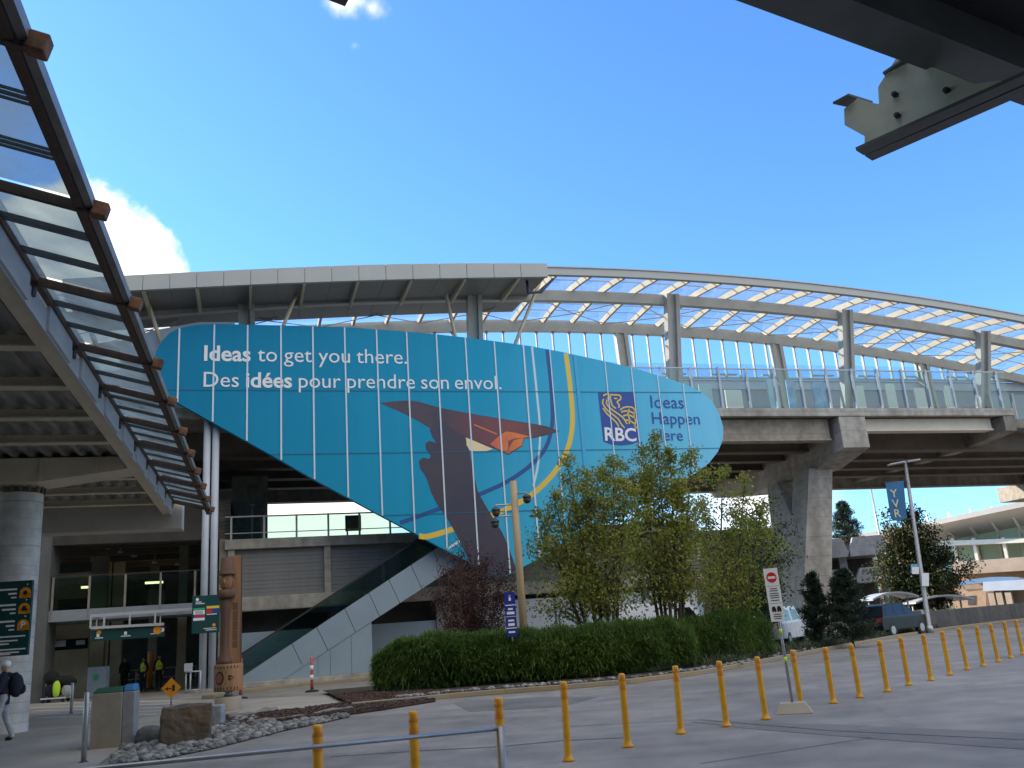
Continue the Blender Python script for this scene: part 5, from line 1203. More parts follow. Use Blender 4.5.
# amber diamond sign
p = gnd(171, 706); o = thing('diamond_sign', 'amber diamond shaped warning sign with black arrow on a short post', 'sign', p)
q = MB(); q.tube([p, p + Vector((0, 0, 0.9))], 0.03, 8); q.build('post', galv, o)
cz = at_y(171, 688, p.y).z; rr = 0.34; c = Vector((p.x, p.y - 0.04, cz)); q = MB()
q.prism([c + Vector((x, 0, z)) for x, z in ((0, -rr), (rr, 0), (0, rr), (-rr, 0))], Vector((0, 0.02, 0))); q.build('plate', amber, o)
q = MB(); q.flat([c + Vector((x * rr, -0.004, z * rr)) for x, z in ((-.62, -.05), (-.3, .12), (-.3, .0), (.05, .0), (.05, -.1), (-.3, -.1), (-.3, -.22))], Vector((0, -1, 0))); q.flat([c + Vector((x * rr, -0.004, z * rr)) for x, z in ((.12, -.3), (.38, -.3), (.38, .3), (.12, .3))], Vector((0, -1, 0))); q.build('symbol', black_print, o)
# channelizer posts
for px, py, h, lb in ((312, 692, 1.25, 'red and white channelizer post in front of the escalator wall'), (240.5, 699, 1.4, 'red and white channelizer post right behind the carved pole')):
    p = gnd(px, py); o = thing('channelizer_post', lb, 'traffic post', p, 0, 'red and white channelizer posts')
    q = MB(); q.lathe(p, [(0.26, 0), (0.26, 0.05), (0.09, 0.08)], 8); q.build('rubber_foot', black_rubber, o)
    q = MB(); q.lathe(p + Vector((0, 0, 0.08)), [(0.06, 0), (0.055, h - 0.1), (0.03, h - 0.06)], 12); q.build('tube', mat('faded pink red plastic', (0.60, 0.14, 0.12), 0.5), o)
    for t in (0.35, 0.62): q = MB(); q.lathe(p + Vector((0, 0, h * t)), [(0.064, 0), (0.063, 0.17)], 12); q.build('reflective_band', white_print, o)
# boulders at the gravel bed, driftwood log
for (px, py, r, sc, m, lb, sd) in ((179, 747, 0.62, (0.80, 0.6, 0.72), boulder_mat, 'big square brown boulder at the edge of the gravel bed', 1), (145, 747, 0.34, (1.0, 0.8, 0.62), boulder_grey, 'smaller dark grey boulder leaning against the brown boulder', 4)):
    p = gnd(px, py); bm = bmesh.new(); bmesh.ops.create_cube(bm, size=1.75); bmesh.ops.subdivide_edges(bm, edges=bm.edges, cuts=9, use_grid_fill=True)
    for v in bm.verts:
        d = v.co.copy(); n_ = d.normalized(); d = d.lerp(n_ * 1.05, 0.25 if sd == 1 else 0.75)
        f = 1 + 0.13 * noise.noise(n_ * 1.3 + Vector((sd, 2, 0))) + 0.06 * noise.noise(n_ * 4 + Vector((sd, 0, 3))) + 0.025 * noise.noise(n_ * 11)
        v.co = Vector((d.x * sc[0], d.y * sc[1], max(d.z * sc[2], -sc[2] * 0.8))) * r * f
    me = bpy.data.meshes.new('boulder'); bm.to_mesh(me); bm.free(); me.materials.append(m); me.polygons.foreach_set('use_smooth', [sd != 1] * len(me.polygons))
    o = bpy.data.objects.new('boulder', me); C.objects.link(o); o.location = (p.x, p.y + 0.35, r * sc[2] * 0.7); o.rotation_euler = (0, 0, 0.35); tag(o, lb, 'boulder', 'boulders in the gravel bed')
for a, b, r, lb in (((226, 722), (276, 713), 0.10, 'grey driftwood log lying below the carved pole'), ((252, 727), (352, 711), 0.075, 'long grey driftwood log lying along the mulch bed')):
    A2, B2 = gnd(*a), gnd(*b); n = 9; pts = [A2.lerp(B2, i / n) + Vector((0, 0.08 * math.sin(i * 1.3), r * 0.8 + 0.02 * math.sin(i * 2.1))) for i in range(n + 1)]
    q = MB(); q.tube(pts, [r * (0.8 + 0.25 * math.sin(i * 0.9 + 1)) for i in range(n + 1)], 10); o = q.build('driftwood_log', mat('grey driftwood', (0.22, 0.20, 0.18), 0.9, 0, 0.4, 4, 0.5, 20)); tag(o, lb, 'log', 'driftwood logs in the gravel bed')
p = gnd(215, 728); q = MB(); q.box(p + Vector((0, 0.1, 0.24)), (0.32, 0.3, 0.5)); o = q.build('granite_block', mat('blue grey granite', (0.30, 0.34, 0.38), 0.8, 0, 0.3, 6), bevel=0.03); tag(o, 'small upright grey granite block between boulder and carved pole', 'stone block')
# things in the passage
p = at_y(98, 686, 46); o = thing('cabinet', 'pale blue service cabinet standing in the passage under the hanging sign', 'cabinet', (p.x, 46, 0))
q = MB(); q.box((p.x, 46, 0.72), (0.88, 0.5, 1.4)); q.build('body', mat('pale blue paint', (0.30, 0.40, 0.52), 0.5, 0, 0.1, 2), o, bevel=0.02); q = MB(); q.tube([Vector((p.x, 45.74, 0.95)), Vector((p.x, 45.72, 0.95))], 0.15, 16); q.build('emblem', green_print, o); q = MB(); q.box((p.x, 46, 0.01), (0.95, 0.55, 0.03)); q.build('plinth', dark_metal, o)
for i, (px, y0_, lb) in enumerate(((150, 684, 'orange post in the passage just left of the two hi vis workers'), (180.5, 680, 'orange post in the passage at the right beside the dark gap'))):
    p = at_y(px, y0_, 52); o = thing('orange_post', lb, 'post', (p.x, 52, 0), 0, 'orange posts in the passage'); q = MB(); q.lathe((p.x, 52, 0), [(0.17, 0), (0.17, 1.95), (0.1, 2.05)], 14); q.build('tube', mat('orange paint', (0.62, 0.26, 0.05), 0.5, 0, 0.15, 3), o); q = MB(); q.lathe((p.x, 52, 0), [(0.24, 0), (0.24, 0.06)], 14); q.build('base_plate', dark_metal, o)
o = thing('barrier_rail', 'grey metal barrier rail across the back of the passage', 'railing', at_y(130, 680, 54) * Vector((1, 1, 0)))
q = MB(); xa, xb = at_y(96, 680, 54).x, at_y(196, 675, 54).x
for z in (0.55, 1.05): q.tube([Vector((xa, 54, z)), Vector((xb, 54, z))], 0.035, 8)
q.build('rail', galv, o)
for k in range(6): q = MB(); x = xa + (xb - xa) * k / 5; q.tube([Vector((x, 54, 0)), Vector((x, 54, 1.07))], 0.035, 8); q.build('post', galv, o)
p = gnd(206, 692); o = thing('gate_stand', 'white ticket box on a small railed stand beside the white posts', 'stand', p + Vector((-0.4, -0.6, 0))); b0 = p + Vector((-0.4, -0.6, 0))
q = MB(); q.box(b0 + Vector((-0.2, 0, 1.12)), (0.3, 0.25, 0.36)); q.build('box', white_panel, o, bevel=0.015)
for dx in (-0.3, -0.1, 0.35): q = MB(); q.tube([b0 + Vector((dx, 0, 0)), b0 + Vector((dx, 0, 0.95))], 0.035, 8); q.build('post', white_panel, o)
q = MB(); q.tube([b0 + Vector((-0.3, 0, 0.93)), b0 + Vector((0.35, 0, 0.93))], 0.03, 8); q.tube([b0 + Vector((-0.3, 0, 0.15)), b0 + Vector((0.35, 0, 0.15))], 0.03, 8); q.build('rail', white_panel, o)
# luggage trolley with bags
p = at_y(56, 694, 43); o = thing('luggage_trolley', 'luggage trolley piled with dark bags and a lime jacket by the shop window', 'trolley', (p.x, 43, 0)); b0 = Vector((p.x, 43, 0))
q = MB(); q.box(b0 + Vector((0, 0, 0.2)), (1.1, 0.6, 0.06))
for x in (-0.5, -0.2): q.tube([b0 + Vector((x, 0.2, 0.2)), b0 + Vector((x - 0.1, 0.2, 0.95))], 0.03, 6)
q.tube([b0 + Vector((-0.65, 0.2, 0.95)), b0 + Vector((-0.25, 0.2, 0.95))], 0.03, 6); q.build('frame', white_paint, o)
for dx, dz, sc in ((-0.1, 0.55, (0.42, 0.34, 0.34)), (0.25, 0.95, (0.55, 0.3, 0.2)), (0.55, 0.9, (0.35, 0.3, 0.25)), (-0.25, 1.1, (0.35, 0.3, 0.32))):
    q = MB(); q.ball(b0 + Vector((dx, 0, dz)), 1, 7, sc, 0.15, dx * 10); q.build('bag', cloth_black, o)
q = MB(); q.ball(b0 + Vector((0.15, -0.28, 0.6)), 1, 7, (0.17, 0.14, 0.36), 0.2, 3); q.build('lime_jacket', hi_vis, o)
q = MB(); q.ball(b0 + Vector((0.55, -0.1, 0.5)), 1, 7, (0.25, 0.2, 0.3), 0.1, 5); q.build('pale_bag', cloth_grey, o)
for x in (-0.45, 0.45):
    for y in (-0.25, 0.25): q = MB(); q.tube([b0 + Vector((x, y - 0.02, 0.09)), b0 + Vector((x, y + 0.02, 0.09))], 0.085, 12); q.build('wheel', black_rubber, o)

# ================================================================== OVERHEAD STEEL NEAR THE CAMERA
ZH = 4.7
def ov(px, py, z=ZH): return on_plane(px, py, Vector((0, 0, z)), Vector((0, 0, 1)))
oh = thing('steel_canopy', 'dark steel canopy beam overhead at the top right with a bolted end bracket', 'canopy beam', (ov(900, 60).x + 1, ov(900, 60).y, ZH))
steel_dark = mat('dark green grey steel', (0.14, 0.145, 0.135), 0.5, 0.1, 0.25, 2)
a, b, c, d = ov(735, 0), ov(974, 87.5), ov(1016, 65.5), ov(842, 0)
dl = (b - a).normalized(); wv = (c - b); wv = wv - dl * wv.dot(dl)
a0 = a - dl * 2.5; b0 = b + dl * 3.0
q = MB(); q.prism([a0, b0, b0 + wv, a0 + wv], Vector((0, 0, 0.35))); q.build('beam', steel_dark, oh)
q = MB(); q.prism([a0 + wv * 0.999, b0 + wv * 0.999, b0 + wv * 8, a0 + wv * 8], Vector((0, 0, 0.12))); q.v = [v + Vector((0, 0, 0.25)) for v in q.v]; q.build('canopy_deck', mat('black canopy deck', (0.03, 0.03, 0.032), 0.7, 0, 0.3, 2), oh)
# bracket: plate standing on a pair of flange angles
zf_ = ZH - 0.36
fa_, fb_ = ov(856, 150.5, zf_), ov(1024, 75, zf_); ga_, gb_ = ov(881, 157, zf_), ov(1024, 92, zf_)
ax = (fb_ - fa_).normalized(); side = ga_ - fa_; side = (side - ax * side.dot(ax)); sw = side.length; side.normalize()
for t0, t1, nm in ((0.0, 0.46, 'flange'), (0.54, 1.0, 'flange')):
    s0 = fa_ + side * sw * t0; s1 = fa_ + side * sw * t1
    q = MB(); q.prism([s0, s0 + ax * 4, s1 + ax * 4, s1], Vector((0, 0, 0.022))); q.build(nm, steel_dark, oh)
pn = side.copy(); pn.z = 0; pn.normalize(); pp = fa_ + side * sw * 0.44
plate = [(864.6, 146), (864.6, 136), (844.6, 125), (844, 109), (858, 98), (872.5, 103), (879, 104), (878, 87), (890, 68), (896, 58.5), (935, 68), (974, 84), (1000, 80), (1000, 87)]
pl = [on_plane(x, y, pp, pn) for x, y in plate]
q = MB(); q.prism(pl, pn * 0.02); plo = q.build('bracket_plate', mat('pale green grey steel', (0.66, 0.68, 0.56), 0.5, 0, 0.15, 3), oh)
for x, y in ((895.5, 95), (898, 116), (947, 91)):
    c_ = on_plane(x, y, pp, pn); q = MB(); q.tube([c_, c_ - pn * 0.02], 0.02, 6); q.tube([c_ - pn * 0.02, c_ - pn * 0.035], 0.012, 8); q.build('bolt', dark_metal, plo)
for pts in (((833, 104), (849, 95.5), (873, 103), (860, 110)), ((883, 74), (902, 61), (918, 66), (891, 81))):
    z_ = on_plane(pts[1][0], pts[1][1], pp, pn).z; z_ -= 0.03; q = MB(); q.prism([ov(x, y, z_) for x, y in pts], Vector((0, 0, 0.015))); q.build('stub_flange', steel_dark, plo)
q = MB(); P = [ov(x, y, ZH) for x, y in ((324, -1.5), (345, 6.5), (349, -1), (349, -60), (324, -60))]; q.prism(P, Vector((0, 0, 0.12))); o = q.build('rafter_tip', steel_dark); tag(o, 'dark steel rafter tip poking into the top edge of the view', 'canopy beam')

# ================================================================== PLANTS
leaf_birch = leafmat('birch leaves', (0.12, 0.165, 0.034), (0.28, 0.315, 0.058), (0.54, 0.44, 0.08), 0.9, 0.5)
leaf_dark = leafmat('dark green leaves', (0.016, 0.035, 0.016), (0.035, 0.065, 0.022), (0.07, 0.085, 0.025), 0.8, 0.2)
leaf_big = leafmat('mixed autumn leaves', (0.02, 0.04, 0.015), (0.05, 0.07, 0.02), (0.16, 0.11, 0.025), 0.35, 0.25)
leaf_purple = leafmat('burgundy leaves', (0.035, 0.014, 0.014), (0.075, 0.027, 0.024), (0.14, 0.05, 0.04), 1.0, 0.25)
leaf_pine = leafmat('pine needles', (0.012, 0.028, 0.018), (0.026, 0.050, 0.026), (0.045, 0.07, 0.03), 1.5, 0.15)
leaf_hedge = leafmat('hedge blades', (0.03, 0.072, 0.014), (0.085, 0.165, 0.028), (0.20, 0.29, 0.055), 0.55, 0.4)
leaf_cover = leafmat('grey green ground cover', (0.05, 0.07, 0.04), (0.10, 0.13, 0.07), (0.18, 0.20, 0.12), 0.8, 0.3)
class Leaves:
    def __init__(s): s.v = []; s.f = []
    def leaf(s, p, d, n, l, w):
        d = d.normalized(); x = d.cross(n)
        if x.length < 1e-4: x = d.cross(Vector((1, 0, 0.2)))
        x.normalize(); k = len(s.v)
        s.v += [p, p + d * l * 0.5 + x * w / 2, p + d * l, p + d * l * 0.5 - x * w / 2]; s.f.append((k, k + 1, k + 2, k + 3))
    def blade(s, p, d, l, w, droop, rg):
        d = d.normalized(); x = d.cross(Vector((0, 0, 1)))
        if x.length < 1e-3: x = Vector((1, 0, 0))
        x.normalize(); x = (x + Vector((rg.uniform(-.5, .5), rg.uniform(-.5, .5), rg.uniform(-.3, .3)))).normalized(); k = len(s.v)
        m = p + d * l * 0.55; e = p + d * l + Vector((0, 0, -droop * l))
        s.v += [p - x * w / 2, p + x * w / 2, m + x * w * 0.4, m - x * w * 0.4, e]; s.f += [(k, k + 1, k + 2, k + 3), (k + 3, k + 2, k + 4)]
    def build(s, name, m, parent):
        q = MB(); q.v = s.v; q.f = s.f; q.m = [0] * len(s.f); q.sm = [False] * len(s.f); return q.build(name, m, parent)
def rdir(rg):
    z = rg.uniform(-1, 1); a = rg.uniform(0, 6.283); r = math.sqrt(1 - z * z); return Vector((r * math.cos(a), r * math.sin(a), z))
def leafy_tree(name, label, cat, base, stems, leafm, barkm, n_leaf, lsize, spread, f0=0.3, rise=0.7, group=None, seed=1, trunk_r=0.07, prof=lambda f: 1.0, nb=34, sag=0.0):
    """stems: list of (base offset, top point); branches leave every stem and carry loose leaf clusters"""
    rg = random.Random(seed); o = thing(name, label, cat, base, 0, group); lv = Leaves(); tr = MB(); clusters = []
    for bo, tp in stems:
        b = base + bo; mid = b.lerp(tp, 0.45) + Vector((rg.uniform(-.15, .15), rg.uniform(-.15, .15), 0)) ; H = (tp - b).length
        pts = [b - Vector((0, 0, 0.1))] + [(b * (1 - t) ** 2 + mid * 2 * t * (1 - t) + tp * t * t) for t in [i / 10 for i in range(1, 11)]]
        tr.tube(pts, [trunk_r * (1 - 0.9 * i / 10) + 0.006 for i in range(11)], 7)
        for k in range(nb):
            f = f0 + (1 - f0) * (k + rg.random()) / nb; i = min(int(f * 10), 9); p = pts[i].lerp(pts[i + 1], f * 10 - i)
            az = rg.uniform(0, 6.283); L = spread * prof(f) * rg.uniform(0.45, 1.15)
            d = Vector((math.cos(az), math.sin(az), rise * rg.uniform(0.5, 1.4))).normalized(); e = p + d * L; m_ = p.lerp(e, 0.5) + Vector((0, 0, 0.08 * L))
            e = e - Vector((0, 0, sag * L)); tr.tube([p, m_, e], [0.018 + 0.012 * (1 - f), 0.012, 0.005], 4, False)
            for t in (0.35, 0.55, 0.75, 0.9, 1.0): clusters.append((p.lerp(m_, t * 2) if t < 0.5 else m_.lerp(e, t * 2 - 1), 0.10 + 0.13 * L, t))
        clusters += [(tp, 0.12, 1), (pts[9], 0.16, 1)]
    per = n_leaf / len(clusters)
    for c, sg, t in clusters:
        kk = int(per * rg.uniform(0.3, 1.7) + rg.random())
        for _ in range(kk):
            p = c + Vector((rg.gauss(0, sg), rg.gauss(0, sg), rg.gauss(0, sg * 0.9))); d = rdir(rg) + Vector((0, 0, -0.35)); lv.leaf(p, d, rdir(rg), lsize * rg.uniform(0.7, 1.4), lsize * rg.uniform(0.5, 0.8))
    tr.build('trunk', barkm, o); lv.build('crown', leafm, o); return o
def stemset(Y, base_px, tops, seed=0):
    rg = random.Random(seed); b = at_y(base_px, 640, Y); base = Vector((b.x, Y, KH - 0.02))
    return base, [(Vector(((at_y(px, 560, Y).x - b.x) * 0.22, rg.uniform(-.2, .2), 0)), at_y(px, py, Y + rg.uniform(-1.0, 1.0))) for px, py in tops]
birch_prof = lambda f: max(0.12, 1.25 * (1 - ((f - 0.30) / 0.75) ** 2)) if f > 0.3 else 1.15
base, st_ = stemset(32.5, 606, ((566, 458), (553, 492), (586, 474), (603, 466), (613, 458), (572, 505), (627, 480), (540, 515)), 1)
leafy_tree('birch_tree', 'many stemmed birch behind the hedge, leftmost and yellowest of the young trees', 'tree', base, st_, leaf_birch, bark, 16500, 0.115, 1.35, 0.27, group='young birches behind the hedge', seed=2, prof=birch_prof, nb=22, sag=0.15)
base, st_ = stemset(33.5, 672, ((641, 447), (656, 436), (650, 470), (670, 452), (692, 452), (682, 478), (628, 468)), 2)
leafy_tree('birch_tree', 'tallest birch behind the hedge with thin spires reaching the blue sign letters', 'tree', base, st_, leaf_birch, bark, 16000, 0.115, 1.35, 0.27, group='young birches behind the hedge', seed=3, prof=birch_prof, nb=22, sag=0.15)
base, st_ = stemset(35.0, 716, ((704, 498), (723, 468), (745, 478), (733, 515), (762, 508)), 3)
leafy_tree('birch_tree', 'sparser birch behind the hedge nearest the concrete pier', 'tree', base, st_, leaf_birch, bark, 6500, 0.12, 1.3, 0.22, group='young birches behind the hedge', seed=4, prof=birch_prof, nb=18, sag=0.15)
base, st_ = stemset(40.0, 748, ((735, 528), (752, 515), (768, 530), (775, 550), (725, 550), (758, 560)), 4)
leafy_tree('dark_tree', 'dark green bushy tree in front of the concrete pier', 'tree', base, st_, leaf_dark, bark, 11000, 0.13, 1.3, 0.12, seed=5, nb=22)
base, st_ = stemset(37.0, 470, ((445, 572), (458, 558), (472, 552), (488, 560), (500, 575), (466, 580), (482, 585), (437, 592), (508, 592)), 5)
leafy_tree('purple_shrub', 'burgundy leaved shrub at the foot of the hanging sign', 'shrub', base, st_, leaf_purple, bark_red, 12000, 0.085, 0.75, 0.15, seed=6, nb=18, rise=1.0, trunk_r=0.03)
base, st_ = stemset(36.5, 455, ((436, 560), (446, 548), (462, 545), (478, 549)), 8)
leafy_tree('bare_shrub', 'bare brown twigs standing above the burgundy shrub', 'shrub', base, st_, leaf_purple, bark_red, 220, 0.05, 0.7, 0.3, seed=9, nb=16, rise=1.4, trunk_r=0.02)
# dark young pines by the pier
def pine(label, px, Y, top_py, halfpx, seed, n=9000, name='pine_shrub', group='young pines beside the pier', m=None, z0=KH, cat='shrub', taper=0.55):
    rg = random.Random(seed); b = at_y(px, 630, Y); tp = at_y(px - 1, top_py, Y); base = Vector((b.x, Y, z0)); H = tp.z - z0; Rm = halfpx * Y / 900
    o = thing(name, label, cat, base, 0, group); tr = MB(); tr.tube([base - Vector((0, 0, .1)), base + Vector((0, 0, H * 0.97))], [0.035 * H / 3 + .02, 0.008], 7); lv = Leaves()
    nbr = int(60 + 20 * H)
    for k in range(nbr):
        f = (k + rg.random()) / nbr; f = 0.05 + 0.93 * f; az = rg.uniform(0, 6.283); L = Rm * (min(1, (1 - f) / taper) ** 0.8) * rg.uniform(0.65, 1.15) + 0.08
        p = base + Vector((0, 0, H * f)); d = Vector((math.cos(az), math.sin(az), rg.uniform(0.1, 0.7) if cat == 'shrub' else rg.uniform(-0.35, 0.15))); e = p + d.normalized() * L; tr.tube([p, e], [0.012 + .004 * H, 0.004], 4, False)
        kk = int(n / nbr * rg.uniform(0.6, 1.4))
        for _ in range(kk):
            t = rg.random() ** 0.6; c = p.lerp(e, t) + Vector((rg.gauss(0, .045), rg.gauss(0, .045), rg.gauss(0, .04))) * (H / 2.5) ** 0.5
            lv.leaf(c, d * 0.7 + rdir(rg) * 0.9 + Vector((0, 0, 0.3)), rdir(rg), 0.15 * (H / 2.5) ** 0.5 * rg.uniform(.7, 1.3), 0.03 * (H / 2.5) ** 0.5)
    tr.build('trunk', bark, o); lv.build('crown', m or leaf_pine, o); return o
pine('narrower of two dark young pines beside the pier, on the left', 819, 40, 573, 14, 21, 9000)
pine('wider of two dark young pines beside the pier, on the right', 851, 39, 570, 21, 22, 13000)
pine('tall conifer rising behind the parking garage', 863, 105, 499, 40, 23, 22000, 'conifer_tree', None, leaf_pine, 0, 'tree', 0.9)
# big dark tree at the right behind the lamp
def stems_free(Y, base_px, tops, seed):
    rg = random.Random(seed); b = at_y(base_px, 620, Y); base = Vector((b.x, Y, 0)); return base, [(Vector((rg.uniform(-.3, .3), rg.uniform(-.3, .3), 0)), at_y(px, py, Y + rg.uniform(-2, 2))) for px, py in tops]
base, st_ = stems_free(72, 915, ((897, 532), (906, 517), (918, 512), (915, 535), (930, 545), (940, 560), (952, 575), (895, 548), (925, 570), (946, 585), (904, 560), (893, 575)), 6)
leafy_tree('broadleaf_tree', 'large dark tree with orange tinged leaves behind the lamp post', 'tree', base, st_, leaf_big, bark, 42000, 0.21, 1.9, 0.22, seed=12, nb=20, rise=0.5, trunk_r=0.16)
# hedge: thousands of drooping blades on a rounded, uneven body
def hedge(name, label, path, halfw, h, n, seed, m, cat='hedge', light_left=True):
    rg = random.Random(seed); o = thing(name, label, cat, path[len(path) // 2] * Vector((1, 1, 0)) + Vector((0, 0, KH))); lv = Leaves()
    segs = [(a, b, (b - a).length) for a, b in zip(path, path[1:])]; tot = sum(s[2] for s in segs)
    def at(t):
        d = t * tot
        for a, b, l in segs:
            if d <= l: break
            d -= l
        return a.lerp(b, min(1, d / l)), (b - a).normalized()
    core = MB(); N = 40; M_ = 10; vs = []; 
    def surf(t, ang, k=1.0):
        p, d = at(t); d = (at(min(1, t + .06))[0] - at(max(0, t - .06))[0]).normalized(); nrm = Vector((-d.y, d.x, 0)); hh = h(t) * min(1, 0.62 + 4.5 * min(t, 1 - t)); ww = halfw * min(1, (0.25 + 5 * min(t, 1 - t)) ) if len(path) > 2 else halfw
        bump_ = 1 + 0.16 * noise.noise(Vector((p.x * 1.3, p.y * 1.3, ang * 1.5 + seed))) + 0.07 * noise.noise(Vector((p.x * 3.5, p.y * 3.5, ang * 4)))
        c, s_ = math.cos(ang), math.sin(ang)
        ex = math.copysign(abs(c) ** 0.75, c); ez = max(s_, 0) ** 0.6
        out = (-nrm * ex + Vector((0, 0, 1)) * max(s_, 0)).normalized()
        endp = 0
        return Vector((p.x, p.y, KH)) - nrm * ex * ww * k * bump_ + Vector((0, 0, ez * hh * k * bump_)), out, d
    for i in range(N + 1):
        for j in range(M_ + 1):
            vs.append(surf(i / N, math.pi * j / M_, 0.66)[0])
    core.smooth = True; core.add(vs, [(i * (M_ + 1) + j, (i + 1) * (M_ + 1) + j, (i + 1) * (M_ + 1) + j + 1, i * (M_ + 1) + j + 1) for i in range(N) for j in range(M_)])
    for i in (0, N): core.f.append(tuple(i * (M_ + 1) + j for j in range(M_ + 1))); core.m.append(0); core.sm.append(False)
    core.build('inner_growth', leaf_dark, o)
    for _ in range(n):
        t = rg.random() * 1.0; ang = math.pi * (rg.random() ** 0.9) if rg.random() < 0.3 else rg.uniform(0.02, 1.9)
        p, out, d = surf(t, ang, rg.uniform(0.62, 1.0))
        if t < 0.02: out = (out - d * 0.8).normalized()
        if t > 0.98: out = (out + d * 0.8).normalized()
        lv.blade(p, out * 0.7 + Vector((0, 0, 0.45)) + rdir(rg) * 0.95, rg.uniform(0.12, 0.36), rg.uniform(0.018, 0.034), rg.uniform(0.0, 0.5), rg)
    for _ in range(n // 9):                # loose sprays that break the outline
        t = rg.random() ** 1.25; p, out, d = surf(t, rg.uniform(0.9, 2.3), 0.97)
        if noise.noise(p * 1.4) < -0.12: continue
        lv.blade(p, Vector((0, 0, 1)) + rdir(rg) * 0.75, rg.uniform(0.18, 0.42), rg.uniform(0.014, 0.026), rg.uniform(0.1, 0.6), rg)
    lv.build('leaf_blades', m, o); return o
hp = G((372, 697), (420, 694), (470, 689.5), (520, 686), (580, 682), (640, 676.5), (700, 668.2))
hp = [p + Vector((0, 0.9, 0)) for p in hp]
hedge('hedge', 'long bushy bright green hedge filling the kerbed island', hp, 1.25, lambda t: 1.50 - 0.06 * t + 0.05 * math.sin(9 * t), 90000, 31, leaf_hedge)
sp2_ = [at_y(692, 668, 32.2) * Vector((1, 1, 0)), at_y(735, 660, 34.2) * Vector((1, 1, 0)), at_y(764, 655, 35.4) * Vector((1, 1, 0))]
hedge('tuft_shrub', 'rounded dark green tufted shrub at the right end of the hedge', sp2_, 1.1, lambda t: 1.35 + 0.25 * math.sin(math.pi * t), 13000, 32, leaf_hedge, 'shrub')
# low ground cover on the right of the island
rg = random.Random(41); lv = Leaves(); gc = [offset_poly(kl, d) for d in (0.5, 5.0)]
for _ in range(15000):
    i = rg.choice((7, 8, 9, 9, 10, 10, 10, 11)); t = rg.random(); s_ = rg.random() ** 1.3
    p = gc[0][i].lerp(gc[0][i + 1], t).lerp(gc[1][i].lerp(gc[1][i + 1], t), s_); k = 0.5 + 0.8 * noise.noise(Vector((p.x, p.y, 0)) * 0.7)
    if k < 0.2: continue
    lv.blade(Vector((p.x, p.y, KH - 0.03)), Vector((0, 0, 1)) + rdir(rg) * 0.8, rg.uniform(0.2, 0.5) * (0.5 + k), 0.03, 0.2, rg)
o = lv.build('ground_cover', leaf_cover, None); tag(o, kind='stuff')

# ================================================================== VEHICLES
def vehicle(name, label, loc, rz, paint, prof_, hw, belt, inset, side_win, wheels, lamps_rear, extra=None, wr=0.34, group=None, cat='car'):
    o = thing(name, label, cat, loc, rz, group)
    Mw = Matrix.Translation(Vector(loc)) @ Matrix.Rotation(rz, 4, 'Z'); T = lambda x, y, z: Mw @ Vector((x, y, z))
    bpy.context.view_layer.update()
    top = max(z for x, z in prof_); wy = lambda z: hw * (1 - inset * max(0, (z - belt) / (top - belt)))
    q = MB(); L = [T(x, wy(z), z) for x, z in prof_]; Rr = [T(x, -wy(z), z) for x, z in prof_]; n = len(prof_)
    tris = tessellate_polygon([[Vector((x, z, 0)) for x, z in prof_]])
    fs = []
    for t in tris:
        a, b, c = [Vector((prof_[i][0], prof_[i][1])) for i in t]; cw = (b - a).cross(c - a)
        t1 = t if cw < 0 else tuple(reversed(t)); fs.append(tuple(t1)); fs.append(tuple(i + n for i in reversed(t1)))
    fs += [(i, i + n, (i + 1) % n + n, (i + 1) % n) for i in range(n)]
    q.add(L + Rr, fs); bo = q.build('body', paint, o, bevel=0.03)
    for w in side_win:
        for s in (1, -1):
            q = MB(); q.prism([T(x, s * (wy(z) + 0.004), z) for x, z in w], (Mw.to_3x3() @ Vector((0, s * 0.006, 0)))); q.build('window', car_glass, bo)
    for (xa, za), (xb, zb) in (extra or []):
        ins = 0.12; q = MB(); dx = 0.012 if xb < xa or True else 0
        nx = Vector((zb - za, 0, -(xb - xa))).normalized(); nx = nx if nx.z > 0 or abs(nx.z) < 1e-3 else -nx
        if abs(nx.z) < 0.2: nx = Vector((-1, 0, 0)) if xa < 0 else Vector((1, 0, 0))
        q.prism([T(xa, wy(za) - ins, za), T(xa, -wy(za) + ins, za), T(xb, -wy(zb) + ins, zb), T(xb, wy(zb) - ins, zb)], Mw.to_3x3() @ (nx * 0.012)); q.build('windscreen', car_glass, bo)
    for x in wheels:
        for s in (1, -1):
            q = MB(); q.tube([T(x, s * (hw - 0.2), wr), T(x, s * (hw + 0.015), wr)], wr, 20); wo = q.build('wheel', black_rubber, o)
            q = MB(); q.tube([T(x, s * (hw + 0.016), wr), T(x, s * (hw + 0.03), wr)], wr * 0.62, 16); q.build('rim', galv, wo)
    xr = min(x for x, z in prof_)
    for (y, z, sy, sz, xx) in lamps_rear:
        for s in (1, -1):
            q = MB(); q.box(T(xx, s * y, z), (0.08, sy, sz), Mw.to_3x3()); q.build('tail_light', tail_red, o, bevel=0.01)
    return o
suv_prof = [(-2.25, 0.35), (-2.3, 0.6), (-2.28, 0.98), (-2.1, 1.02), (-1.75, 1.58), (-1.2, 1.68), (0.2, 1.66), (1.05, 1.12), (2.1, 0.95), (2.3, 0.72), (2.28, 0.35)]
suv_w = [[(-1.85, 1.08), (-1.55, 1.54), (-1.0, 1.58), (-1.0, 1.08)], [(-0.92, 1.08), (-0.92, 1.58), (-0.1, 1.58), (-0.1, 1.08)], [(-0.02, 1.08), (-0.02, 1.58), (0.2, 1.56), (0.85, 1.10)]]
c = at_y(893, 637, 50.0)
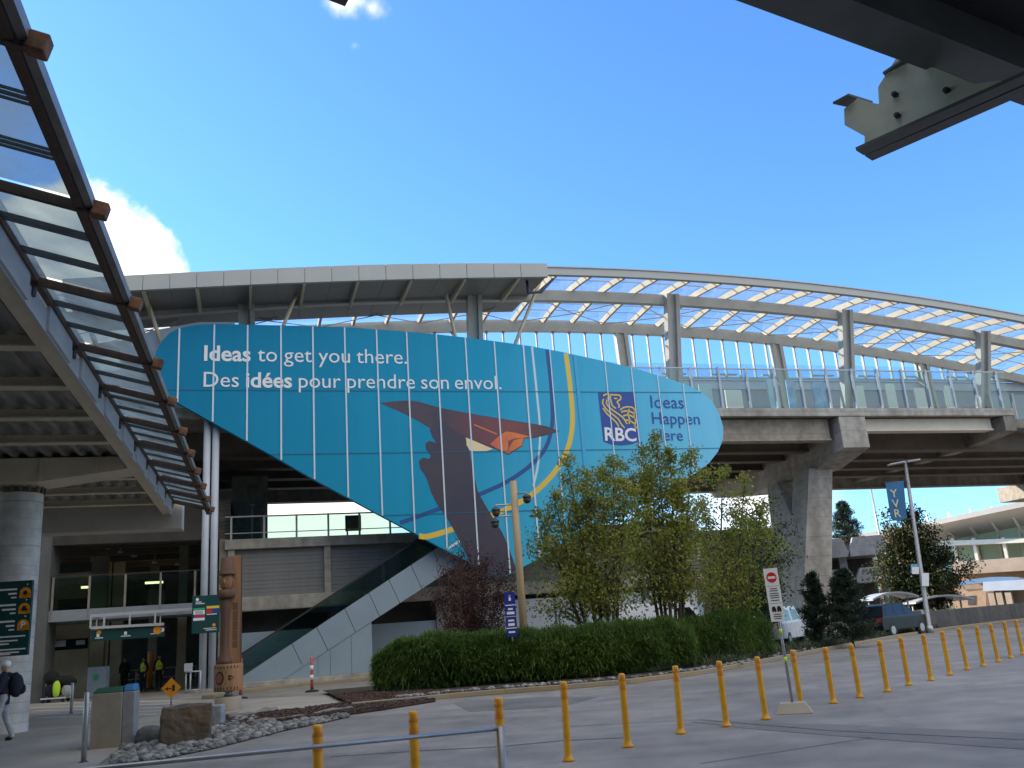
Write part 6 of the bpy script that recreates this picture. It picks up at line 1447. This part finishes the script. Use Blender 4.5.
vehicle('parked_suv', 'dark grey hatchback parked beside the low wall, seen from behind', (c.x, 50.0, 0), R(38), car_dark, suv_prof, 0.93, 1.0, 0.2, suv_w, (-1.4, 1.4), [(0.74, 0.86, 0.26, 0.2, -2.27)], [((-2.08, 1.06), (-1.78, 1.55)), ((0.28, 1.62), (1.0, 1.15))])
van_prof = [(-2.7, 0.4), (-2.75, 0.7), (-2.7, 2.3), (-2.5, 2.5), (1.2, 2.5), (1.9, 1.55), (2.6, 1.25), (2.75, 0.8), (2.7, 0.4)]
c = at_y(662, 632, 47)
vehicle('white_van', 'white box van half hidden behind the birch trunks', (c.x, 47, 0), R(10), car_white, van_prof, 1.0, 1.5, 0.1, [[(0.6, 1.5), (0.6, 2.2), (1.25, 2.2), (1.7, 1.6)]], (-1.8, 1.8), [(0.9, 1.0, 0.12, 0.4, -2.73)], [((1.27, 2.4), (1.85, 1.63))], 0.36, None, 'van')
car_prof = [(-2.1, 0.35), (-2.2, 0.6), (-2.15, 0.95), (-1.6, 1.02), (-1.1, 1.42), (0.3, 1.45), (1.0, 1.0), (2.0, 0.85), (2.2, 0.6), (2.15, 0.35)]
car_w = [[(-1.4, 1.02), (-1.05, 1.36), (-0.3, 1.38), (-0.3, 1.0)], [(-0.22, 1.0), (-0.22, 1.38), (0.28, 1.38), (0.8, 1.0)]]
c = at_y(706, 628, 52)
vehicle('parked_car', 'white saloon car parked just right of the white van', (c.x, 52, 0), R(-160), car_white, car_prof, 0.88, 0.98, 0.22, car_w, (-1.3, 1.35), [(0.7, 0.8, 0.25, 0.15, -2.14)], [((-1.55, 1.06), (-1.12, 1.39)), ((0.35, 1.42), (0.95, 1.04))])
pick_prof = [(-2.7, 0.5), (-2.75, 0.8), (-2.72, 1.15), (-2.6, 1.75), (-2.4, 1.85), (0.6, 1.88), (1.15, 1.3), (2.4, 1.18), (2.65, 0.9), (2.6, 0.45)]
c = at_y(777, 640, 43.5)
vehicle('pickup_truck', 'white pickup truck with canopy parked behind the no entry sign', (c.x, 43.5, 0), R(62), car_white, pick_prof, 0.98, 1.15, 0.14, [[(-2.3, 1.25), (-2.2, 1.7), (-0.9, 1.72), (-0.9, 1.25)], [(-0.5, 1.25), (-0.5, 1.74), (0.5, 1.74), (0.95, 1.28)]], (-1.7, 1.7), [(0.84, 0.95, 0.2, 0.42, -2.7)], [((-2.72, 1.2), (-2.62, 1.68)), ((0.65, 1.82), (1.1, 1.36))], 0.38, None, 'truck')

# ================================================================== FAR BUILDINGS
FG = Frame(at_y(850, 620, 88) * Vector((1, 1, 0)), Vector((0.985, -0.17, 0)).normalized(), Vector((0.17, 0.985, 0)).normalized())
def FGp(px, py, w=0):
    p = on_plane(px, py, FG(0, w, 0), FG.y); d = p - FG.o; return d.dot(FG.x), p.z
gar = thing('parking_garage', 'grey concrete parking garage with chamfered balconies behind the pier', 'building', FG(0, 4, 0))
gc_m = mat('pale garage concrete', (0.30, 0.31, 0.33), 0.85, 0, 0.2, 0.5, streak=True)
uR_, _ = FGp(889, 560); uLg = FGp(760, 560)[0]
zA1, zA0 = FGp(860, 537)[1], FGp(860, 556)[1]; zB1, zB0 = FGp(860, 568)[1], FGp(860, 583)[1]
for z1, z0, ue_ in ((zA1, zA0, uR_), (zB1, zB0, FGp(894, 575)[0])):
    uu = ue_; wbay = 3.6
    while uu > uLg:
        ua_, ub2 = uu - wbay + 0.12, uu; ch = 0.45
        q = MB(); q.prism([FG(u, -0.6, z) for u, z in ((ua_, z0), (ub2 - ch * 0.3, z0), (ub2, z0 + ch), (ub2 - ch, z1), (ua_ + ch, z1), (ua_, z0 + ch))], FG.y * 0.8); q.build('parapet', gc_m, gar); uu -= wbay
for z in (0.0, zB0 + 0.05, zA0 + 0.05): q = MB(); q.fbox(FG, uLg, uR_ - .2, 0.21, 20, z, z + 0.35); q.build('floor_slab', concrete_dark, gar)
uu = uR_ - 0.5
while uu > uLg: q = MB(); q.fbox(FG, uu - 0.35, uu + 0.35, 0.3, 1.0, 0, zA1 - .2); q.build('column', gc_m, gar); uu -= 3.6
q = MB(); q.fbox(FG, uLg, uR_ - .3, 6, 6.3, 0, zA1 - .3); q.build('rear_wall', void_dark, gar)
# curved white shelters
for i, (xa, xb, yt, Ysh, lb) in enumerate(((866, 912, 594, 66, 'white curved roof shelter left of the lamp post'), (908, 966, 597, 70, 'white curved roof shelter right of the lamp post'))):
    a, b = at_y(xa, 606, Ysh), at_y(xb, 606, Ysh); zt_ = at_y((xa + xb) / 2, yt, Ysh).z; ze = zt_ - 0.38; o = thing('shelter', lb, 'shelter', ((a.x + b.x) / 2, Ysh, 0), 0, 'white curved shelters'); n = 14; q = MB(); L_ = b.x - a.x
    for k in range(n):
        x0, x1 = a.x + L_ * k / n, a.x + L_ * (k + 1) / n; zf0 = lambda x: ze + 0.38 * (1 - ((x - (a.x + b.x) / 2) / (L_ / 2)) ** 2)
        q.hexa([Vector((x0, Ysh - 1.5, zf0(x0))), Vector((x1, Ysh - 1.5, zf0(x1))), Vector((x1, Ysh + 1.5, zf0(x1))), Vector((x0, Ysh + 1.5, zf0(x0))), Vector((x0, Ysh - 1.5, zf0(x0) + .12)), Vector((x1, Ysh - 1.5, zf0(x1) + .12)), Vector((x1, Ysh + 1.5, zf0(x1) + .12)), Vector((x0, Ysh + 1.5, zf0(x0) + .12))])
    q.build('roof', white_panel, o)
    for k in range(4): q = MB(); x = a.x + L_ * (0.08 + 0.28 * k); q.tube([Vector((x, Ysh, 0)), Vector((x, Ysh, ze + 0.05))], 0.07, 8); q.build('post', grey_steel, o)
    q = MB(); q.fbox(Frame(Vector((0, Ysh, 0)), Vector((1, 0, 0)), Vector((0, 1, 0))), a.x + .3, b.x - .3, 1.2, 1.24, 0.3, ze - .3); q.build('glass_wall', glass_screen, o)
# far terminal with a flying roof, receding to the left
tdir = Vector((math.sin(R(-48)), math.cos(R(-48)), 0)); TF = Frame(at_y(1000, 600, 125) * Vector((1, 1, 0)), -tdir, Vector((tdir.y, -tdir.x, 0)))
if TF.y.y < 0: TF.y = -TF.y
def TP(px, py, w=0.0):
    p = on_plane(px, py, TF(0, w, 0), TF.y); d = p - TF.o; return d.dot(TF.x), p.z
def tpoly(name, pts, w, ext, m, parent):
    q = MB(); q.prism([TF(TP(x, y, w)[0], w, TP(x, y, w)[1]) for x, y in pts], TF.y * ext); return q.build(name, m, parent)
tm = thing('far_terminal', 'far terminal with green tinted glass wall under a sweeping pale roof', 'building', TF(0, 5, 0))
tpoly('curtain_wall', ((800, 548), (925, 530), (1080, 512), (1080, 570), (800, 580)), 6, 1.0, term_glass, tm)
u0, z0 = TP(1085, 488, -2); u1, z1 = TP(1024, 501, -2); u2, z2 = TP(925, 522, -2); u3, z3 = TP(820, 541, -2)
rf = MB()
for (ua, za), (ub_, zb) in zip(((u3, z3), (u2, z2), (u1, z1)), ((u2, z2), (u1, z1), (u0, z0))):
    rf.hexa([TF(ua, -2, za - .7), TF(ub_, -2, zb - .7), TF(ub_, 7, zb - 2.6), TF(ua, 7, za - 2.6), TF(ua, -2, za), TF(ub_, -2, zb), TF(ub_, 7, zb - 1.2), TF(ua, 7, za - 1.2)])
rf.build('roof', mat('pale tan roof', (0.55, 0.50, 0.43), 0.6, 0, 0.1, 0.2), tm)
for k in range(7):
    x = 935 + 22 * k; ua, za = TP(x, 545 - 0.12 * (x - 935), 5.5); ub_, zb = TP(x - 12, 522 - 0.21 * (x - 935) + 8, 1)
    q = MB(); q.beam(TF(ua, 5.6, za), TF(ub_, 0.5, zb), 0.25, 0.25); q.build('strut', cream_steel, tm)
    uc, zc = TP(x - 2, 548 - 0.1 * (x - 935), 5.8); q = MB(); q.fbox(TF, uc - .12, uc + .12, 5.6, 5.95, 6, zc + 5); q.build('mullion', cream_steel, tm)
tpoly('lower_roof', ((940, 541), (1060, 537), (1060, 541), (940, 546)), 0, 5.0, cream_steel, tm)
tpoly('balcony', ((953, 562), (1080, 553), (1080, 567), (953, 575)), -1, 3.0, stone_tan, tm)
for x in (957, 978, 1008): ua, za = TP(x, 563, 0.5); q = MB(); q.fbox(TF, ua - .2, ua + .2, 0.4, 0.9, za - 1, za + 3.4); q.build('column', cream_steel, tm)
tpoly('lower_wall', ((880, 577), (1090, 567), (1090, 612), (880, 615)), 1.5, 4.0, brick_tan, tm)
an = thing('entrance_block', 'low tan brick entrance with white fascia and shallow blue arched roof far right', 'building', TF(0, -4, 0))
tpoly('wall', ((955, 590), (1090, 583), (1090, 612), (955, 612)), -6, 4.0, brick_tan, an)
tpoly('fascia', ((983, 582), (1090, 575), (1090, 588), (983, 591)), -7.5, 1.2, white_panel, an)
tpoly('arched_roof', ((955, 584), (970, 579.5), (990, 577), (1010, 577), (1022, 579), (1000, 581), (980, 583), (955, 586)), -6.5, 3.0, mat('blue glass roof', (0.16, 0.26, 0.38), 0.25), an)
for x in (991, 999, 1008): ua, za = TP(x, 592, -7); q = MB(); q.fbox(TF, ua - .35, ua + .35, -7.3, -6.6, 0, za); q.build('column', stone_tan, an)
tpoly('doorway', ((968, 596), (976, 595.5), (976, 605), (968, 605)), -6.05, 0.03, void_dark, an)
tpoly('doorway', ((986, 592), (1060, 588), (1060, 612), (986, 612)), -6.05, 0.03, mat('brown shade wall', (0.20, 0.13, 0.09), 0.8), an)
# thin mast and low dark block between the trees
p = at_y(880, 530, 95); q = MB(); q.tube([Vector((p.x, 95, 0)), Vector((p.x - 0.2, 95, at_y(873, 487, 95).z))], [0.2, 0.1], 8); o = q.build('flag_mast', galv); tag(o, 'thin pale mast standing behind the parking garage', 'mast')
lo = thing('low_block', 'low dark brown building seen through the birch leaves left of the pier', 'building', S(40, 30, 0))
ua, _ = SP(640, 560, 30); ub_, zt_ = SP(790, 533, 30); q = MB(); q.fbox(S, ua, ub_, 30, 42, 0, zt_); q.build('wall', mat('brown cladding', (0.12, 0.10, 0.085), 0.8, 0, 0.25, 0.3), lo)
ua, za = SP(690, 560, 29.9); ub2, zb = SP(700, 543, 29.9); q = MB(); q.fbox(S, ua, ub2, 29.85, 29.99, za, zb); q.build('window', white_panel, lo)
q = MB(); q.fbox(S, SP(640, 560, 30)[0] - .6, ub_ + .6, 29.4, 42.5, zt_ + 0.003, zt_ + 0.5); q.build('roof', dark_metal, lo)

# ================================================================== PEOPLE
def skin_mesh(nodes, edges, name, m, parent, sub=2, root=0):
    """nodes: {key: (vec, radius)} grown into one continuous surface"""
    keys = list(nodes); idx = {k: i for i, k in enumerate(keys)}
    me = bpy.data.meshes.new(name); me.from_pydata([tuple(nodes[k][0]) for k in keys], [(idx[a], idx[b]) for a, b in edges], [])
    o = bpy.data.objects.new(name, me); C.objects.link(o)
    sk_ = o.modifiers.new('skin', 'SKIN'); sk_.use_smooth_shade = True
    lay = me.skin_vertices[0].data if me.skin_vertices else None
    if lay is None:
        bpy.context.view_layer.objects.active = o; bpy.ops.object.mode_set(mode='OBJECT')
    for i, k in enumerate(keys):
        r = nodes[k][1]; r = r if isinstance(r, tuple) else (r, r); me.skin_vertices[0].data[i].radius = r; me.skin_vertices[0].data[i].use_root = (i == root)
    if sub: s_ = o.modifiers.new('sub', 'SUBSURF'); s_.levels = sub; s_.render_levels = sub
    dg = bpy.context.evaluated_depsgraph_get(); ev = bpy.data.meshes.new_from_object(o.evaluated_get(dg)); ev.name = name
    bpy.data.objects.remove(o); bpy.data.meshes.remove(me)
    ev.materials.clear(); ev.materials.append(m); ev.polygons.foreach_set('use_smooth', [True] * len(ev.polygons))
    r = bpy.data.objects.new(name, ev); C.objects.link(r); r.parent = parent; return r
def person(label, loc, rz, h, top_m, leg_m, stride=0.0, hat=None, vest=False, pack=False, group=None, arm_bend=0.1):
    o = thing('person', label, 'person', loc, rz, group); k = h / 1.75; V = lambda x, y, z: Vector((x, y, z)) * k
    N_ = {'pelvis': (V(0, 0, .96), (.15 * k, .11 * k)), 'waist': (V(0, 0, 1.12), (.135 * k, .10 * k)), 'chest': (V(0, .01, 1.34), (.16 * k, .11 * k)), 'collar': (V(0, .015, 1.45), (.10 * k, .08 * k)), 'neck': (V(0, 0, 1.52), .052 * k), 'jaw': (V(0, -.025, 1.585), (.066 * k, .075 * k)), 'brow': (V(0, -.01, 1.67), (.075 * k, .09 * k)), 'crown': (V(0, .005, 1.735), (.05 * k, .06 * k)), 'nose': (V(0, -.115, 1.615), .012 * k)}
    E_ = [('pelvis', 'waist'), ('waist', 'chest'), ('chest', 'collar'), ('collar', 'neck'), ('neck', 'jaw'), ('jaw', 'brow'), ('brow', 'crown'), ('jaw', 'nose')]
    for s, sd in ((1, 'l'), (-1, 'r')):
        ph = stride * s; ap = -stride * s * 0.8
        N_.update({'sh' + sd: (V(s * .185, .01, 1.42), .062 * k), 'el' + sd: (V(s * .235, .03 + ap * .25, 1.14), .045 * k), 'wr' + sd: (V(s * .225, -.05 - arm_bend + ap * .5, .92), .032 * k), 'pa' + sd: (V(s * .222, -.07 - arm_bend + ap * .55, .855), (.018 * k, .038 * k)),
                   'hip' + sd: (V(s * .09, 0, .91), .098 * k), 'kn' + sd: (V(s * .10, -.03 - ph * .28, .50), .062 * k), 'an' + sd: (V(s * .10, .03 - ph * .62, .09 + .05 * max(0, -ph)), .042 * k), 'toe' + sd: (V(s * .115, -.13 - ph * .62, .04), (.042 * k, .03 * k))})
        E_ += [('collar', 'sh' + sd), ('sh' + sd, 'el' + sd), ('el' + sd, 'wr' + sd), ('wr' + sd, 'pa' + sd), ('pelvis', 'hip' + sd), ('hip' + sd, 'kn' + sd), ('kn' + sd, 'an' + sd), ('an' + sd, 'toe' + sd)]
        pw = N_['pa' + sd][0]
        for j, (dy, L_) in enumerate(((-.030, .075), (-.010, .085), (.010, .08), (.028, .062))):
            a_ = 'f%d%s' % (j, sd); b_ = 'g%d%s' % (j, sd); N_[a_] = (pw + V(-s * .004, dy, -.045), .0095 * k); N_[b_] = (pw + V(-s * .012, dy - .012, -.045 - L_), .008 * k); E_ += [('pa' + sd, a_), (a_, b_)]
        N_['t' + sd] = (pw + V(-s * .012, -.05, -.005), .0105 * k); N_['u' + sd] = (pw + V(-s * .016, -.062, -.05), .009 * k); E_ += [('pa' + sd, 't' + sd), ('t' + sd, 'u' + sd)]
    skin_mesh(N_, E_, 'body', skin_mat, o)
    def sub_(keys, grow, extra=None):
        n2 = {}
        for q_ in keys:
            v, r = N_[q_]; r = r if isinstance(r, tuple) else (r, r); n2[q_] = (v.copy(), (r[0] + grow * k, r[1] + grow * k))
        if extra: n2.update(extra)
        return n2, [(a, b) for a, b in E_ if a in n2 and b in n2]
    n2, e2 = sub_(['pelvis', 'waist', 'chest', 'collar', 'shl', 'ell', 'wrl', 'shr', 'elr', 'wrr'], 0.022, {'hem': (V(0, 0, .80), (.17 * k, .13 * k)), 'neckline': (V(0, .01, 1.53), (.085 * k, .075 * k))}); e2 += [('pelvis', 'hem'), ('collar', 'neckline')]; skin_mesh(n2, e2, 'jacket', top_m, o)
    n2, e2 = sub_(['pelvis', 'hipl', 'knl', 'anl', 'hipr', 'knr', 'anr'], 0.018, {'belt': (V(0, 0, 1.12), (.14 * k, .11 * k)), 'cuffl': (N_['anl'][0] - V(0, 0, .05), .055 * k), 'cuffr': (N_['anr'][0] - V(0, 0, .05), .055 * k)}); e2 += [('pelvis', 'belt'), ('anl', 'cuffl'), ('anr', 'cuffr')]; skin_mesh(n2, e2, 'trousers', leg_m, o)
    for sd in 'lr':
        n2, e2 = sub_(['an' + sd, 'toe' + sd], 0.014); n2['an' + sd] = (n2['an' + sd][0] - V(0, -.02, .03), n2['an' + sd][1]); skin_mesh(n2, e2, 'shoe', black_rubber, o)
    M_ = wmat(o)
    q = MB(); q.ball(M_ @ V(0, .012, 1.70), .098 * k, 8, (0.9, 1.05, 0.85)); q.build('hat' if hat else 'hair', hat or hair_mat, o)
    q = MB()
    for s in (1, -1): q.ball(M_ @ V(s * .032, -.088, 1.645), .011 * k, 4)
    q.build('eyes', black_print, o)
    if vest:
        n2, e2 = sub_(['pelvis', 'waist', 'chest', 'collar'], 0.04); n2['pelvis'] = (V(0, 0, .9), n2['pelvis'][1]); n2['neckline'] = (V(0, .01, 1.52), (.09 * k, .08 * k)); e2.append(('collar', 'neckline')); vo = skin_mesh(n2, e2, 'safety_vest', hi_vis, o)
        q = MB()
        for z in (1.02, 1.2):
            q.tube([M_ @ V(0.205 * math.cos(a), 0.155 * math.sin(a), z) for a in [2 * math.pi * i / 20 for i in range(21)]], 0.022 * k, 6)
        q.build('reflective_band', orange_band, vo)
    if pack:
        q = MB(); q.ball(M_ @ V(0, .24, 1.22), .2 * k, 8, (0.85, 0.72, 1.35), 0.12, 2); bp_ = q.build('backpack', cloth_navy, o)
        q = MB(); q.ball(M_ @ V(0, .36, 1.12), .12 * k, 6, (0.9, 0.5, 1.0), 0.1, 3); q.build('pocket', cloth_black, bp_)
        for s in (1, -1): q = MB(); q.tube([M_ @ V(s * .1, .14, 1.46), M_ @ V(s * .11, -.02, 1.53), M_ @ V(s * .11, -.17, 1.35), M_ @ V(s * .13, -.05, 1.05)], .02 * k, 6); q.build('strap', cloth_black, bp_)
    return o
p = gnd(0.5, 742); person('person at the left edge in pale trousers and white cap carrying a dark backpack', (p.x, p.y, 0), R(-78), 1.78, cloth_navy, cloth_grey, 0.28, white_print, False, True)
for px, rz, lb, vest, st2, hh in ((124, 20, 'person in black clothes walking in the passage, left of the workers', False, 0.3, 1.78), (143, -15, 'worker in hi vis vest standing in the passage, the one on the left', True, 0.0, 1.72), (158.5, 12, 'worker in hi vis vest standing in the passage beside the orange post, the taller one', True, 0.06, 1.8)):
    p = at_y(px, 686, 49 if vest else 51); person(lb, (p.x, p.y, 0), R(rz), hh, cloth_black, cloth_black, st2, None, vest, False, 'hi vis workers in the passage' if vest else None)
